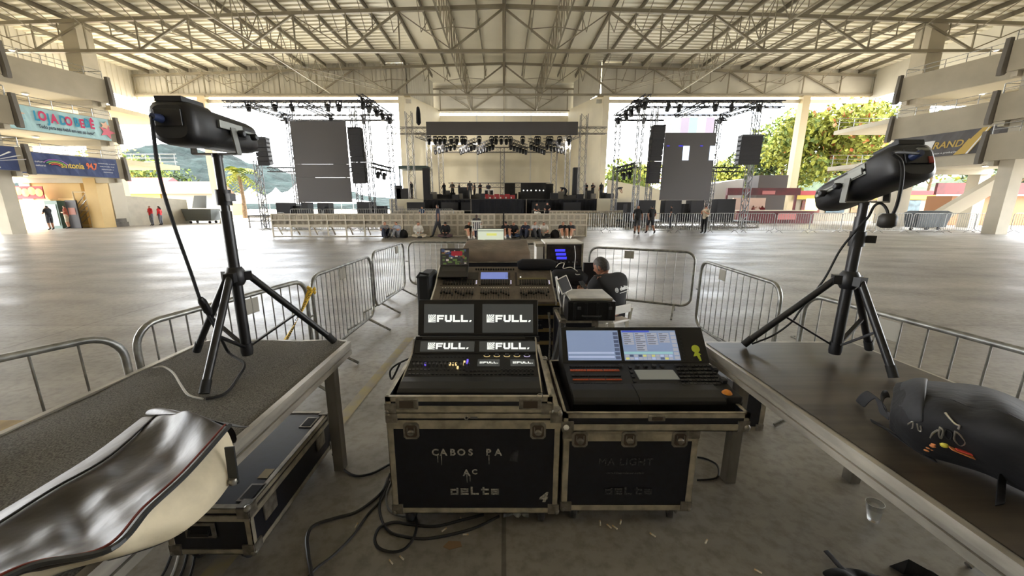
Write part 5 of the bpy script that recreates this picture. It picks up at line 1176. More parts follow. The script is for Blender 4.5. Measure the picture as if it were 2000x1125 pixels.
    if casters:
        for x in (x0+.075,x1-.075):
            for y in (y0+.05,y1-.08):
                m = MB(); m.box2((x-.04,y-.04,z0-.012),(x+.04,y+.04,z0-.001),steel_c)
                for s in (-1,1): m.hexa([(x+s*.022-.003,y-.02,z0-casters*.55),(x+s*.022+.003,y-.02,z0-casters*.55),(x+s*.022+.003,y+.03,z0-casters*.55),(x+s*.022-.003,y+.03,z0-casters*.55),(x+s*.022-.003,y-.03,z0-.01),(x+s*.022+.003,y-.03,z0-.01),(x+s*.022+.003,y+.03,z0-.01),(x+s*.022-.003,y+.03,z0-.01)], steel_c)
                cs = m.build('caster', t); m = MB(); r = casters*.5-.002; m.lathe([(r*.5,-.017),(r,-.014),(r,.014),(r*.5,.017)], mat('caster_wheel', (64,64,68), .5), 18, Matrix.Translation((x+.004,y+.015,r+z0-casters))@Matrix.Rotation(PI/2,4,'Y')@Matrix.Rotation(.3,4,'X')); m.build('wheel', cs)
    return t
stencil = mat('stencil_white', (206,204,196), .7, noise=(90,.35)); faded = mat('stencil_faded', (98,98,98), .8, noise=(110,.7), rgb2=(34,36,44)); smudge = mat('scuff_grey', (92,92,96), .8, noise=(20,.6), rgb2=(30,32,40))
caseL = flight_case('flight_case', 'black flight case stencilled CABOS PA AC, under the left lighting console', (-.578,1.70,.10), (.28,2.40,.675), latches=((-.46,.585),(.17,.585)), casters=.1, z_lid=((.615,.045),))
fr = lambda px, py, Y=1.694: AY(px, py, Y)
def on_front(body, px, py, size, mm, par, **k):
    p = fr(px, py); return text(body, size, mm, frame(p, (1,0,0), (0,0,1)), par, **k)
for ch, px in (('C',850),('A',866),('B',884),('O',901),('S',919),('P',954),('A',973)): on_front(ch, px, 884, .052, stencil, caseL, off=.0012, name='stencil_letter')
on_front('A', 911, 924, .052, stencil, caseL, off=.0012, name='stencil_letter'); on_front('C', 927, 922, .04, stencil, caseL, off=.001, name='stencil_letter')
m = MB()
for px, py, h in ((855,893,.03),(862,893,.045),(955,893,.04),(912,931,.035),(918,931,.028)): p = fr(px,py); m.prism([(-.0025,.012),(.0025,.012),(.001,-h),(-.0005,-h)], .001, stencil, frame(p, (1,0,0), (0,0,1)))
m.build('paint_drips', caseL)
def delta_logo(p, w, mm, par, part='stencil_logo'):
    m = MB(); R = frame(p, (1,0,0), (0,0,1)); h = w*.16; s = w/6.2; t = h*.24
    def r(x0,y0,x1,y1): m.prism([(x0,y0),(x1,y0),(x1,y1),(x0,y1)], .0012, mm, R)
    x = -w/2
    for k, ch in enumerate('delta'):
        a, b = x, x+s
        if ch == 'd': r(a,0,b,t); r(a,0,a+t,h*.7); r(a,h*.6,b,h*.6+t); r(b-t,0,b,h)
        if ch == 'e': r(a,0,b,t); r(a,0,a+t,h*.8); r(a,h*.36,b,h*.36+t*.8); r(a,h*.7,b,h*.7+t); r(b-t,h*.36,b,h*.9)
        if ch == 'l': r(a,0,a+t,h*1.15); r(a,0,b*1,t)
        if ch == 't': r(a+s*.2,0,a+s*.2+t,h*1.1); r(a,h*.62,b,h*.62+t); r(a+s*.2,0,b,t)
        if ch == 'a': r(a,0,b,t); r(b-t,0,b,h*.85); r(a,h*.62,b,h*.62+t); r(a,0,a+t,h*.5); r(a,h*.34,b,h*.34+t*.7)
        x += s*1.28
    return m.build(part, par)
delta_logo(fr(928,966), .255, stencil, caseL)
o = on_front('4', 1060, 972, .075, stencil, caseL, off=.004, shear=.25, name='stencil_number')
m = MB(); p = fr(911,816); R = frame(p, (1,0,0), (0,0,1)); m.prism([(.012*math.cos(k*PI/8),.012*math.sin(k*PI/8)) for k in range(16)], .001, stencil, R); m.prism([(.006*math.cos(k*PI/8),.006*math.sin(k*PI/8)) for k in range(16)], .0015, lam, R)
m.prism([(.02,-.005),(.055,-.005),(.055,.006),(.02,.006)], .001, mat('tiny_print', (120,120,124), .7), R)
for sx in (-.035,.075): m.prism([(sx+.003*math.cos(k),.003*math.sin(k)) for k in range(6)], .001, stencil, R)
m.build('maker_mark', caseL)
m = MB(); p = fr(1005,890); m.prism([(-.025,-.03),(.015,-.035),(.02,.03),(-.015,.033)], .0006, smudge, frame(p, (1,0,0), (0,0,1))); m.build('scuff', caseL)
trayL = flight_case('console_tray', 'open aluminium-edged tray holding the left lighting console', (-.578,1.70,.68), (.235,2.42,.762), latches=(), open_top=True, z_lid=((.70,.03),), edge=.022)
for lx in (-.475,.13):
    m = MB(); m.box2((lx-.055,1.688,.70), (lx+.055,1.70,.757), steel_c); o = m.build('latch', trayL, .004); o['label'] = 'steel latch plate'
    m = MB(); m.box2((lx-.035,1.682,.712), (lx+.035,1.69,.748), MC['latch_dish']); m.build('latch_dish', o)
m = MB(); m.tube([V((.175+.014*math.cos(a*PI/6),1.69,.772+.014*math.sin(a*PI/6))) for a in range(12)], .002, steel_c, 6, True); m.build('ring', trayL)
caseR = flight_case('flight_case', 'black flight case with three latches and faded lettering, under the right console', (.308,1.72,.10), (.985,2.38,.575), latches=((.385,.525),(.635,.525),(.89,.525)), casters=.1, z_lid=((.53,.04),))
fr2 = lambda px, py: AY(px, py, 1.714)
text('MA LIGHT', .058, faded, frame(fr2(1222,903), (1,0,0), (0,0,1)), caseR, name='stencil_letters', space=1.1)
text('www.deltaproducoes.com.br', .017, faded, frame(fr2(1221,924), (1,0,0), (0,0,1)), caseR, name='stencil_letters', off=.0003)
delta_logo(fr2(1227,966), .25, faded, caseR)
trayR = flight_case('console_tray', 'wide aluminium-edged tray holding the right lighting console', (.298,1.70,.582), (1.215,2.36,.672), latches=(), open_top=True, z_lid=((.60,.03),), edge=.022)
m = MB(); p = AY(1283,817,1.69); m.box2((p.x-.042,1.686,p.z-.016), (p.x+.042,1.698,p.z+.016), steel_c); o = m.build('latch', trayR, .004); m = MB(); m.box2((p.x-.026,1.683,p.z-.008), (p.x+.026,1.688,p.z+.008), MC['latch_dish']); m.build('latch_dish', o)
for x in (.30,1.2):
    m = MB(); m.lathe([(.001,-.016),(.012,-.01),(.016,0),(.012,.01),(.001,.016)], white if x < .4 else steel_c, 10, Matrix.Translation((x+.01,1.694,.602))); m.build('ball_corner', trayR)
# long flat case lying under the carpeted riser
lc = flight_case('flight_case', 'long flat flight case with two hand slots lying under the carpeted riser', (-1.56,1.478,.08), (-1.172,2.31,.325), casters=.08, handle=((-1.40,.215),), z_lid=((.275,.03),), edge=.022)
for px, py, s in ((492,962,1.0),(604,825,1.0)):
    p = G(px,py,.326); m = MB(); m.box((p.x,p.y,.3275), (.075,.115,.003), steel_c); m.box((p.x,p.y,.3295), (.055,.09,.002), darkin); o = m.build('hand_slot', lc); o['label'] = 'black hand slot in the lid'
m = MB(); p = G(520,925,.326); m.box((p.x,p.y,.3268), (.05,.07,.001), mat('tape_mark', (160,146,112), .7)); m.build('tape', lc)
for y in (1.62,2.15): m = MB(); m.box2((-1.172,y-.05,.17), (-1.163,y+.05,.26), steel_c); o = m.build('latch', lc, .003)
sc_ = flight_case('flight_case', 'small black flight case on the floor between the right console and the plywood riser', (1.52,2.6,.0), (1.97,2.98,.33), edge=.03)
dv = thing('handheld_device', 'small white device with black screen on the small flight case', 'device', (1.9,2.72,.335)); m = MB(); m.box((1.89,2.74,.345), (.2,.18,.028), white); m.build('shell', dv, .006); m = MB(); m.box((1.90,2.75,.361), (.1,.1,.004), black); m.build('screen', dv)

# ---------------------------------------------------------------- lighting consoles
scr = mat('screen_grey', (66,68,68), .35, emit=.55); scw = mat('screen_white', (236,240,236), .4, emit=.95); scb = mat('screen_blue', (132,150,186), .3, emit=.62); scl = mat('screen_list', (168,172,186), .3, emit=.6)
keym = mat('key_black', (38,38,41), .5); keyg = mat('key_grey', (86,86,88), .5); panel = mat('console_panel', (19,19,22), .5); padm = mat('wrist_pad', (24,24,27), .42)
def L2(M, px, py):                # where a line of sight meets the panel's plane, in the panel's own x and y
    Mi = M.inverted(); o = Mi@V((0,0,H)); d = (Mi.to_3x3()@ray(px,py)); t = -o.z/d.z; q = o+d*t; return q.x, q.y
def rect(mb, M, a, b, h0, h1, mm):
    (x0,y0),(x1,y1) = a, b; mb.box(M@V(((x0+x1)/2,(y0+y1)/2,(h0+h1)/2)), (abs(x1-x0),abs(y1-y0),h1-h0), mm, M.to_3x3())
def full_logo(M, c, w, mm, dark, par, h=.004, name='screen_logo'):
    x, y = c; e = w*.185; m = MB(); x0 = x-w/2; Mh = M@Matrix.Translation((0,0,h))
    m.prism([(x0,y-e/2),(x0+e*.98,y-e/2),(x0+e,y+e/2),(x0+.0,y+e/2)], .0004, mm, Mh)
    for k in range(6):
        a = .12+k*.25; r0, r1 = e*.25, e*1.25
        q = lambda r, a: (min(x0+e, x0+r*math.cos(a)), min(y+e/2, y-e/2+r*math.sin(a)))
        m.prism([q(r0,a),q(r1,a-.035),q(r1,a+.045)], .0003, dark, Mh@Matrix.Translation((0,0,.0004)))
    gx = x0+e*1.12; lw = (w-e*1.12)/4.35; hh = e*.92; t = hh*.27; yb = y-hh/2
    def r(a,b,c_,d): m.prism([(a,b),(c_,b),(c_,d),(a,d)], .0004, mm, Mh)
    k = 0
    for ch in 'FULL':
        a = gx+k*lw*1.06; b = a+lw*.94
        if ch == 'F': r(a,yb,a+t*1.1,yb+hh); r(a+t*1.1,yb+hh-t,b,yb+hh); r(a+t*1.1,yb+hh*.36,b-lw*.1,yb+hh*.36+t*.8)
        if ch == 'U': r(a,yb+t*.6,a+t*1.1,yb+hh); r(b-t*1.1,yb+t*.6,b,yb+hh); r(a+t*.5,yb,b-t*.5,yb+t)
        if ch == 'L': r(a,yb,a+t*1.1,yb+hh); r(a+t*1.1,yb,b,yb+t)
        k += 1
    m.prism([(gx+4.25*lw,yb),(gx+4.5*lw,yb),(gx+4.62*lw,yb+t),(gx+4.37*lw,yb+t)], .0004, mm, Mh)
    return m.build(name, par)
def console_body(t, prof, x0, x1, zb, mm, name='body'):
    m = MB(); poly = [(prof[0][0],zb)]+list(prof)+[(prof[-1][0],zb)]
    m.prism([(y,z) for y, z in poly], x1-x0, mm, Matrix(((0,0,1,x0),(1,0,0,0),(0,1,0,0),(0,0,0,1)))); return m.build(name, t, .004)
def plane(x0, p, q): return frame((x0,p[0],p[1]), (1,0,0), (0,q[0]-p[0],q[1]-p[1]))
# left console with two monitors above
x0, x1 = -.548, .192
t = thing('lighting_console', 'black lighting console with white logo screens and two monitors above, on the left case', 'lighting console', (-.18,2.0,.70))
P0, P1, P2, P3 = (1.80,.742), (1.915,.76), (2.14,.806), (2.20,.872)
console_body(t, [(1.795,.728),P1,P2,(2.21,.866),(2.26,.866)], x0, x1, .70, panel)
m = MB(); pr = [(1.775,.722),(1.78,.744),(1.80,.757),(1.86,.766),(1.915,.768),(1.915,.71)]
m.prism(pr, x1-x0-.004, padm, Matrix(((0,0,1,x0+.002),(1,0,0,0),(0,1,0,0),(0,0,0,1)))); o = m.build('wrist_rest', t, .004)
for x in (x0-.006,x1):
    m = MB(); m.prism([(1.80,.70),(1.80,.735),(2.14,.815),(2.2,.88),(2.25,.88),(2.25,.70)], .008, alu, Matrix(((0,0,1,x),(1,0,0,0),(0,1,0,0),(0,0,0,1)))); m.build('side_cheek', t)
MK = plane(0, P1, P2)
k = lambda px, py: L2(MK, px, py)
m = MB()
for row, (py, h) in enumerate(((697,3),(706,3),(722,3),(731,3))):
    for i in range(15): c = k(806+i*7.6+(0 if py < 720 else -6), py); rect(m, MK, (c[0]-.006,c[1]-.005), (c[0]+.006,c[1]+.005), 0, .004, keyg if (row > 1 and i < 6) else keym)
for row, py in enumerate((724,731)):
    for i in range(17): c = k(912+i*8, py); rect(m, MK, (c[0]-.007,c[1]-.006), (c[0]+.007,c[1]+.006), 0, .005, keym)
for i in range(8):
    for j in range(2): c = k(980+i*8.2, 722+j*7); rect(m, MK, (c[0]-.006,c[1]-.005), (c[0]+.006,c[1]+.005), .004, .007, keym)
o = m.build('keys', t)
glowv = mat('fader_violet', (120,100,240), emit=.9); glowy = mat('fader_cream', (240,214,150), emit=.9)
m = MB()
for i in range(15): c = k(809+i*7.6, 713); rect(m, MK, (c[0]-.002,c[1]-.02), (c[0]+.002,c[1]+.02), 0, .002, keym); rect(m, MK, (c[0]-.0055,c[1]-.008), (c[0]+.0055,c[1]+.004), .002, .014, keyg)
m.build('faders', t)
for px, py, mm, lab in ((831,713,glowv,'lit violet fader'),(879,713,glowy,'lit cream fader'),(885,713,glowy,'lit cream fader'),(891,713,glowy,'lit cream fader'),(894,720,glowy,'lit cream fader'),(907,711,glowy,'lit cream fader'),(913,708,glowv,'lit violet fader')):
    c = k(px,py); m = MB(); L_ = .018 if px < 900 else .034; rect(m, MK, (c[0]-.005,c[1]-L_/2), (c[0]+.005,c[1]+L_/2), .002, .012, mm); o = m.build('fader', t); o['label'] = lab
for px0, px1 in ((932,976),(997,1043)):
    a, b = k(px0,716), k(px1,703); m = MB(); rect(m, MK, a, b, .001, .005, scr); s = m.build('small_screen', t); full_logo(MK, ((a[0]+b[0])/2,(a[1]+b[1])/2), (b[0]-a[0])*.8, scw, scr, s, .0052)
for i in range(5):
    c = k(951+i*19.5, 695); m = MB(); m.lathe([(.012,0),(.012,.012),(.009,.014)], keym, 14, MK@Matrix.Translation((c[0],c[1],0)));  kn = m.build('encoder', t)
    m = MB(); mm = glowy if i < 4 else mat('ring_lilac', (214,200,240), emit=.9); m.tube([MK@V((c[0]+.0175*math.cos(a),c[1]+.012*math.sin(a)-.003,.004)) for a in [PI+PI*j/10 for j in range(11)]], .0016, mm, 5); o = m.build('light_ring', kn); o['label'] = 'lit yellow half ring' if i < 4 else 'lit lilac half ring'
m = MB(); c = k(1027,738); MW = frame((0,1.87,.7675), (1,0,0), (0,1,.06)); m.prism([(-.02,-.003),(.02,-.003),(.02,.003),(-.02,.003)], .0006, mat('maker_print', (70,70,66), .5), MW@Matrix.Translation((.12,.03,0))); m.build('maker_mark', t)
ML_ = plane(0, P2, P3)
m = MB(); q0, q1 = L2(ML_,815,690), L2(ML_,1056,664); rect(m, ML_, (x0+.01,.002), (x1+.012,.092), -.02, .003, panel); m.build('screen_hood', t, .003)
for px0, px1 in ((820,927),(936,1045)):
    a, b = L2(ML_,px0,687), L2(ML_,px1,667); m = MB(); rect(m, ML_, a, b, .003, .005, scr); s = m.build('screen', t); full_logo(ML_, ((a[0]+b[0])/2,(a[1]+b[1])/2+.002), (b[0]-a[0])*.72, scw, scr, s, .0052)
MM = plane(0, (2.245,.893), (2.305,1.10))
m = MB(); a, b = L2(MM,818,655), L2(MM,1054,588); rect(m, MM, (x0+.012,-.005), (x1+.022,.218), -.03, 0, panel); m.build('monitor_frame', t, .004)
m = MB(); rect(m, MM, (x0-.0,-.045), (x1+.03,-.012), -.03, .006, panel); rect(m, MM, (x0+.04,-.024), (x1-.06,-.018), .006, .008, keyg); m.build('hinge_bar', t, .003)
for px0, px1 in ((828,926),(942,1041)):
    a, b = L2(MM,px0,650), L2(MM,px1,594); m = MB(); rect(m, MM, a, b, 0, .003, scr); s = m.build('monitor', t); full_logo(MM, ((a[0]+b[0])/2,(a[1]+b[1])/2), (b[0]-a[0])*.83, scw, scr, s, .0032)
# right console
x0, x1 = .358, 1.236
t = thing('lighting_console', 'black lighting console with two pale blue screens and orange key rows, on the right case', 'lighting console', (.8,2.0,.59))
Q1, Q2, Q3 = (1.92,.716), (2.14,.748), (2.285,.925)
console_body(t, [(1.79,.68),(1.83,.705),Q1,Q2,(2.295,.905),(2.32,.905)], x0, x1, .60, panel)
m = MB(); pr = [(1.78,.672),(1.784,.694),(1.80,.706),(1.86,.718),(1.925,.722),(1.925,.66)]
mx = Matrix(((0,0,1,0),(1,0,0,0),(0,1,0,0),(0,0,0,1)))
for a, b in ((x0+.004,.70),(.704,x1-.09)): m.prism(pr, b-a, padm, Matrix.Translation((a,0,0))@mx)
m.build('wrist_rest', t, .004)
MK = plane(0, Q1, Q2); orange = mat('key_orange', (186,88,52), .45, emit=.06)
m = MB()
for g in range(3):
    for i in range(6):
        for py, mm, dx in ((716,keym,-2),(724,orange,0),(734,keym,3),(742,orange,5),(749,keym,7)):
            c = k(1116+g*32.5+i*5.2+dx, py); hh = .004 if mm is orange and py > 730 else .007; rect(m, MK, (c[0]-.0068,c[1]-hh), (c[0]+.0068,c[1]+hh), 0, .005, mm)
m.build('playback_keys', t)
m = MB()
for i in range(14):
    c = k(1258+i*5.2,751); rect(m, MK, (c[0]-.006,c[1]-.008), (c[0]+.006,c[1]+.008), 0, .004, keym)
for j in range(6):
    for i in range(10): c = k(1322+i*7.6+j*2.6, 716+j*7.0); rect(m, MK, (c[0]-.009,c[1]-.008), (c[0]+.009,c[1]+.008), 0, .007, keym)
for i in range(4): c = k(1230+i*3,718+i*9); rect(m, MK, (c[0]-.008,c[1]-.012), (c[0]+.008,c[1]+.012), 0, .006, keym)
m.build('keys', t)
m = MB(); rect(m, MK, k(1249,742), k(1314,724), .001, .006, mat('touch_grey', (128,130,126), .25, emit=.3)); m.build('touch_screen', t)
for px in (1212,1245,1261,1277,1293,1321): c = k(px,716); m = MB(); m.lathe([(.014,0),(.014,.01),(.011,.012)], keym, 14, MK@Matrix.Translation((c[0],c[1],0))); m.build('encoder', t)
c = k(1420,769); m = MB(); Mt = frame((c[0],1.86,.712), (1,0,0), (0,1,.1)); c = (AY(1420,768,1.86).x, 0); m.lathe([(.026,0),(.024,.006),(.014,.016),(.001,.02)], mat('trackball_orange', (206,130,44), .25), 16, Matrix.Translation(G(1420,768,.712))); o = m.build('trackball', t); o['label'] = 'orange trackball'
m = MB(); m.box2((x1-.088,1.79,.66), (x1,1.93,.712), panel); m.build('trackball_block', t, .006)
for px, py in ((1395,724),(1412,745)): c = k(px,py); m = MB(); rect(m, MK, (c[0]-.012,c[1]-.02), (c[0]+.012,c[1]+.02), 0, .018, keym); rect(m, MK, (c[0]-.012,c[1]-.003), (c[0]+.012,c[1]+.003), .018, .021, keyg); m.build('fader', t)
MS = plane(0, Q2, Q3); kk = lambda px, py: L2(MS, px, py)
m = MB(); rect(m, MS, (x0,.0), (x1+.01,.232), -.035, .002, panel); m.build('screen_hood', t, .004)
a, b = kk(1110,704), kk(1209,646); b = (b[0]-.012, b[1]); m = MB(); rect(m, MS, a, b, .002, .005, scb); s = m.build('screen', t); w_, h_ = b[0]-a[0], b[1]-a[1]
m = MB(); dk = mat('screen_slate', (92,104,136), emit=.4); pb_ = mat('screen_pale', (176,190,222), emit=.65)
for j in range(7): rect(m, MS, (b[0]-w_*.1,a[1]+h_*(.03+.135*j)), (b[0]-w_*.01,a[1]+h_*(.13+.135*j)), .005, .0055, dk)
for j in range(2): rect(m, MS, (a[0]+w_*.01,a[1]+h_*(.08+.13*j)), (b[0]-w_*.12,a[1]+h_*(.14+.13*j)), .005, .0055, pb_)
m.build('screen_rows', s)
a, b = kk(1218,704), kk(1317,646); a = (a[0]+.008, a[1]); m = MB(); rect(m, MS, a, b, .002, .005, scb); s = m.build('screen', t); w_, h_ = b[0]-a[0], b[1]-a[1]
m = MB(); rn = random.Random(3); tealm = mat('screen_teal', (150,196,206), emit=.6); blu = mat('screen_bar_blue', (70,90,200), emit=.6); yl = mat('screen_yellow', (206,206,130), emit=.6); tx = mat('screen_text', (74,78,96), emit=.3)
rect(m, MS, (a[0]+w_*.01,b[1]-h_*.06), (a[0]+w_*.52,b[1]-h_*.005), .005, .0055, blu)
for c_, n_ in enumerate((6,9,6,5)):
    for j in range(n_):
        rect(m, MS, (a[0]+w_*(.02+.22*c_),b[1]-h_*(.145+.068*j)), (a[0]+w_*(.21+.22*c_),b[1]-h_*(.09+.068*j)), .005, .0055, scl if not (c_ == 3 and j > 2) else MC['screen_bar_blue'] if False else scl)
        rect(m, MS, (a[0]+w_*(.03+.22*c_),b[1]-h_*(.128+.068*j)), (a[0]+w_*(.03+rn.uniform(.06,.17)+.22*c_),b[1]-h_*(.108+.068*j)), .0055, .006, tx)
rect(m, MS, (a[0],a[1]+h_*.2), (b[0]-w_*.12,a[1]+h_*.28), .005, .0055, tealm)
for j in range(2):
    for i in range(11): rect(m, MS, (a[0]+w_*(.02+.078*i),a[1]+h_*(.02+.09*j)), (a[0]+w_*(.085+.078*i),a[1]+h_*(.09+.09*j)), .005, .0055, rn.choice((scl,dk,yl,scl,pb_)))
for j in range(7): rect(m, MS, (b[0]-w_*.1,a[1]+h_*(.03+.135*j)), (b[0]-w_*.01,a[1]+h_*(.13+.135*j)), .005, .0055, scl)
m.build('screen_rows', s)
m = MB(); lime = mat('sticker_lime', (206,222,70), .5); c = kk(1361,694)
m.prism([(c[0]+.025*math.cos(q*PI/10),c[1]+.04+.025*math.sin(q*PI/10)) for q in range(20)], .001, lime, MS@Matrix.Translation((0,0,.003)))
m.prism([(c[0]-.009,c[1]+.019),(c[0]-.024,c[1]-.008),(c[0]-.002,c[1]-.004),(c[0]+.008,c[1]-.036),(c[0]+.02,c[1]-.034),(c[0]+.016,c[1]+.0),(c[0]+.026,c[1]+.004),(c[0]+.009,c[1]+.019)], .001, lime, MS@Matrix.Translation((0,0,.003))); o = m.build('sticker', t); o['label'] = 'lime green round sticker'
m = MB()
for j in range(8): q = kk(1327+j*1.4,652+j*7); rect(m, MS, (q[0]-.004,q[1]-.004), (q[0]+.004,q[1]+.004), .002, .004, keym)
for j in range(4): q = kk(1338+j*13,703); rect(m, MS, (q[0]-.006,q[1]-.003), (q[0]+.006,q[1]+.003), .002, .004, keym)
m.build('side_buttons', t)
# ================================================================ things lying on the risers
def sheet_mesh(rows, mm, nm, parent, sub=2, thick=None, mats=None, split=None):
    """rows of points, far to near, joined as one skin"""
    m = MB(); n = len(rows[0]); vs = [p for r in rows for p in r]
    for j in range(len(rows)-1):
        for i in range(n-1):
            m.add([], [], mm)
            m.f.append([j*n+i, (j+1)*n+i, (j+1)*n+i+1, j*n+i+1]); m.mi.append(m.ms.index(mm)); m.sm.append(True)
    m.v = [tuple(p) for p in vs]
    o = m.build(nm, parent, sub=0)
    if thick: s = o.modifiers.new('solid', 'SOLIDIFY'); s.thickness = thick; s.offset = -1
    if sub: s = o.modifiers.new('sub', 'SUBSURF'); s.levels = sub; s.render_levels = sub
    return o
def cr(P, t):                      # smooth path through key points
    n = len(P)-1; x = min(max(t,0),.9999)*n; i = int(x); f = x-i
    p0, p1, p2, p3 = P[max(i-1,0)], P[i], P[i+1], P[min(i+2,n)]
    return .5*((2*p1)+(p2-p0)*f+(2*p0-5*p1+4*p2-p3)*f*f+(3*p1-p0-3*p2+p3)*f**3)
leather = mat('glossy_cover', (44,37,34), .4, noise=(5,.25), bump=(9,.35,.015), spec=.35); cream_l = mat('cover_lining', (214,202,174), .7, noise=(6,.2), bump=(14,.4,.01)); piping = mat('red_piping', (120,44,36), .6); hem = mat('cover_hem', (34,36,38), .4)
t = thing('padded_cover', 'glossy dark brown padded cover with cream sides lying on the carpeted riser', 'cover', (-1.1,.95,.8))
L0 = [G(x,y,.808) for x, y in ((278,812),(185,882),(80,948),(-20,1008),(-160,1090),(-330,1190))]
L1 = [G(x,y,.85) for x, y in ((304,813),(214,893),(104,957),(0,1023),(-110,1090),(-260,1190))]
RR = [G(x,y,.935) for x, y in ((447,832),(369,921),(290,995),(214,1074),(60,1108),(-100,1190))]
SS = [G(x,y,.80) for x, y in ((459,936),(417,990),(350,1045),(260,1078),(110,1120),(-40,1200))]
rows = []; rn = random.Random(8)
for j in range(25):
    v = j/24; l0, l1, r = cr(L0,v), cr(L1,v), cr(RR,v); row = [l0, (l0*.4+l1*.6)+V((0,0,.004)), l1]
    for i in range(1,12):
        u = i/12; p = l1.lerp(r,u); sag = -.035*math.sin(PI*u)*(1 if v > .12 else -.9+v*15)
        wr = .007*math.sin(v*19+u*5+1.5*math.sin(u*7))+.004*math.sin(v*33-u*9)
        p.z += sag+wr*math.sin(PI*u)**.5+.006*math.sin(u*17+v*2)*math.sin(PI*u); row.append(p)
    row.append(r); rows.append(row)
o = sheet_mesh(rows, leather, 'top_skin', t, 2, .008); o['label'] = 'glossy dark brown skin'
rows = []
for j in range(25):
    v = j/24; r, s = cr(RR,v), cr(SS,v); row = []
    for i in range(6):
        u = i/5; p = r.lerp(s,u); p.x += .014*math.sin(PI*u)+.006*math.sin(v*30+u*4)*math.sin(PI*u); row.append(p-V((.006,0,.006)))
    rows.append(row)
o = sheet_mesh(rows, cream_l, 'side_panel', t, 2, .006); o['label'] = 'cream fabric side'
m = MB(); m.tube([cr(RR,j/40)+V((.004,0,.003)) for j in range(41)], .0075, hem, 6); m.build('hem', t)
m = MB(); m.tube([cr(RR,j/40)+V((-.012,0,.006)) for j in range(41)], .0035, piping, 6); o = m.build('piping', t); o['label'] = 'thin red piping'
m = MB(); m.tube([cr(L1,j/40)+V((0,0,.004)) for j in range(41)], .004, hem, 6); m.build('seam', t)
far = [L0[0], L1[0], L1[0].lerp(RR[0],.5)+V((0,0,.03)), RR[0]]
rows = [[p+V((0,0,0)) for p in far], [V((p.x,p.y+.03,.9 if k else .82)) for k, p in enumerate(far)], [V((p.x,p.y+.035,.808)) for p in far]]
sheet_mesh(rows, leather, 'end_panel', t, 2, .006)
a = G(440,835,.92); b = G(492,830,.83)
rows = [[G(392,822,.93),G(430,832,.925),G(448,832,.92)],[G(420,824,.89),G(462,834,.89),G(476,838,.87)],[G(448,826,.84),G(480,836,.84),G(492,832,.82)]]
sheet_mesh(rows, hem, 'end_flap', t, 2, .004)
m = MB(); m.bar(SS[0]+V((.0,.0,.12)), SS[0]+V((.012,-.02,0)), .03, .006, hem); m.lathe([(.012,0),(.016,.01),(.012,.02)], steel_c, 10, Matrix.Translation(SS[0]+V((.01,-.02,0)))); m.build('strap', t)
m = MB(); rows = []
for j in range(13): v = .35+.65*j/12; p = cr(SS,v); rows.append([p+V((.004,0,.004)), p+V((-.05,0,-.035)), p+V((-.16,0,-.0))])
o = sheet_mesh(rows, hem, 'under_skin', t, 1, .004)
# rucksack
ruck = mat('rucksack_cloth', (20,20,24), .8, noise=(25,.25), bump=(14,.5,.012)); ruck2 = mat('rucksack_trim', (36,37,42), .7, noise=(40,.2))
t = thing('rucksack', 'black rucksack lying on the plywood riser with carabiners and an orange key tag', 'rucksack', (1.75,1.25,.8))
sec = [((1752,752,.84),(1748,760,.9),(1745,785,.92),(1742,812,.9),(1740,828,.85),(1742,834,.812)),
 ((1790,746,.86),(1785,752,.97),(1782,785,.99),(1780,820,.95),(1785,855,.87),(1795,880,.806)),
 ((1850,750,.88),(1845,760,1.0),(1842,795,1.02),(1842,835,.97),(1850,875,.88),(1862,902,.806)),
 ((1920,758,.9),(1915,772,1.02),(1912,808,1.04),(1912,850,.99),(1918,895,.89),(1925,922,.806)),
 ((2000,788,.9),(1998,805,1.02),(1996,840,1.04),(1996,880,.99),(2000,925,.89),(2003,958,.806)),
 ((2110,850,.88),(2110,870,.98),(2110,900,1.0),(2110,940,.95),(2112,975,.88),(2115,1000,.806))]
W = [[G(*q) for q in s] for s in sec]; rows = []
for j in range(31):
    u = j/30; row = []
    key = [cr([W[k][i] for k in range(6)], u) for i in range(6)]
    for i in range(17):
        p = cr(key, i/16); p.z += (.005*math.sin(u*26+i*.6+math.sin(i*.8))+.009*math.sin(u*13-i*.45))*math.sin(PI*i/16); row.append(p)
    rows.append(row)
o = sheet_mesh(rows, ruck, 'body', t, 1, .01)
c0 = sum(rows[0], V())/len(rows[0])+V((-.015,0,0))
sheet_mesh([[p.lerp(c0,k) for p in rows[0]] for k in (0,.5,1)], ruck, 'end_panel', t, 1, .008)
rows2 = [[cr([V(p) for p in r_], .12+.5*k/8)+V((0,-.012,.014)) for k in range(9)] for r_ in rows[2:9]]
sheet_mesh(rows2, ruck2, 'top_pocket', t, 2, .012)
def ribbon(pts, w, mm, nm, parent, lab=None):
    P = [V(p) for p in pts]; w = V(w)/2; rows = []
    for j in range(13): p = cr(P, j/12); rows.append([p-w, p, p+w])
    o = sheet_mesh(rows, mm, nm, parent, 1, .004)
    if lab: o['label'] = lab
    return o
ribbon([G(1678,790,.805),G(1690,776,.85),(G(1706,770,.875)),G(1722,790,.85),G(1728,815,.81)], (.0,.05,.01), ruck2, 'strap', t)
ribbon([G(1735,770,.88),G(1726,770,.9),G(1722,785,.88),G(1735,810,.85),G(1752,815,.86)], (.012,.03,.02), ruck2, 'strap', t)
ribbon([G(1700,820,.803),G(1730,836,.806),G(1775,868,.806),G(1830,900,.806)], (.02,.03,.0), ruck, 'strap', t)
ribbon([G(1962,925,.85),G(1958,945,.82),G(1955,975,.803),G(1953,985,.803)], (.045,.01,.0), ruck, 'strap', t)
silver = mat('carabiner_silver', (190,186,176), .3, .8)
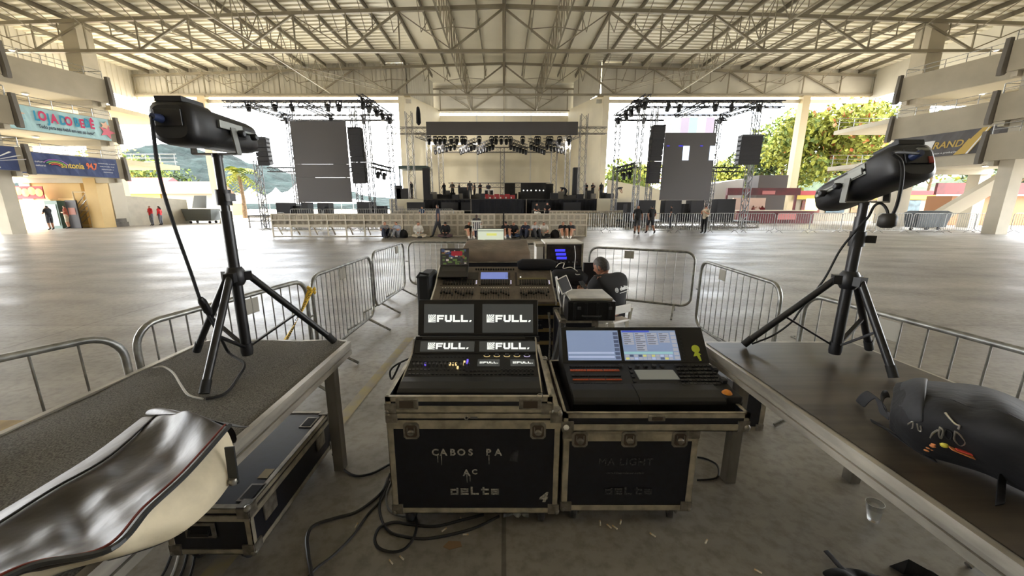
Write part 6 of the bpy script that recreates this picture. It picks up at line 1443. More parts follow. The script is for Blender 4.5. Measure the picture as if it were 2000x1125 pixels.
def loop(pts, r, nm, closed=True, mm=None, lab=None):
    m = MB(); P = [V(p) for p in pts]; Q = [cr(P+[P[0]] if closed else P, j/16) for j in range(16 if closed else 17)]; m.tube(Q, r, mm or silver, 6, closed); o = m.build(nm, t)
    if lab: o['label'] = lab
from mathutils.bvhtree import BVHTree
bv = BVHTree.FromPolygons([p for r_ in rows for p in r_], [(j*17+i, j*17+i+1, (j+1)*17+i+1, (j+1)*17+i) for j in range(30) for i in range(16)])
def onbag(px, py, lift=.014):
    r = ray(px,py).normalized(); h = bv.ray_cast(V((0,0,H)), r)[0]
    return h-r*lift if h is not None else G(px,py,.81)
loop([onbag(x,y) for x, y in ((1774,828),(1783,824),(1782,836),(1774,838))], .0024, 'metal_ring')
loop([onbag(x,y) for x, y in ((1791,828),(1794,840),(1800,842),(1798,832))], .0024, 'metal_ring', False)
loop([onbag(x,y) for x, y in ((1846,806),(1856,818),(1866,828),(1874,832),(1872,838))], .0032, 'carabiner', False)
loop([onbag(x,y) for x, y in ((1866,842),(1876,850),(1886,864),(1876,870),(1864,858))], .0032, 'carabiner')
loop([onbag(x,y) for x, y in ((1817,855),(1822,846),(1832,840))], .003, 'carabiner', False)
loop([onbag(x,y) for x, y in ((1836,834),(1842,842),(1838,856),(1834,848))], .003, 'carabiner')
loop([onbag(x,y) for x, y in ((1848,838),(1860,846),(1856,858),(1846,850))], .0028, 'carabiner', mm=blackm, lab='black carabiner')
og, yg = mat('charm_orange', (206,132,80), .6), mat('charm_yellow', (200,186,62), .5)
m = MB(); rn = random.Random(1)
for k in range(7):
    p = onbag(1808+rn.uniform(0,20), 872+rn.uniform(-6,8), .012); s = rn.uniform(.006,.01); m.lathe([(.001,-s),(s*.8,-s*.6),(s,0),(s*.8,s*.6),(.001,s)], og, 8, Matrix.Translation(p))
o = m.build('charm', t); o['label'] = 'small orange charm'
m = MB(); p = onbag(1845,868); m.lathe([(.001,-.012),(.009,-.008),(.012,0),(.009,.008),(.001,.012)], yg, 10, Matrix.Translation(p)); o = m.build('charm', t); o['label'] = 'yellow-green ball charm'
q = [onbag(1852,870,.02),onbag(1875,880,.02),onbag(1900,890,.016)]; ribbon(q, (.004,.03,.012), og, 'key_tag', t, 'orange fabric key tag'); q2 = [onbag(1868,877,.028),onbag(1885,882,.027),onbag(1899,887,.024)]; ribbon(q2, (.002,.012,.006), mat('tag_red', (186,60,46), .6), 'key_tag_patch', t)
m = MB(); m.tube([cr([V(p) for p in r_], .35)+V((0,0,.006)) for r_ in rows[6:31:2]], .004, ruck2, 6); m.build('zip_seam', t)
# wooden beam end at the left edge
t = thing('wood_plank', 'pale plank with metal edge beside the carpeted riser at the left picture edge', 'plank', (-2.3,1.45,0)); m = MB(); p = G(18,842,.72); m.box((p.x-.10,p.y-.1,.36), (.24,.4,.68), mat('plank_side', (104,100,94), .6, noise=(5,.3))); m.build('side', t); m = MB(); m.box((p.x-.12,p.y-.1,.712), (.18,.36,.024), mat('plank_wood', (196,170,120), .7, noise=(9,.2))); m.build('top', t)

# ================================================================ on the floor
butt_w = mat('cigarette_paper', (206,198,180), .8); butt_f = mat('cigarette_filter', (196,168,130), .8); first = None; rn = random.Random(6)
for px, py, lab in ((764,1099,'upright one inside the lower cable bend'),(785,1091,'just right of the one below the cable loop'),(696,1028,'alone left of the cables'),(867,1036,'right of the cable loop, above the brown scrap'),(909,1045,'right of the brown scrap'),(901,1016,'under the edge of the left case'),(1172,1023,'nearest the left caster of the right case'),(1201,1031,'middle of three before the right case'),(1212,1021,'right one of three before the right case'),(1275,1046,'before the right half of the right case'),(1379,1059,'right of the right flight case'),(1481,1117,'at the bottom edge left of the black cloth'),(1190,1029,'small one among three before the right case')):
    if first is None:
        first = thing('cigarette_end', 'x', 'litter', (0,0,0), 0, 'cigarette ends'); m = MB(); m.tube([(-.014,0,.004),(.007,0,.004)], .004, butt_w, 8); m.build('paper', first); m = MB(); m.tube([(.007,0,.004),(.016,0,.004)], .0042, butt_f, 8); m.build('filter', first); o = first
    else: o = copy_tree(first)
    o['label'] = 'cigarette end on the floor, '+lab; o.location = G(px,py,.0); o.rotation_euler = (0,0,rn.uniform(0,3))
m = MB(); p = G(883,1065,.002); m.prism([(-.045,-.01),(-.01,-.026),(.05,-.008),(.04,.022),(-.02,.024)], .002, mat('dry_leaf', (140,112,86), .8), Matrix.Translation(p)); tag(m.build('paper_scrap'), 'flat brown paper scrap on the floor in front of the left flight case', 'litter')
clear = mat('clear_plastic', (236,238,236), .08, trans=1, alpha=.55)
t = thing('plastic_cup', 'clear crumpled plastic cup standing on the floor under the plywood riser', 'cup', G(1706,1016,0)); p = G(1706,1016,0)
m = MB(); mx = Matrix.Translation(p)@Matrix.Rotation(-.12,4,'Y'); m.lathe([(.001,.002),(.026,.002),(.029,.03),(.034,.07),(.039,.112),(.0375,.112),(.033,.07),(.0275,.03),(.025,.004),(.001,.004)], clear, 18, mx); m.build('shell', t)
m = MB(); m.tube([mx@V((.0385*math.cos(a*PI/10),.0385*math.sin(a*PI/10),.112)) for a in range(20)], .0016, mat('cup_rim', (226,228,224), .3), 6, True); m.build('rim', t)
t = thing('plastic_wrapper', 'crumpled clear plastic wrapper beside the left case caster', 'litter', G(1008,1006,0)); m = MB(); p = G(1008,1004,.0); vs = []; rn = random.Random(3)
for j in range(7):
    for i in range(11): vs.append((p.x-.07+.014*i,p.y-.03+.012*j,.005+rn.uniform(0,.03)*math.sin(PI*i/10)))
m.add(vs, [(j*11+i,j*11+i+1,(j+1)*11+i+1,(j+1)*11+i) for j in range(6) for i in range(10)], mat('wrapper', (200,206,210), .15, alpha=.7)); m.build('sheet', t)
# black cloth and straps at the lower edge
t = thing('black_cloth', 'crumpled black cloth with straps on the floor at the bottom edge', 'cloth', (1.7,1.4,0)); rows = []; rn = random.Random(12)
for j in range(8):
    row = []
    for i in range(18):
        u, v = i/17, j/7; x = 1.47+.52*u; y = 1.44-.22*v; z = .012+(.025+.03*math.sin(u*9+v*3)+.02*math.sin(u*21-v*6))*math.sin(PI*min(1,v+.08))*(.6+.4*math.sin(u*PI)); row.append(V((x,y+.02*math.sin(u*7),max(.006,z))))
    rows.append(row)
sheet_mesh(rows, ruck, 'cloth', t, 2, .006)
ribbon([G(1612,1074,.01),G(1625,1088,.02),G(1640,1105,.03),G(1655,1118,.02)], (.03,.006,0), ruck2, 'strap', t)
m = MB(); a, b, c = G(1764,1122,.02), G(1775,1092,.10), G(1835,1125,.03); m.add([a, c, b, V((a.x,a.y+.06,0)), V((c.x,c.y+.05,0))], [(0,1,2),(2,3,0),(1,4,2),(2,4,3)], ruck); m.build('folded_corner', t)
# cables
gl = lambda pts, z=.009: [G(x,y,z) for x, y in pts]
cgrey = mat('cable_dark', (44,44,46), .5)
cable('floor_cable', 'thick dark cable running from the left case to the lower edge of the picture', gl(((757,935),(745,962),(700,998),(655,1012),(614,1026),(600,1048),(602,1084),(608,1120),(606,1160))), .009, cgrey)
cable('floor_cable', 'dark cable looping from the riser leg to the left flight case', gl(((648,888),(660,886),(660,905),(690,928),(725,925),(757,909),(775,900))), .007, bk)
cable('floor_cable', 'dark cable from the long case along the floor to the lower left', gl(((760,940),(745,975),(718,1005),(690,1045),(650,1085),(615,1112),(585,1150))), .007, cgrey)
cable('floor_cable', 'round loop of black cable on the floor in front of the left case', gl(((808,1000),(814,1022),(808,1050),(790,1072),(765,1078),(740,1070),(732,1052),(742,1030),(770,1020),(800,1024),(850,1028),(905,1015),(945,1005))), .0075, bk)
cable('floor_cable', 'black cable crossing the loop and running under the left case', gl(((762,925),(745,968),(742,1002),(758,1036),(790,1048),(830,1052),(880,1044),(930,1030),(975,1008))), .007, bk)
cable('floor_cable', 'grey cable curving down beside the left flight case edge', gl(((770,930),(755,965),(760,995),(785,1008),(805,1006))), .006, mat('cable_mid', (110,110,110), .5))
m = MB()
for k in range(5): m.tube([(.02+(.15+.012*k)*math.cos(a*PI/9),2.0+(.13+.01*k)*math.sin(a*PI/9),.012+.009*k) for a in range(18)], .008, bk, 6, True)
tag(m.build('cable_coil'), 'coil of black cable under the left flight case', 'cable')
for i, (a, b, lab) in enumerate((((338,1075),(300,1150),'first cable from the left under the cover at the lower left'),((352,1072),(322,1150),'pale cable under the cover at the lower left'),((368,1070),(340,1150),'third cable under the cover at the lower left'),((382,1068),(362,1150),'rightmost cable under the cover at the lower left'))):
    cable('floor_cable', lab, gl((a,((a[0]+b[0])/2+4,(a[1]+b[1])/2),b)), .006, MC['cable_grey'] if i == 1 else bk)
cable('floor_cable', 'black cable hooked behind the right case near the riser leg', gl(((1362,893),(1378,896),(1398,906),(1404,920),(1398,934),(1362,938))), .006, bk)
cable('console_cable', 'black cable bowing out from the left of the left console', [AY(806,697,2.2),AY(775,712,2.2),AY(762,725,2.15),AY(766,740,2.1),(-.60,2.05,.79)], .006, bk)
# tape tied to the barrier behind the left tripod
tape_y = mat('tape_yellow', (214,176,50), .5); t = thing('caution_tape', 'yellow and black caution tape hanging from the left barrier joint', 'tape', (-1.87,3.45,0))
A, B = AY(606,566,3.42), AY(553,672,3.0)
rows = []; 
for j in range(13): p = A.lerp(B,j/12); p.x += .02*math.sin(j/12*PI); w = V((.045*math.cos(j*.25),.02,.0)); rows.append([p-w/2,p+w/2])
sheet_mesh(rows, tape_y, 'strip', t, 0, .002)
m = MB(); rn = random.Random(2)
for k in range(6): p = A+V((rn.uniform(-.03,.03),rn.uniform(-.02,.02),rn.uniform(-.03,.03))); m.lathe([(.004,-.02),(.018,0),(.004,.02)], tape_y, 6, Matrix.Translation(p))
m.build('knot', t)
d = (B-A).normalized(); fx = (d.cross(V((0,-1,0)))).normalized()
for k in range(2):
    p = A.lerp(B,.28+.42*k)+V((.018,-.02,0)); text('NÃO ULTRAPASSE', .034, black, frame(p, d, V((.9,.35,.42))), t)

# ================================================================ the sound mixing place
cream_p = mat('desk_bronze', (108,98,88), .5, noise=(20,.15)); desk_d = mat('desk_dark', (46,42,40), .5); capk = mat('fader_cap', (22,22,24), .4)
sx0, sx1 = -.70, .50
t = thing('desk_case', 'black open flight case base carrying the sound desk', 'flight case', (-.1,3.9,0))
m = MB(); m.box2((sx0-.05,3.56,0), (.20,4.3,.745), lam); m.box2((.20,3.75,0), (sx1+.1,4.3,.745), darkin); m.build('body', t)
m = MB()
brass = mat('rack_strip', (160,140,98), .45, .4)
for z in (.70,.56,.42,.28,.1): m.box2((.20,3.73,z-.018), (sx1+.1,3.75,z+.018), brass)
m.build('rack_strips', t)
m = MB(); m.box2((.205,3.70,.44), (.40,3.75,.53), lam)
for k in range(6): m.lathe([(.01,0),(.01,.012)], keyg, 8, frame((.225+.03*k,3.70,.485), (1,0,0), (0,0,1)))
m.build('rack_unit', t)
m = MB(); m.box2((sx0-.09,3.50,.725), (sx0+.0,3.62,.765), black); m.build('lip', t)
t = thing('sound_desk', 'bronze sound mixing desk with three fader banks and a blue screen', 'mixing desk', (-.1,3.85,.75))
D0, D1, D2, D3 = (3.55,.772), (3.82,.862), (4.02,.972), (4.12,1.02)
m = MB(); poly = [(3.55,.745),(3.55,.77),D1,D2,D3,(4.2,1.0),(4.2,.745)]
m.prism(poly, sx1-sx0, cream_p, Matrix(((0,0,1,sx0),(1,0,0,0),(0,1,0,0),(0,0,0,1)))); m.build('body', t, .004)
for x in (sx0-.012,sx1):
    m = MB(); m.prism([(3.53,.74),(3.53,.778),(3.82,.872),(4.02,.985),(4.13,1.03),(4.2,1.03),(4.2,.74)], .012, white if x < 0 else alu, Matrix(((0,0,1,x),(1,0,0,0),(0,1,0,0),(0,0,0,1)))); m.build('side_cheek', t)
A1, A2, A3 = plane(0,D0,D1), plane(0,D1,D2), plane(0,D2,D3)
for g, (xa, xb) in enumerate(((-.64,-.30),(-.24,.06),(.16,.46))):
    m = MB(); n = 12
    for i in range(n):
        x = xa+(xb-xa)*(i+.5)/n; rect(m, A1, (x-.003,.05), (x+.003,.24), 0, .002, desk_d); q = .1+.06*((i*7+g*3) % 4)/3 if i % 3 else .14; rect(m, A1, (x-.008,q), (x+.008,q+.045), .002, .016, capk)
        rect(m, A1, (x-.006,.252), (x+.006,.262), 0, .004, white)
    o = m.build('fader_bank', t); o['label'] = f'{("left","middle","right")[g]} lower fader bank'
    m = MB()
    for i in range(n): x = xa+(xb-xa)*(i+.5)/n; rect(m, A2, (x-.009,.03), (x+.009,.10), 0, .012, capk)
    rect(m, A2, (xa-.02,.012), (xb+.02,.02), 0, .003, desk_d); o = m.build('encoder_bank', t); o['label'] = f'{("left","middle","right")[g]} upper row of dark keys'
    m = MB()
    for k in range(3): rect(m, A2, (xb+.008,.04+.022*k), (xb+.02,.05+.022*k), 0, .004, mat('key_lit', (214,210,236), emit=.8))
    m.build('lit_keys', t)
m = MB(); a, b = L2(A2,938,553), L2(A2,992,533); rect(m, A2, (a[0],.118), (b[0],.225), .002, .008, mat('desk_screen_blue', (120,136,206), .3, emit=.6)); m.build('screen', t)
m = MB(); rect(m, A2, (-.43,.112), (-.27,.225), 0, .006, desk_d); rect(m, A2, (.12,.015), (.14,.225), 0, .006, desk_d); rect(m, A2, (-.66,.112),(-.45,.225), 0, .004, desk_d); m.build('dark_panel', t)
m = MB()
for i in range(16): m.lathe([(.009,0),(.009,.02)], capk, 8, A3@Matrix.Translation((-.3+.027*i,.05,0)))
for i in range(3): rect(m, A2, (.02+.02*i,.13), (.028+.02*i,.22), 0, .008, capk)
m.build('knobs', t)
m = MB(); rect(m, A2, (.15,.115), (.45,.14), 0, .004, mat('desk_olive', (112,104,70), .5)); rect(m, A2, (.17,.145), (.185,.155), 0, .006, wht); m.build('right_keys', t)
t = thing('padded_bag', 'long black padded bag lying across the right rear of the sound desk', 'bag', (.33,4.1,1.0)); m = MB(); m.tube([(.15,4.08,1.045),(.2,4.08,1.05),(.5,4.08,1.05),(.56,4.08,1.04)], [.04,.062,.062,.045], drape, 10); m.build('body', t)
# laptop on the desk
t = thing('laptop', 'open laptop with a colourful screen on the left rear of the sound desk', 'laptop', (-.5,4.08,1.0))
lm = frame((-.69,3.90,.925), (1,0,0), (0,.22,.105))
m = MB(); rect(m, lm, (.0,.0), (.31,.2), .012, .03, mat('laptop_dark', (38,36,36), .4)); m.build('base', t, .003)
m = MB(); rect(m, lm, (.03,.09), (.28,.18), .03, .032, mat('laptop_keys', (62,60,58), .5)); m.build('keyboard', t)
b_ = lm@V((0,.2,.03)); ls = frame(b_, (1,0,0), (0,.05,.2))
m = MB(); rect(m, ls, (.0,.0), (.31,.19), -.008, .0, MC['laptop_dark']); lid = m.build('screen_lid', t, .002)
m = MB(); rn = random.Random(9); cc = [mat('px_%d' % i, c, .4, emit=.45) for i, c in enumerate(((60,60,66),(150,40,52),(88,110,60),(70,84,120),(200,190,180),(120,80,60),(50,46,46)))]
rect(m, ls, (.008,.008), (.302,.182), 0, .002, cc[6])
for k in range(60): x, y = rn.uniform(.01,.27), rn.uniform(.01,.16); rect(m, ls, (x,y), (min(.3,x+rn.uniform(.01,.05)),min(.18,y+rn.uniform(.006,.03))), .002, .0025+k*.00001, cc[2] if y < .05 and x < .18 else rn.choice(cc))
rect(m, ls, (.12,.11), (.24,.16), .003, .0035, cc[1]); m.build('picture', lid)
t = thing('small_interface', 'small grey box beside the laptop on the sound desk', 'device', (-.33,4.1,1.0)); m = MB(); p = AY(925,540,4.06); m.box((p.x,4.06,p.z), (.07,.08,.05), mat('box_grey', (128,126,124), .5), Matrix.Rotation(.4,3,'X')); m.build('body', t, .004)
cable('thin_cable', 'thin red lead on the rear of the sound desk', [AY(937,537,4.12),AY(948,534,4.14),AY(960,530,4.15)], .01, mat('lead_red', (150,60,54), .5))
m = MB(); p = AY(842,560,3.95); m.lathe([(.05,p.z-.2),(.14,p.z-.18),(.15,p.z+.0),(.12,p.z+.09),(.03,p.z+.11)], lam, 14, Matrix.Translation((p.x,3.95,0))); 
t = thing('soft_case', 'black soft case hanging at the left side of the sound desk', 'bag', (p.x,3.95,0)); m2 = MB(); m2.box2((p.x-.11,3.75,.0), (p.x+.03,4.2,.985), mat('soft_black', (28,30,36), .7)); m2.build('body', t, .03); m2 = MB(); m2.tube([(p.x-.1,3.75,.97),(p.x-.06,3.72,1.02),(p.x+.02,3.75,1.0)], .012, ruck2, 8); m2.build('handle', t)
# covered desk behind with monitor
t = thing('covered_desk', 'second sound desk under a brown dust cover, behind the first', 'mixing desk', (-.15,6.2,.75)); cov = mat('dust_cover', (132,118,106), .6, noise=(3,.2), bump=(12,.4,.02))
rows = []
for j, (y, z) in enumerate(((5.98,.80),(5.98,.93),(6.08,.955),(6.3,1.0),(6.6,1.075),(6.75,1.08),(6.76,.85))):
    e = .06*j if j < 5 else .22; rows.append([V((-.73+e*.35+( .44+.73-e*.5)*i/10,y+.01*math.sin(i*2.),z+.008*math.sin(i*1.7+j))) for i in range(11)])
sheet_mesh(rows, cov, 'dust_cover', t, 2, .02)
t = thing('desk_case', 'black flight case with metal edges under the covered desk', 'flight case', (-.15,6.3,0)); m = MB(); m.box2((-.76,6.02,0), (.45,6.85,.79), lam); m.build('body', t)
m = MB(); 
for z in (.62,.80): m.box2((-.78,6.0,z-.015), (.47,6.02,z+.015), trim_m)
for x in (-.78,.45): m.box2((x,6.0,.0), (x+.02,6.02,.8), trim_m); m.box2((x,6.0,.79), (x+.02,6.85,.81), trim_m)
o = m.build('edge_trim', t); o['label'] = 'aluminium edge trim'
t = thing('key_unit', 'long dark control panel behind the monitor on the covered desk', 'panel', (-.15,6.9,1.0)); m = MB(); a, b = AY(912,477,6.86), AY(1018,468,6.86); m.box2((a.x,6.84,.80), (b.x,6.92,b.z), desk_d); m.build('body', t)
t = thing('monitor', 'computer monitor with a pale screen above the covered desk', 'monitor', (-.2,6.75,1.08)); a, b = AY(932,474,6.72), AY(985,446,6.72)
m = MB(); m.box2((a.x,6.72,a.z), (b.x,6.75,b.z), black); m.build('frame', t, .004); m = MB(); m.box2((a.x+.012,6.715,a.z+.012), (b.x-.012,6.72,b.z-.012), mat('mon_pale', (206,214,196), .4, emit=.75)); s = m.build('screen', t)
m = MB(); w_ = b.x-a.x; h_ = b.z-a.z; m.box2((a.x+w_*.35,6.712,a.z+h_*.5), (a.x+w_*.72,6.715,a.z+h_*.66), mat('mon_yellow', (214,216,120), .4, emit=.75)); m.box2((a.x+.015,6.712,b.z-h_*.2), (b.x-.015,6.715,b.z-h_*.14), mat('mon_grey', (120,130,124), .4, emit=.5)); m.build('window', s)
m = MB(); m.box2(((a.x+b.x)/2-.02,6.74,1.06), ((a.x+b.x)/2+.02,6.78,a.z+.03), black); m.box2(((a.x+b.x)/2-.1,6.66,1.075), ((a.x+b.x)/2+.1,6.82,1.088), black); m.build('stand', t)
# rack with blue displays
t = thing('equipment_rack', 'black equipment rack with blue displays and a white lid, behind the seated man', 'rack', (.84,5.4,0))
m = MB(); m.box2((.585,5.3,0), (1.10,5.85,1.165), lam); m.build('body', t)
m = MB(); m.box2((.575,5.28,1.15), (1.11,5.86,1.175), white); m.box2((.575,5.28,0), (.60,5.31,1.16), trim_m); m.box2((1.085,5.28,0), (1.11,5.31,1.16), trim_m); m.build('edge_trim', t)
m = MB(); m.box2((.61,5.275,.86), (1.075,5.3,1.13), mat('rack_face', (58,48,46), .5, noise=(14,.5))); f = m.build('front_units', t)
m = MB()
for k in range(3): p = AY(1094+k*1.5,489+k*7.5,5.27); m.box2((p.x-.07,5.265,p.z-.018), (p.x+.07,5.275,p.z+.018), mat('display_blue', (64,64,226), .4, emit=1.1))
o = m.build('display', t); o['label'] = 'lit blue displays'
m = MB()
for k in range(8): m.lathe([(.012,0),(.012,.015)], keyg, 8, frame((.64+.055*k,5.275,.9), (1,0,0), (0,0,1)))
m.build('knobs', t)
m = MB(); m.box2((.60,5.25,.60), (1.09,5.3,.83), drape); m.build('drawer', t)
t = thing('case_lid', 'white-faced case lid standing on edge between the covered desk and the rack', 'lid', (.52,5.5,0)); m = MB(); m.box2((.47,5.45,0), (.57,5.85,1.13), white); m.build('panel', t, .004); m = MB(); m.box2((.46,5.44,1.1), (.58,5.86,1.14), trim_m); m.build('edge_trim', t)
t = thing('gear_bag', 'black bag with cables lying before the rack', 'bag', (.85,5.0,0)); m = MB(); m.tube([(.62,4.98,.72),(.68,4.98,.735),(1.02,4.98,.735),(1.1,4.98,.71)], [.06,.11,.11,.07], ruck, 12); m.build('body', t)
m = MB(); m.box2((.60,4.9,0), (1.12,5.2,.64), darkin); tag(m.build('equipment_crate'), 'dark trunk under the bag before the rack', 'case')
cable('thin_cable', 'white looped lead on the black bag before the rack', [AY(1072,527,4.88),AY(1085,522,4.87),AY(1092,515,4.87),AY(1102,514,4.87),AY(1100,524,4.86),AY(1115,522,4.86),AY(1128,530,4.86)], .005, white)
cable('thin_cable', 'grey lead hanging over the front of the blue-lit rack', [AY(1122,480,5.2),AY(1124,500,5.2),AY(1122,520,5.2),AY(1124,535,4.9),AY(1133,536,4.86)], .006, MC['cable_grey'])
# upright dark panel beside the man, tablet on a silver arm, hard case on a flight case, stool
t = thing('dark_screen', 'dark upright screen standing left of the seated man', 'screen', (1.05,4.95,0)); m = MB(); a, b = AY(1138,566,4.95), AY(1168,513,4.95); m.box2((a.x,4.95,0), (b.x+.1,5.0,b.z), mat('screen_off', (34,34,37), .35)); m.build('panel', t, .006)
t = thing('tablet_stand', 'white-framed tablet on a silver clamp arm beside the sound desk', 'tablet', (.62,3.5,.75))
tc = AY(1102,556,3.42); tm = frame(tc, V((.82,.45,.30)), V((-.30,.10,.8)))
m = MB(); rect(m, tm, (-.06,-.075), (.06,.075), -.008, .006, white); m.build('frame', t, .004); m = MB(); rect(m, tm, (-.05,-.066), (.05,.066), .006, .009, mat('tablet_back', (58,58,62), .4)); m.build('back', t)
m = MB(); m.tube([tc+V((0,.0,-.02)), AY(1104,575,3.4), AY(1102,592,3.4), AY(1100,612,3.42)], .012, mat('arm_silver', (196,194,190), .35, .5), 8); m.tube([AY(1086,540,3.5), AY(1089,560,3.48), AY(1092,580,3.46), AY(1098,606,3.44)], .011, MC['arm_silver'], 8); m.build('arm', t)
m = MB(); p = AY(1099,608,3.43); m.box(p, (.05,.05,.09), steel_c); m.build('clamp', t)
cable('thin_cable', 'bundle lead hanging down beside the sound desk rack', [AY(1072,610,3.5),AY(1075,650,3.45),AY(1073,700,3.4),AY(1072,740,3.3)], .012, mat('cable_braid', (96,92,86), .7, noise=(60,.6)))
cable('thin_cable', 'thick black cable trunk between the two lighting consoles', [AY(1098,635,3.1),AY(1090,680,2.9),AY(1080,720,2.75),AY(1074,770,2.65),(.33,2.55,.05)], .03, bk)
cable('thin_cable', 'second thick black cable trunk slanting between the consoles', [AY(1104,640,3.2),AY(1098,680,3.0),AY(1088,720,2.8),AY(1082,760,2.7),(.4,2.6,.05)], .025, bk)
t = thing('hard_case', 'black hard case with a pale top lying in front of the seated man', 'case', (.78,3.35,.66)); hc = mat('hard_case_black', (22,22,24), .42)
a, b = AY(1108,628,3.2), AY(1204,585,3.2)
m = MB(); m.box2((a.x,3.2,.685), (b.x,3.62,.86), hc); 
for k in range(4): x = a.x+.06+.1*k; m.box2((x-.012,3.19,.70), (x+.012,3.2,.85), hc)
m.build('body', t, .02)
m = MB(); m.box2((a.x+.02,3.22,.861), (b.x-.02,3.6,.885), mat('case_top', (176,172,160), .5, noise=(5,.2))); o = m.build('lid', t, .008); o['label'] = 'pale scratched lid'
m = MB(); m.tube([(a.x+.13,3.19,.735),(a.x+.14,3.165,.735),(a.x+.28,3.165,.735),(a.x+.29,3.19,.735)], .009, rubber, 8); m.build('handle', t)
for x in (a.x+.1, b.x-.05): m = MB(); m.box2((x-.014,3.185,.79), (x+.014,3.2,.815), keyg); m.build('latch', t, .002)
flight_case('flight_case', 'black metal-edged flight case under the hard case', (.50,3.22,0), (.83,3.64,.68), edge=.02)
t = thing('plastic_stool', 'white plastic stool partly hidden under the hard case', 'stool', (.94,3.42,0)); m = MB(); m.box2((.84,3.28,.64), (1.0,3.6,.68), white); m.build('seat', t, .01)
for x in (.87,.97):
    for y in (3.27,3.57): m = MB(); m.bar((x,y,.64), (x+(.03 if x > .9 else 0),y,0), .045, .045, white); m.build('leg', t)
# white plastic garden chair of the seated man
mxc, myc = 1.27, 4.42
t = thing('plastic_chair', 'white plastic chair under the seated man in black', 'chair', (mxc,myc,0)); rz = .55
RM = Matrix.Translation((mxc,myc,0))@Matrix.Rotation(rz,4,'Z'); R3 = RM.to_3x3()
m = MB(); m.box(RM@V((0,0,.34)), (.36,.36,.03), white, R3); m.build('seat', t, .01)
for sx in (-1,1):
    for sy in (-1,1): m = MB(); m.bar(RM@V((sx*.15,sy*.15,.33)), RM@V((sx*.16,sy*.16,0)), .04, .04, white); m.build('leg', t)
m = MB(); m.box(RM@V((-.02,-.2,.50)), (.32,.022,.1), white, R3); m.bar(RM@V((-.16,-.18,.35)), RM@V((-.16,-.2,.5)), .04, .03, white); m.bar(RM@V((.16,-.18,.35)), RM@V((.16,-.2,.5)), .04, .03, white); m.build('backrest', t, .008)
# the seated man, in his own frame: y is where he faces
def figure(j, edges, root, nm, mm, parent, sub=2):
    names = list(j); idx = {n: i for i, n in enumerate(names)}
    me = bpy.data.meshes.new(nm); me.from_pydata([j[n][0] for n in names], [(idx[a], idx[b]) for a, b in edges], [])
    o = bpy.data.objects.new(nm, me); C.objects.link(o); o.modifiers.new('s','SKIN'); sv = me.skin_vertices[0].data
    for n in names: r = j[n][1]; sv[idx[n]].radius = r if isinstance(r, tuple) else (r, r); sv[idx[n]].use_root = n == root
    sb = o.modifiers.new('u','SUBSURF'); sb.levels = sub; sb.render_levels = sub
    bpy.context.view_layer.update(); me2 = bpy.data.meshes.new_from_object(o.evaluated_get(bpy.context.evaluated_depsgraph_get())); bpy.data.objects.remove(o)
    me2.materials.clear(); me2.materials.append(mm); me2.polygons.foreach_set('use_smooth', [True]*len(me2.polygons)); me2.name = nm
    o = bpy.data.objects.new(nm, me2); C.objects.link(o); o.parent = parent; return o
man = thing('person', 'grey-haired man in black T-shirt sitting with his back turned, looking down at a phone', 'person', (mxc,myc,0), rz)
J = {'pel':((0,-.05,.46),(.15,.12)),'sp':((0,-.06,.60),(.14,.11)),'ch':((0,.02,.76),(.16,.115)),'nk':((0,.10,.85),.058),'nk2':((0,.13,.885),.055)}
E_ = [('pel','sp'),('sp','ch'),('ch','nk'),('nk','nk2')]
for s, k in ((-1,'L'),(1,'R')):
    J.update({'sh'+k:((s*.175,.03,.81),.07),'el'+k:((s*.245,.15,.60),.05),'wr'+k:((s*.10,.36,.60),.034),'ha'+k:((s*.065,.42,.62),(.042,.024)),
      'hp'+k:((s*.1,.0,.43),.1),'kn'+k:((s*.13,.42,.44),.07),'an'+k:((s*.13,.40,.09),.047),'to'+k:((s*.14,.54,.045),.042)})
    E_ += [('ch','sh'+k),('sh'+k,'el'+k),('el'+k,'wr'+k),('wr'+k,'ha'+k),('pel','hp'+k),('hp'+k,'kn'+k),('kn'+k,'an'+k),('an'+k,'to'+k)]
    for q, (dx, dy, dz, l) in enumerate(((.028,.045,.0,1),(.01,.06,.004,1),(-.01,.058,.006,1),(-.026,.044,.004,1))):
        b = J['ha'+k][0]; J[f'f{q}a{k}'] = ((b[0]+s*dx,b[1]+dy*.6,b[2]+dz),.0085); J[f'f{q}b{k}'] = ((b[0]+s*dx*.9,b[1]+dy,b[2]+.022+dz),.0075); J[f'f{q}c{k}'] = ((b[0]+s*dx*.6,b[1]+dy*.9,b[2]+.043+dz),.006)
        E_ += [('ha'+k,f'f{q}a{k}'),(f'f{q}a{k}',f'f{q}b{k}'),(f'f{q}b{k}',f'f{q}c{k}')]
    b = J['ha'+k][0]; J['ta'+k] = ((b[0]-s*.038,b[1]+.012,b[2]+.02),.0095); J['tb'+k] = ((b[0]-s*.045,b[1]+.03,b[2]+.045),.0075); E_ += [('ha'+k,'ta'+k),('ta'+k,'tb'+k)]
figure(J, E_, 'pel', 'body', SK2, man)
Sh = {'pel':((0,-.05,.45),(.172,.14)),'sp':((0,-.062,.60),(.166,.135)),'ch':((0,.018,.765),(.186,.14)),'nk':((0,.08,.845),.075)}; ES = [('pel','sp'),('sp','ch'),('ch','nk')]
for s, k in ((-1,'L'),(1,'R')): Sh.update({'sh'+k:((s*.185,.03,.80),.098),'el'+k:((s*.238,.115,.665),.086)}); ES += [('ch','sh'+k),('sh'+k,'el'+k)]
figure(Sh, ES, 'pel', 'shirt', BK, man)
Tr = {'pel':((0,-.04,.42),(.165,.125))}; ET = []
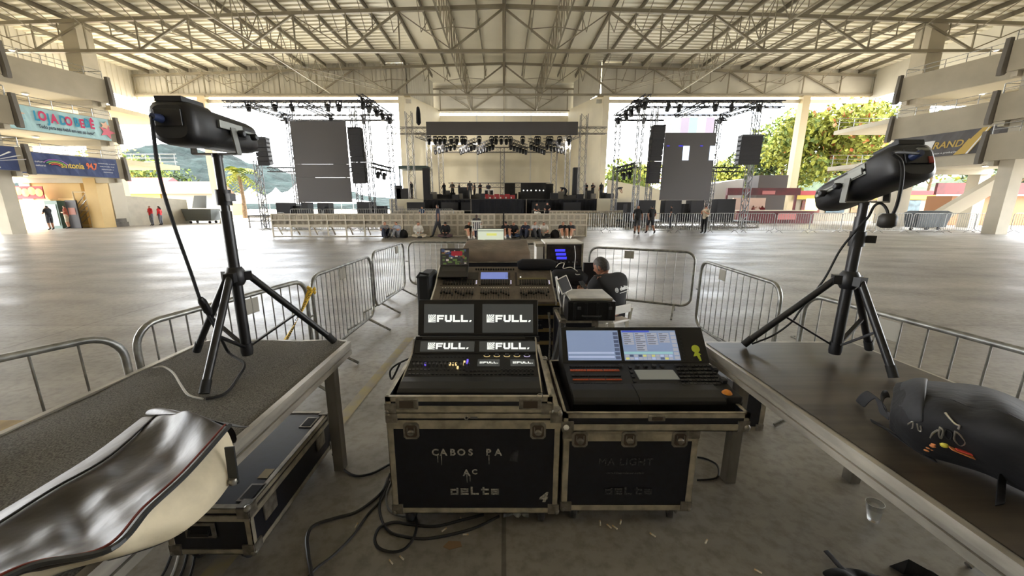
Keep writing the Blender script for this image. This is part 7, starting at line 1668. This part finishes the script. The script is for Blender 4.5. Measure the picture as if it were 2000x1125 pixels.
for s, k in ((-1,'L'),(1,'R')): Tr.update({'hp'+k:((s*.1,.05,.43),.112),'kn'+k:((s*.13,.42,.44),.085),'an'+k:((s*.13,.40,.14),.062)}); ET += [('pel','hp'+k),('hp'+k,'kn'+k),('kn'+k,'an'+k)]
figure(Tr, ET, 'pel', 'trousers', DG, man)
for s in (-1,1):
    m = MB(); RMm = wm(man); m.lathe([(.001,-.05),(.045,-.045),(.05,0),(.04,.03),(.001,.035)], SHOE, 10, RMm@Matrix.Translation((s*.135,.47,.05))@Matrix.Diagonal((1,2.1,1,1))); m.build('shoe', man)
# head turned to the left and bowed
HM = wm(man)@Matrix.Translation((0,.16,.952))@Matrix.Rotation(.35,4,'Z')@Matrix.Rotation(-.42,4,'X')
def headpart(nm, test, mm, grow=0, n=28):
    m = MB(); vs = []; rows_ = []
    for i in range(n+1):
        th = PI*i/n
        for jx in range(n):
            ph = 2*PI*jx/n; x, y, z = math.sin(th)*math.cos(ph), math.sin(th)*math.sin(ph), math.cos(th)
            rx = .076-.012*max(0,-z); ry = .096-.012*max(0,-z)*(1 if y > 0 else .2); rz_ = .118
            p = V((x*rx, y*ry+.008*max(0,-z), z*rz_))
            if y > .75 and abs(x) < .3: p.y += .022*math.exp(-((z+.12)/.16)**2-(x/.13)**2)   # nose
            if y > .6: p.y -= .008*math.exp(-((z-.08)/.1)**2-((abs(x)-.35)/.18)**2)           # eye sockets
            if y > .7: p.y += .006*math.exp(-((z+.5)/.08)**2-(x/.25)**2)                       # lips
            if grow: p = p*(1+grow/.1)+V((.0015*math.sin(jx*5+i*3),.0015*math.sin(i*7+jx),0))
            vs.append(p)
    fs = []
    for i in range(n):
        for jx in range(n):
            q = (i*n+jx, (i+1)*n+jx, (i+1)*n+(jx+1)%n, i*n+(jx+1)%n); c = sum((vs[k] for k in q), V())/4
            if test(c): fs.append(q)
    m.add([HM@p for p in vs], fs, mm, True); return m.build(nm, man)
headpart('head', lambda c: True, SK2)
headpart('hair', lambda c: (c.z > .045 or (c.y < .02 and c.z > -.045) or (c.y < -.03 and c.z > -.07)) and not (c.y > .055 and c.z < .075), HG, .006)
for s in (-1,1):
    m = MB(); m.lathe([(.001,-.008),(.017,-.006),(.022,0),(.016,.006),(.001,.003)], SK2, 12, HM@Matrix.Translation((s*.077,-.008,-.012))@Matrix.Rotation(s*PI/2+s*.25,4,'Y')@Matrix.Diagonal((1.5,.85,1,1))); m.build('ear', man)
    m = MB(); m.lathe([(.001,-.011),(.008,-.008),(.011,0),(.008,.008),(.001,.011)], mat('eye', (40,32,28), .2), 10, HM@Matrix.Translation((s*.028,.083,.012))); m.build('eye', man)
SM = wm(man)
bp = SM@V((.03,-.118,.735)); fx_ = (SM.to_3x3()@V((1,0,0))); LM = frame(SM@V((-.05,-.172,.735)), SM.to_3x3()@V((1,.06,.1)), SM.to_3x3()@V((0,.3,.95)))
text('delta', .062, wl, LM@Matrix.Translation((.085,.0,.012)), man, name='shirt_lettering', sx=1.2, off=.003)
m = MB(); m.tube([LM@V((-.045+.024*math.cos(a*PI/8),.0+.024*math.sin(a*PI/8),.013)) for a in range(16)], .005, wl, 6, True); m.tube([LM@V((-.045+.009*math.cos(a*PI/5),.009*math.sin(a*PI/5),.013)) for a in range(10)], .004, wl, 6, True); m.box(LM@V((.09,-.045,.012)), (.19,.006,.002), wl, LM.to_3x3()); m.build('shirt_emblem', man)
t = thing('phone', 'dark phone held in the hands of the seated man', 'phone', SM@V((0,.455,.66))); m = MB(); pm = SM@Matrix.Translation((0,.452,.665))@Matrix.Rotation(.7,4,'X'); m.box(pm@V((0,0,0)), (.075,.15,.009), black, pm.to_3x3()); m.build('body', t, .002); m = MB(); m.box(pm@V((0,0,.005)), (.068,.14,.001), mat('phone_glass', (40,44,54), .1), pm.to_3x3()); m.build('screen', t)
# ================================================================ daylight
w = bpy.data.worlds.new('sky'); SC.world = w; w.use_nodes = True; nt = w.node_tree; N = nt.nodes; L = nt.links
bg = N['Background']; tc = N.new('ShaderNodeTexCoord')
mp = N.new('ShaderNodeMapping'); mp.inputs['Scale'].default_value = (1,1,3); L.new(tc.outputs['Generated'], mp.inputs[0])
t = N.new('ShaderNodeTexNoise'); t.inputs['Scale'].default_value = 2.2; t.inputs['Detail'].default_value = 6; L.new(mp.outputs[0], t.inputs[0])
r = N.new('ShaderNodeValToRGB'); r.color_ramp.elements[0].position = .42; r.color_ramp.elements[0].color = (.77,.84,.93,1); r.color_ramp.elements[1].position = .6; r.color_ramp.elements[1].color = (1,.975,.93,1)
L.new(t.outputs[0], r.inputs[0]); L.new(r.outputs[0], bg.inputs['Color']); bg.inputs['Strength'].default_value = SKY
sun = bpy.data.lights.new('sun', 'SUN'); sun.energy = SUN; sun.angle = math.radians(1.5); sun.color = (1,.93,.8)
so = bpy.data.objects.new('sun', sun); C.objects.link(so); so.rotation_euler = V((-.55,.5,-.85)).to_track_quat('-Z','Y').to_euler() if False else V((.55,.45,-.8)).to_track_quat('-Z','Y').to_euler()
so.location = (0,0,60)
vs = SC.view_settings; SC.display_settings.display_device = 'sRGB'; vs.view_transform = 'Standard'; vs.look = 'None'; vs.gamma = 1; vs.use_curve_mapping = False; vs.exposure = EXPO
SC.cycles.max_bounces = 10; SC.cycles.diffuse_bounces = 6; SC.cycles.glossy_bounces = 4; SC.cycles.use_denoising = True
SC.cycles.sample_clamp_indirect = 8
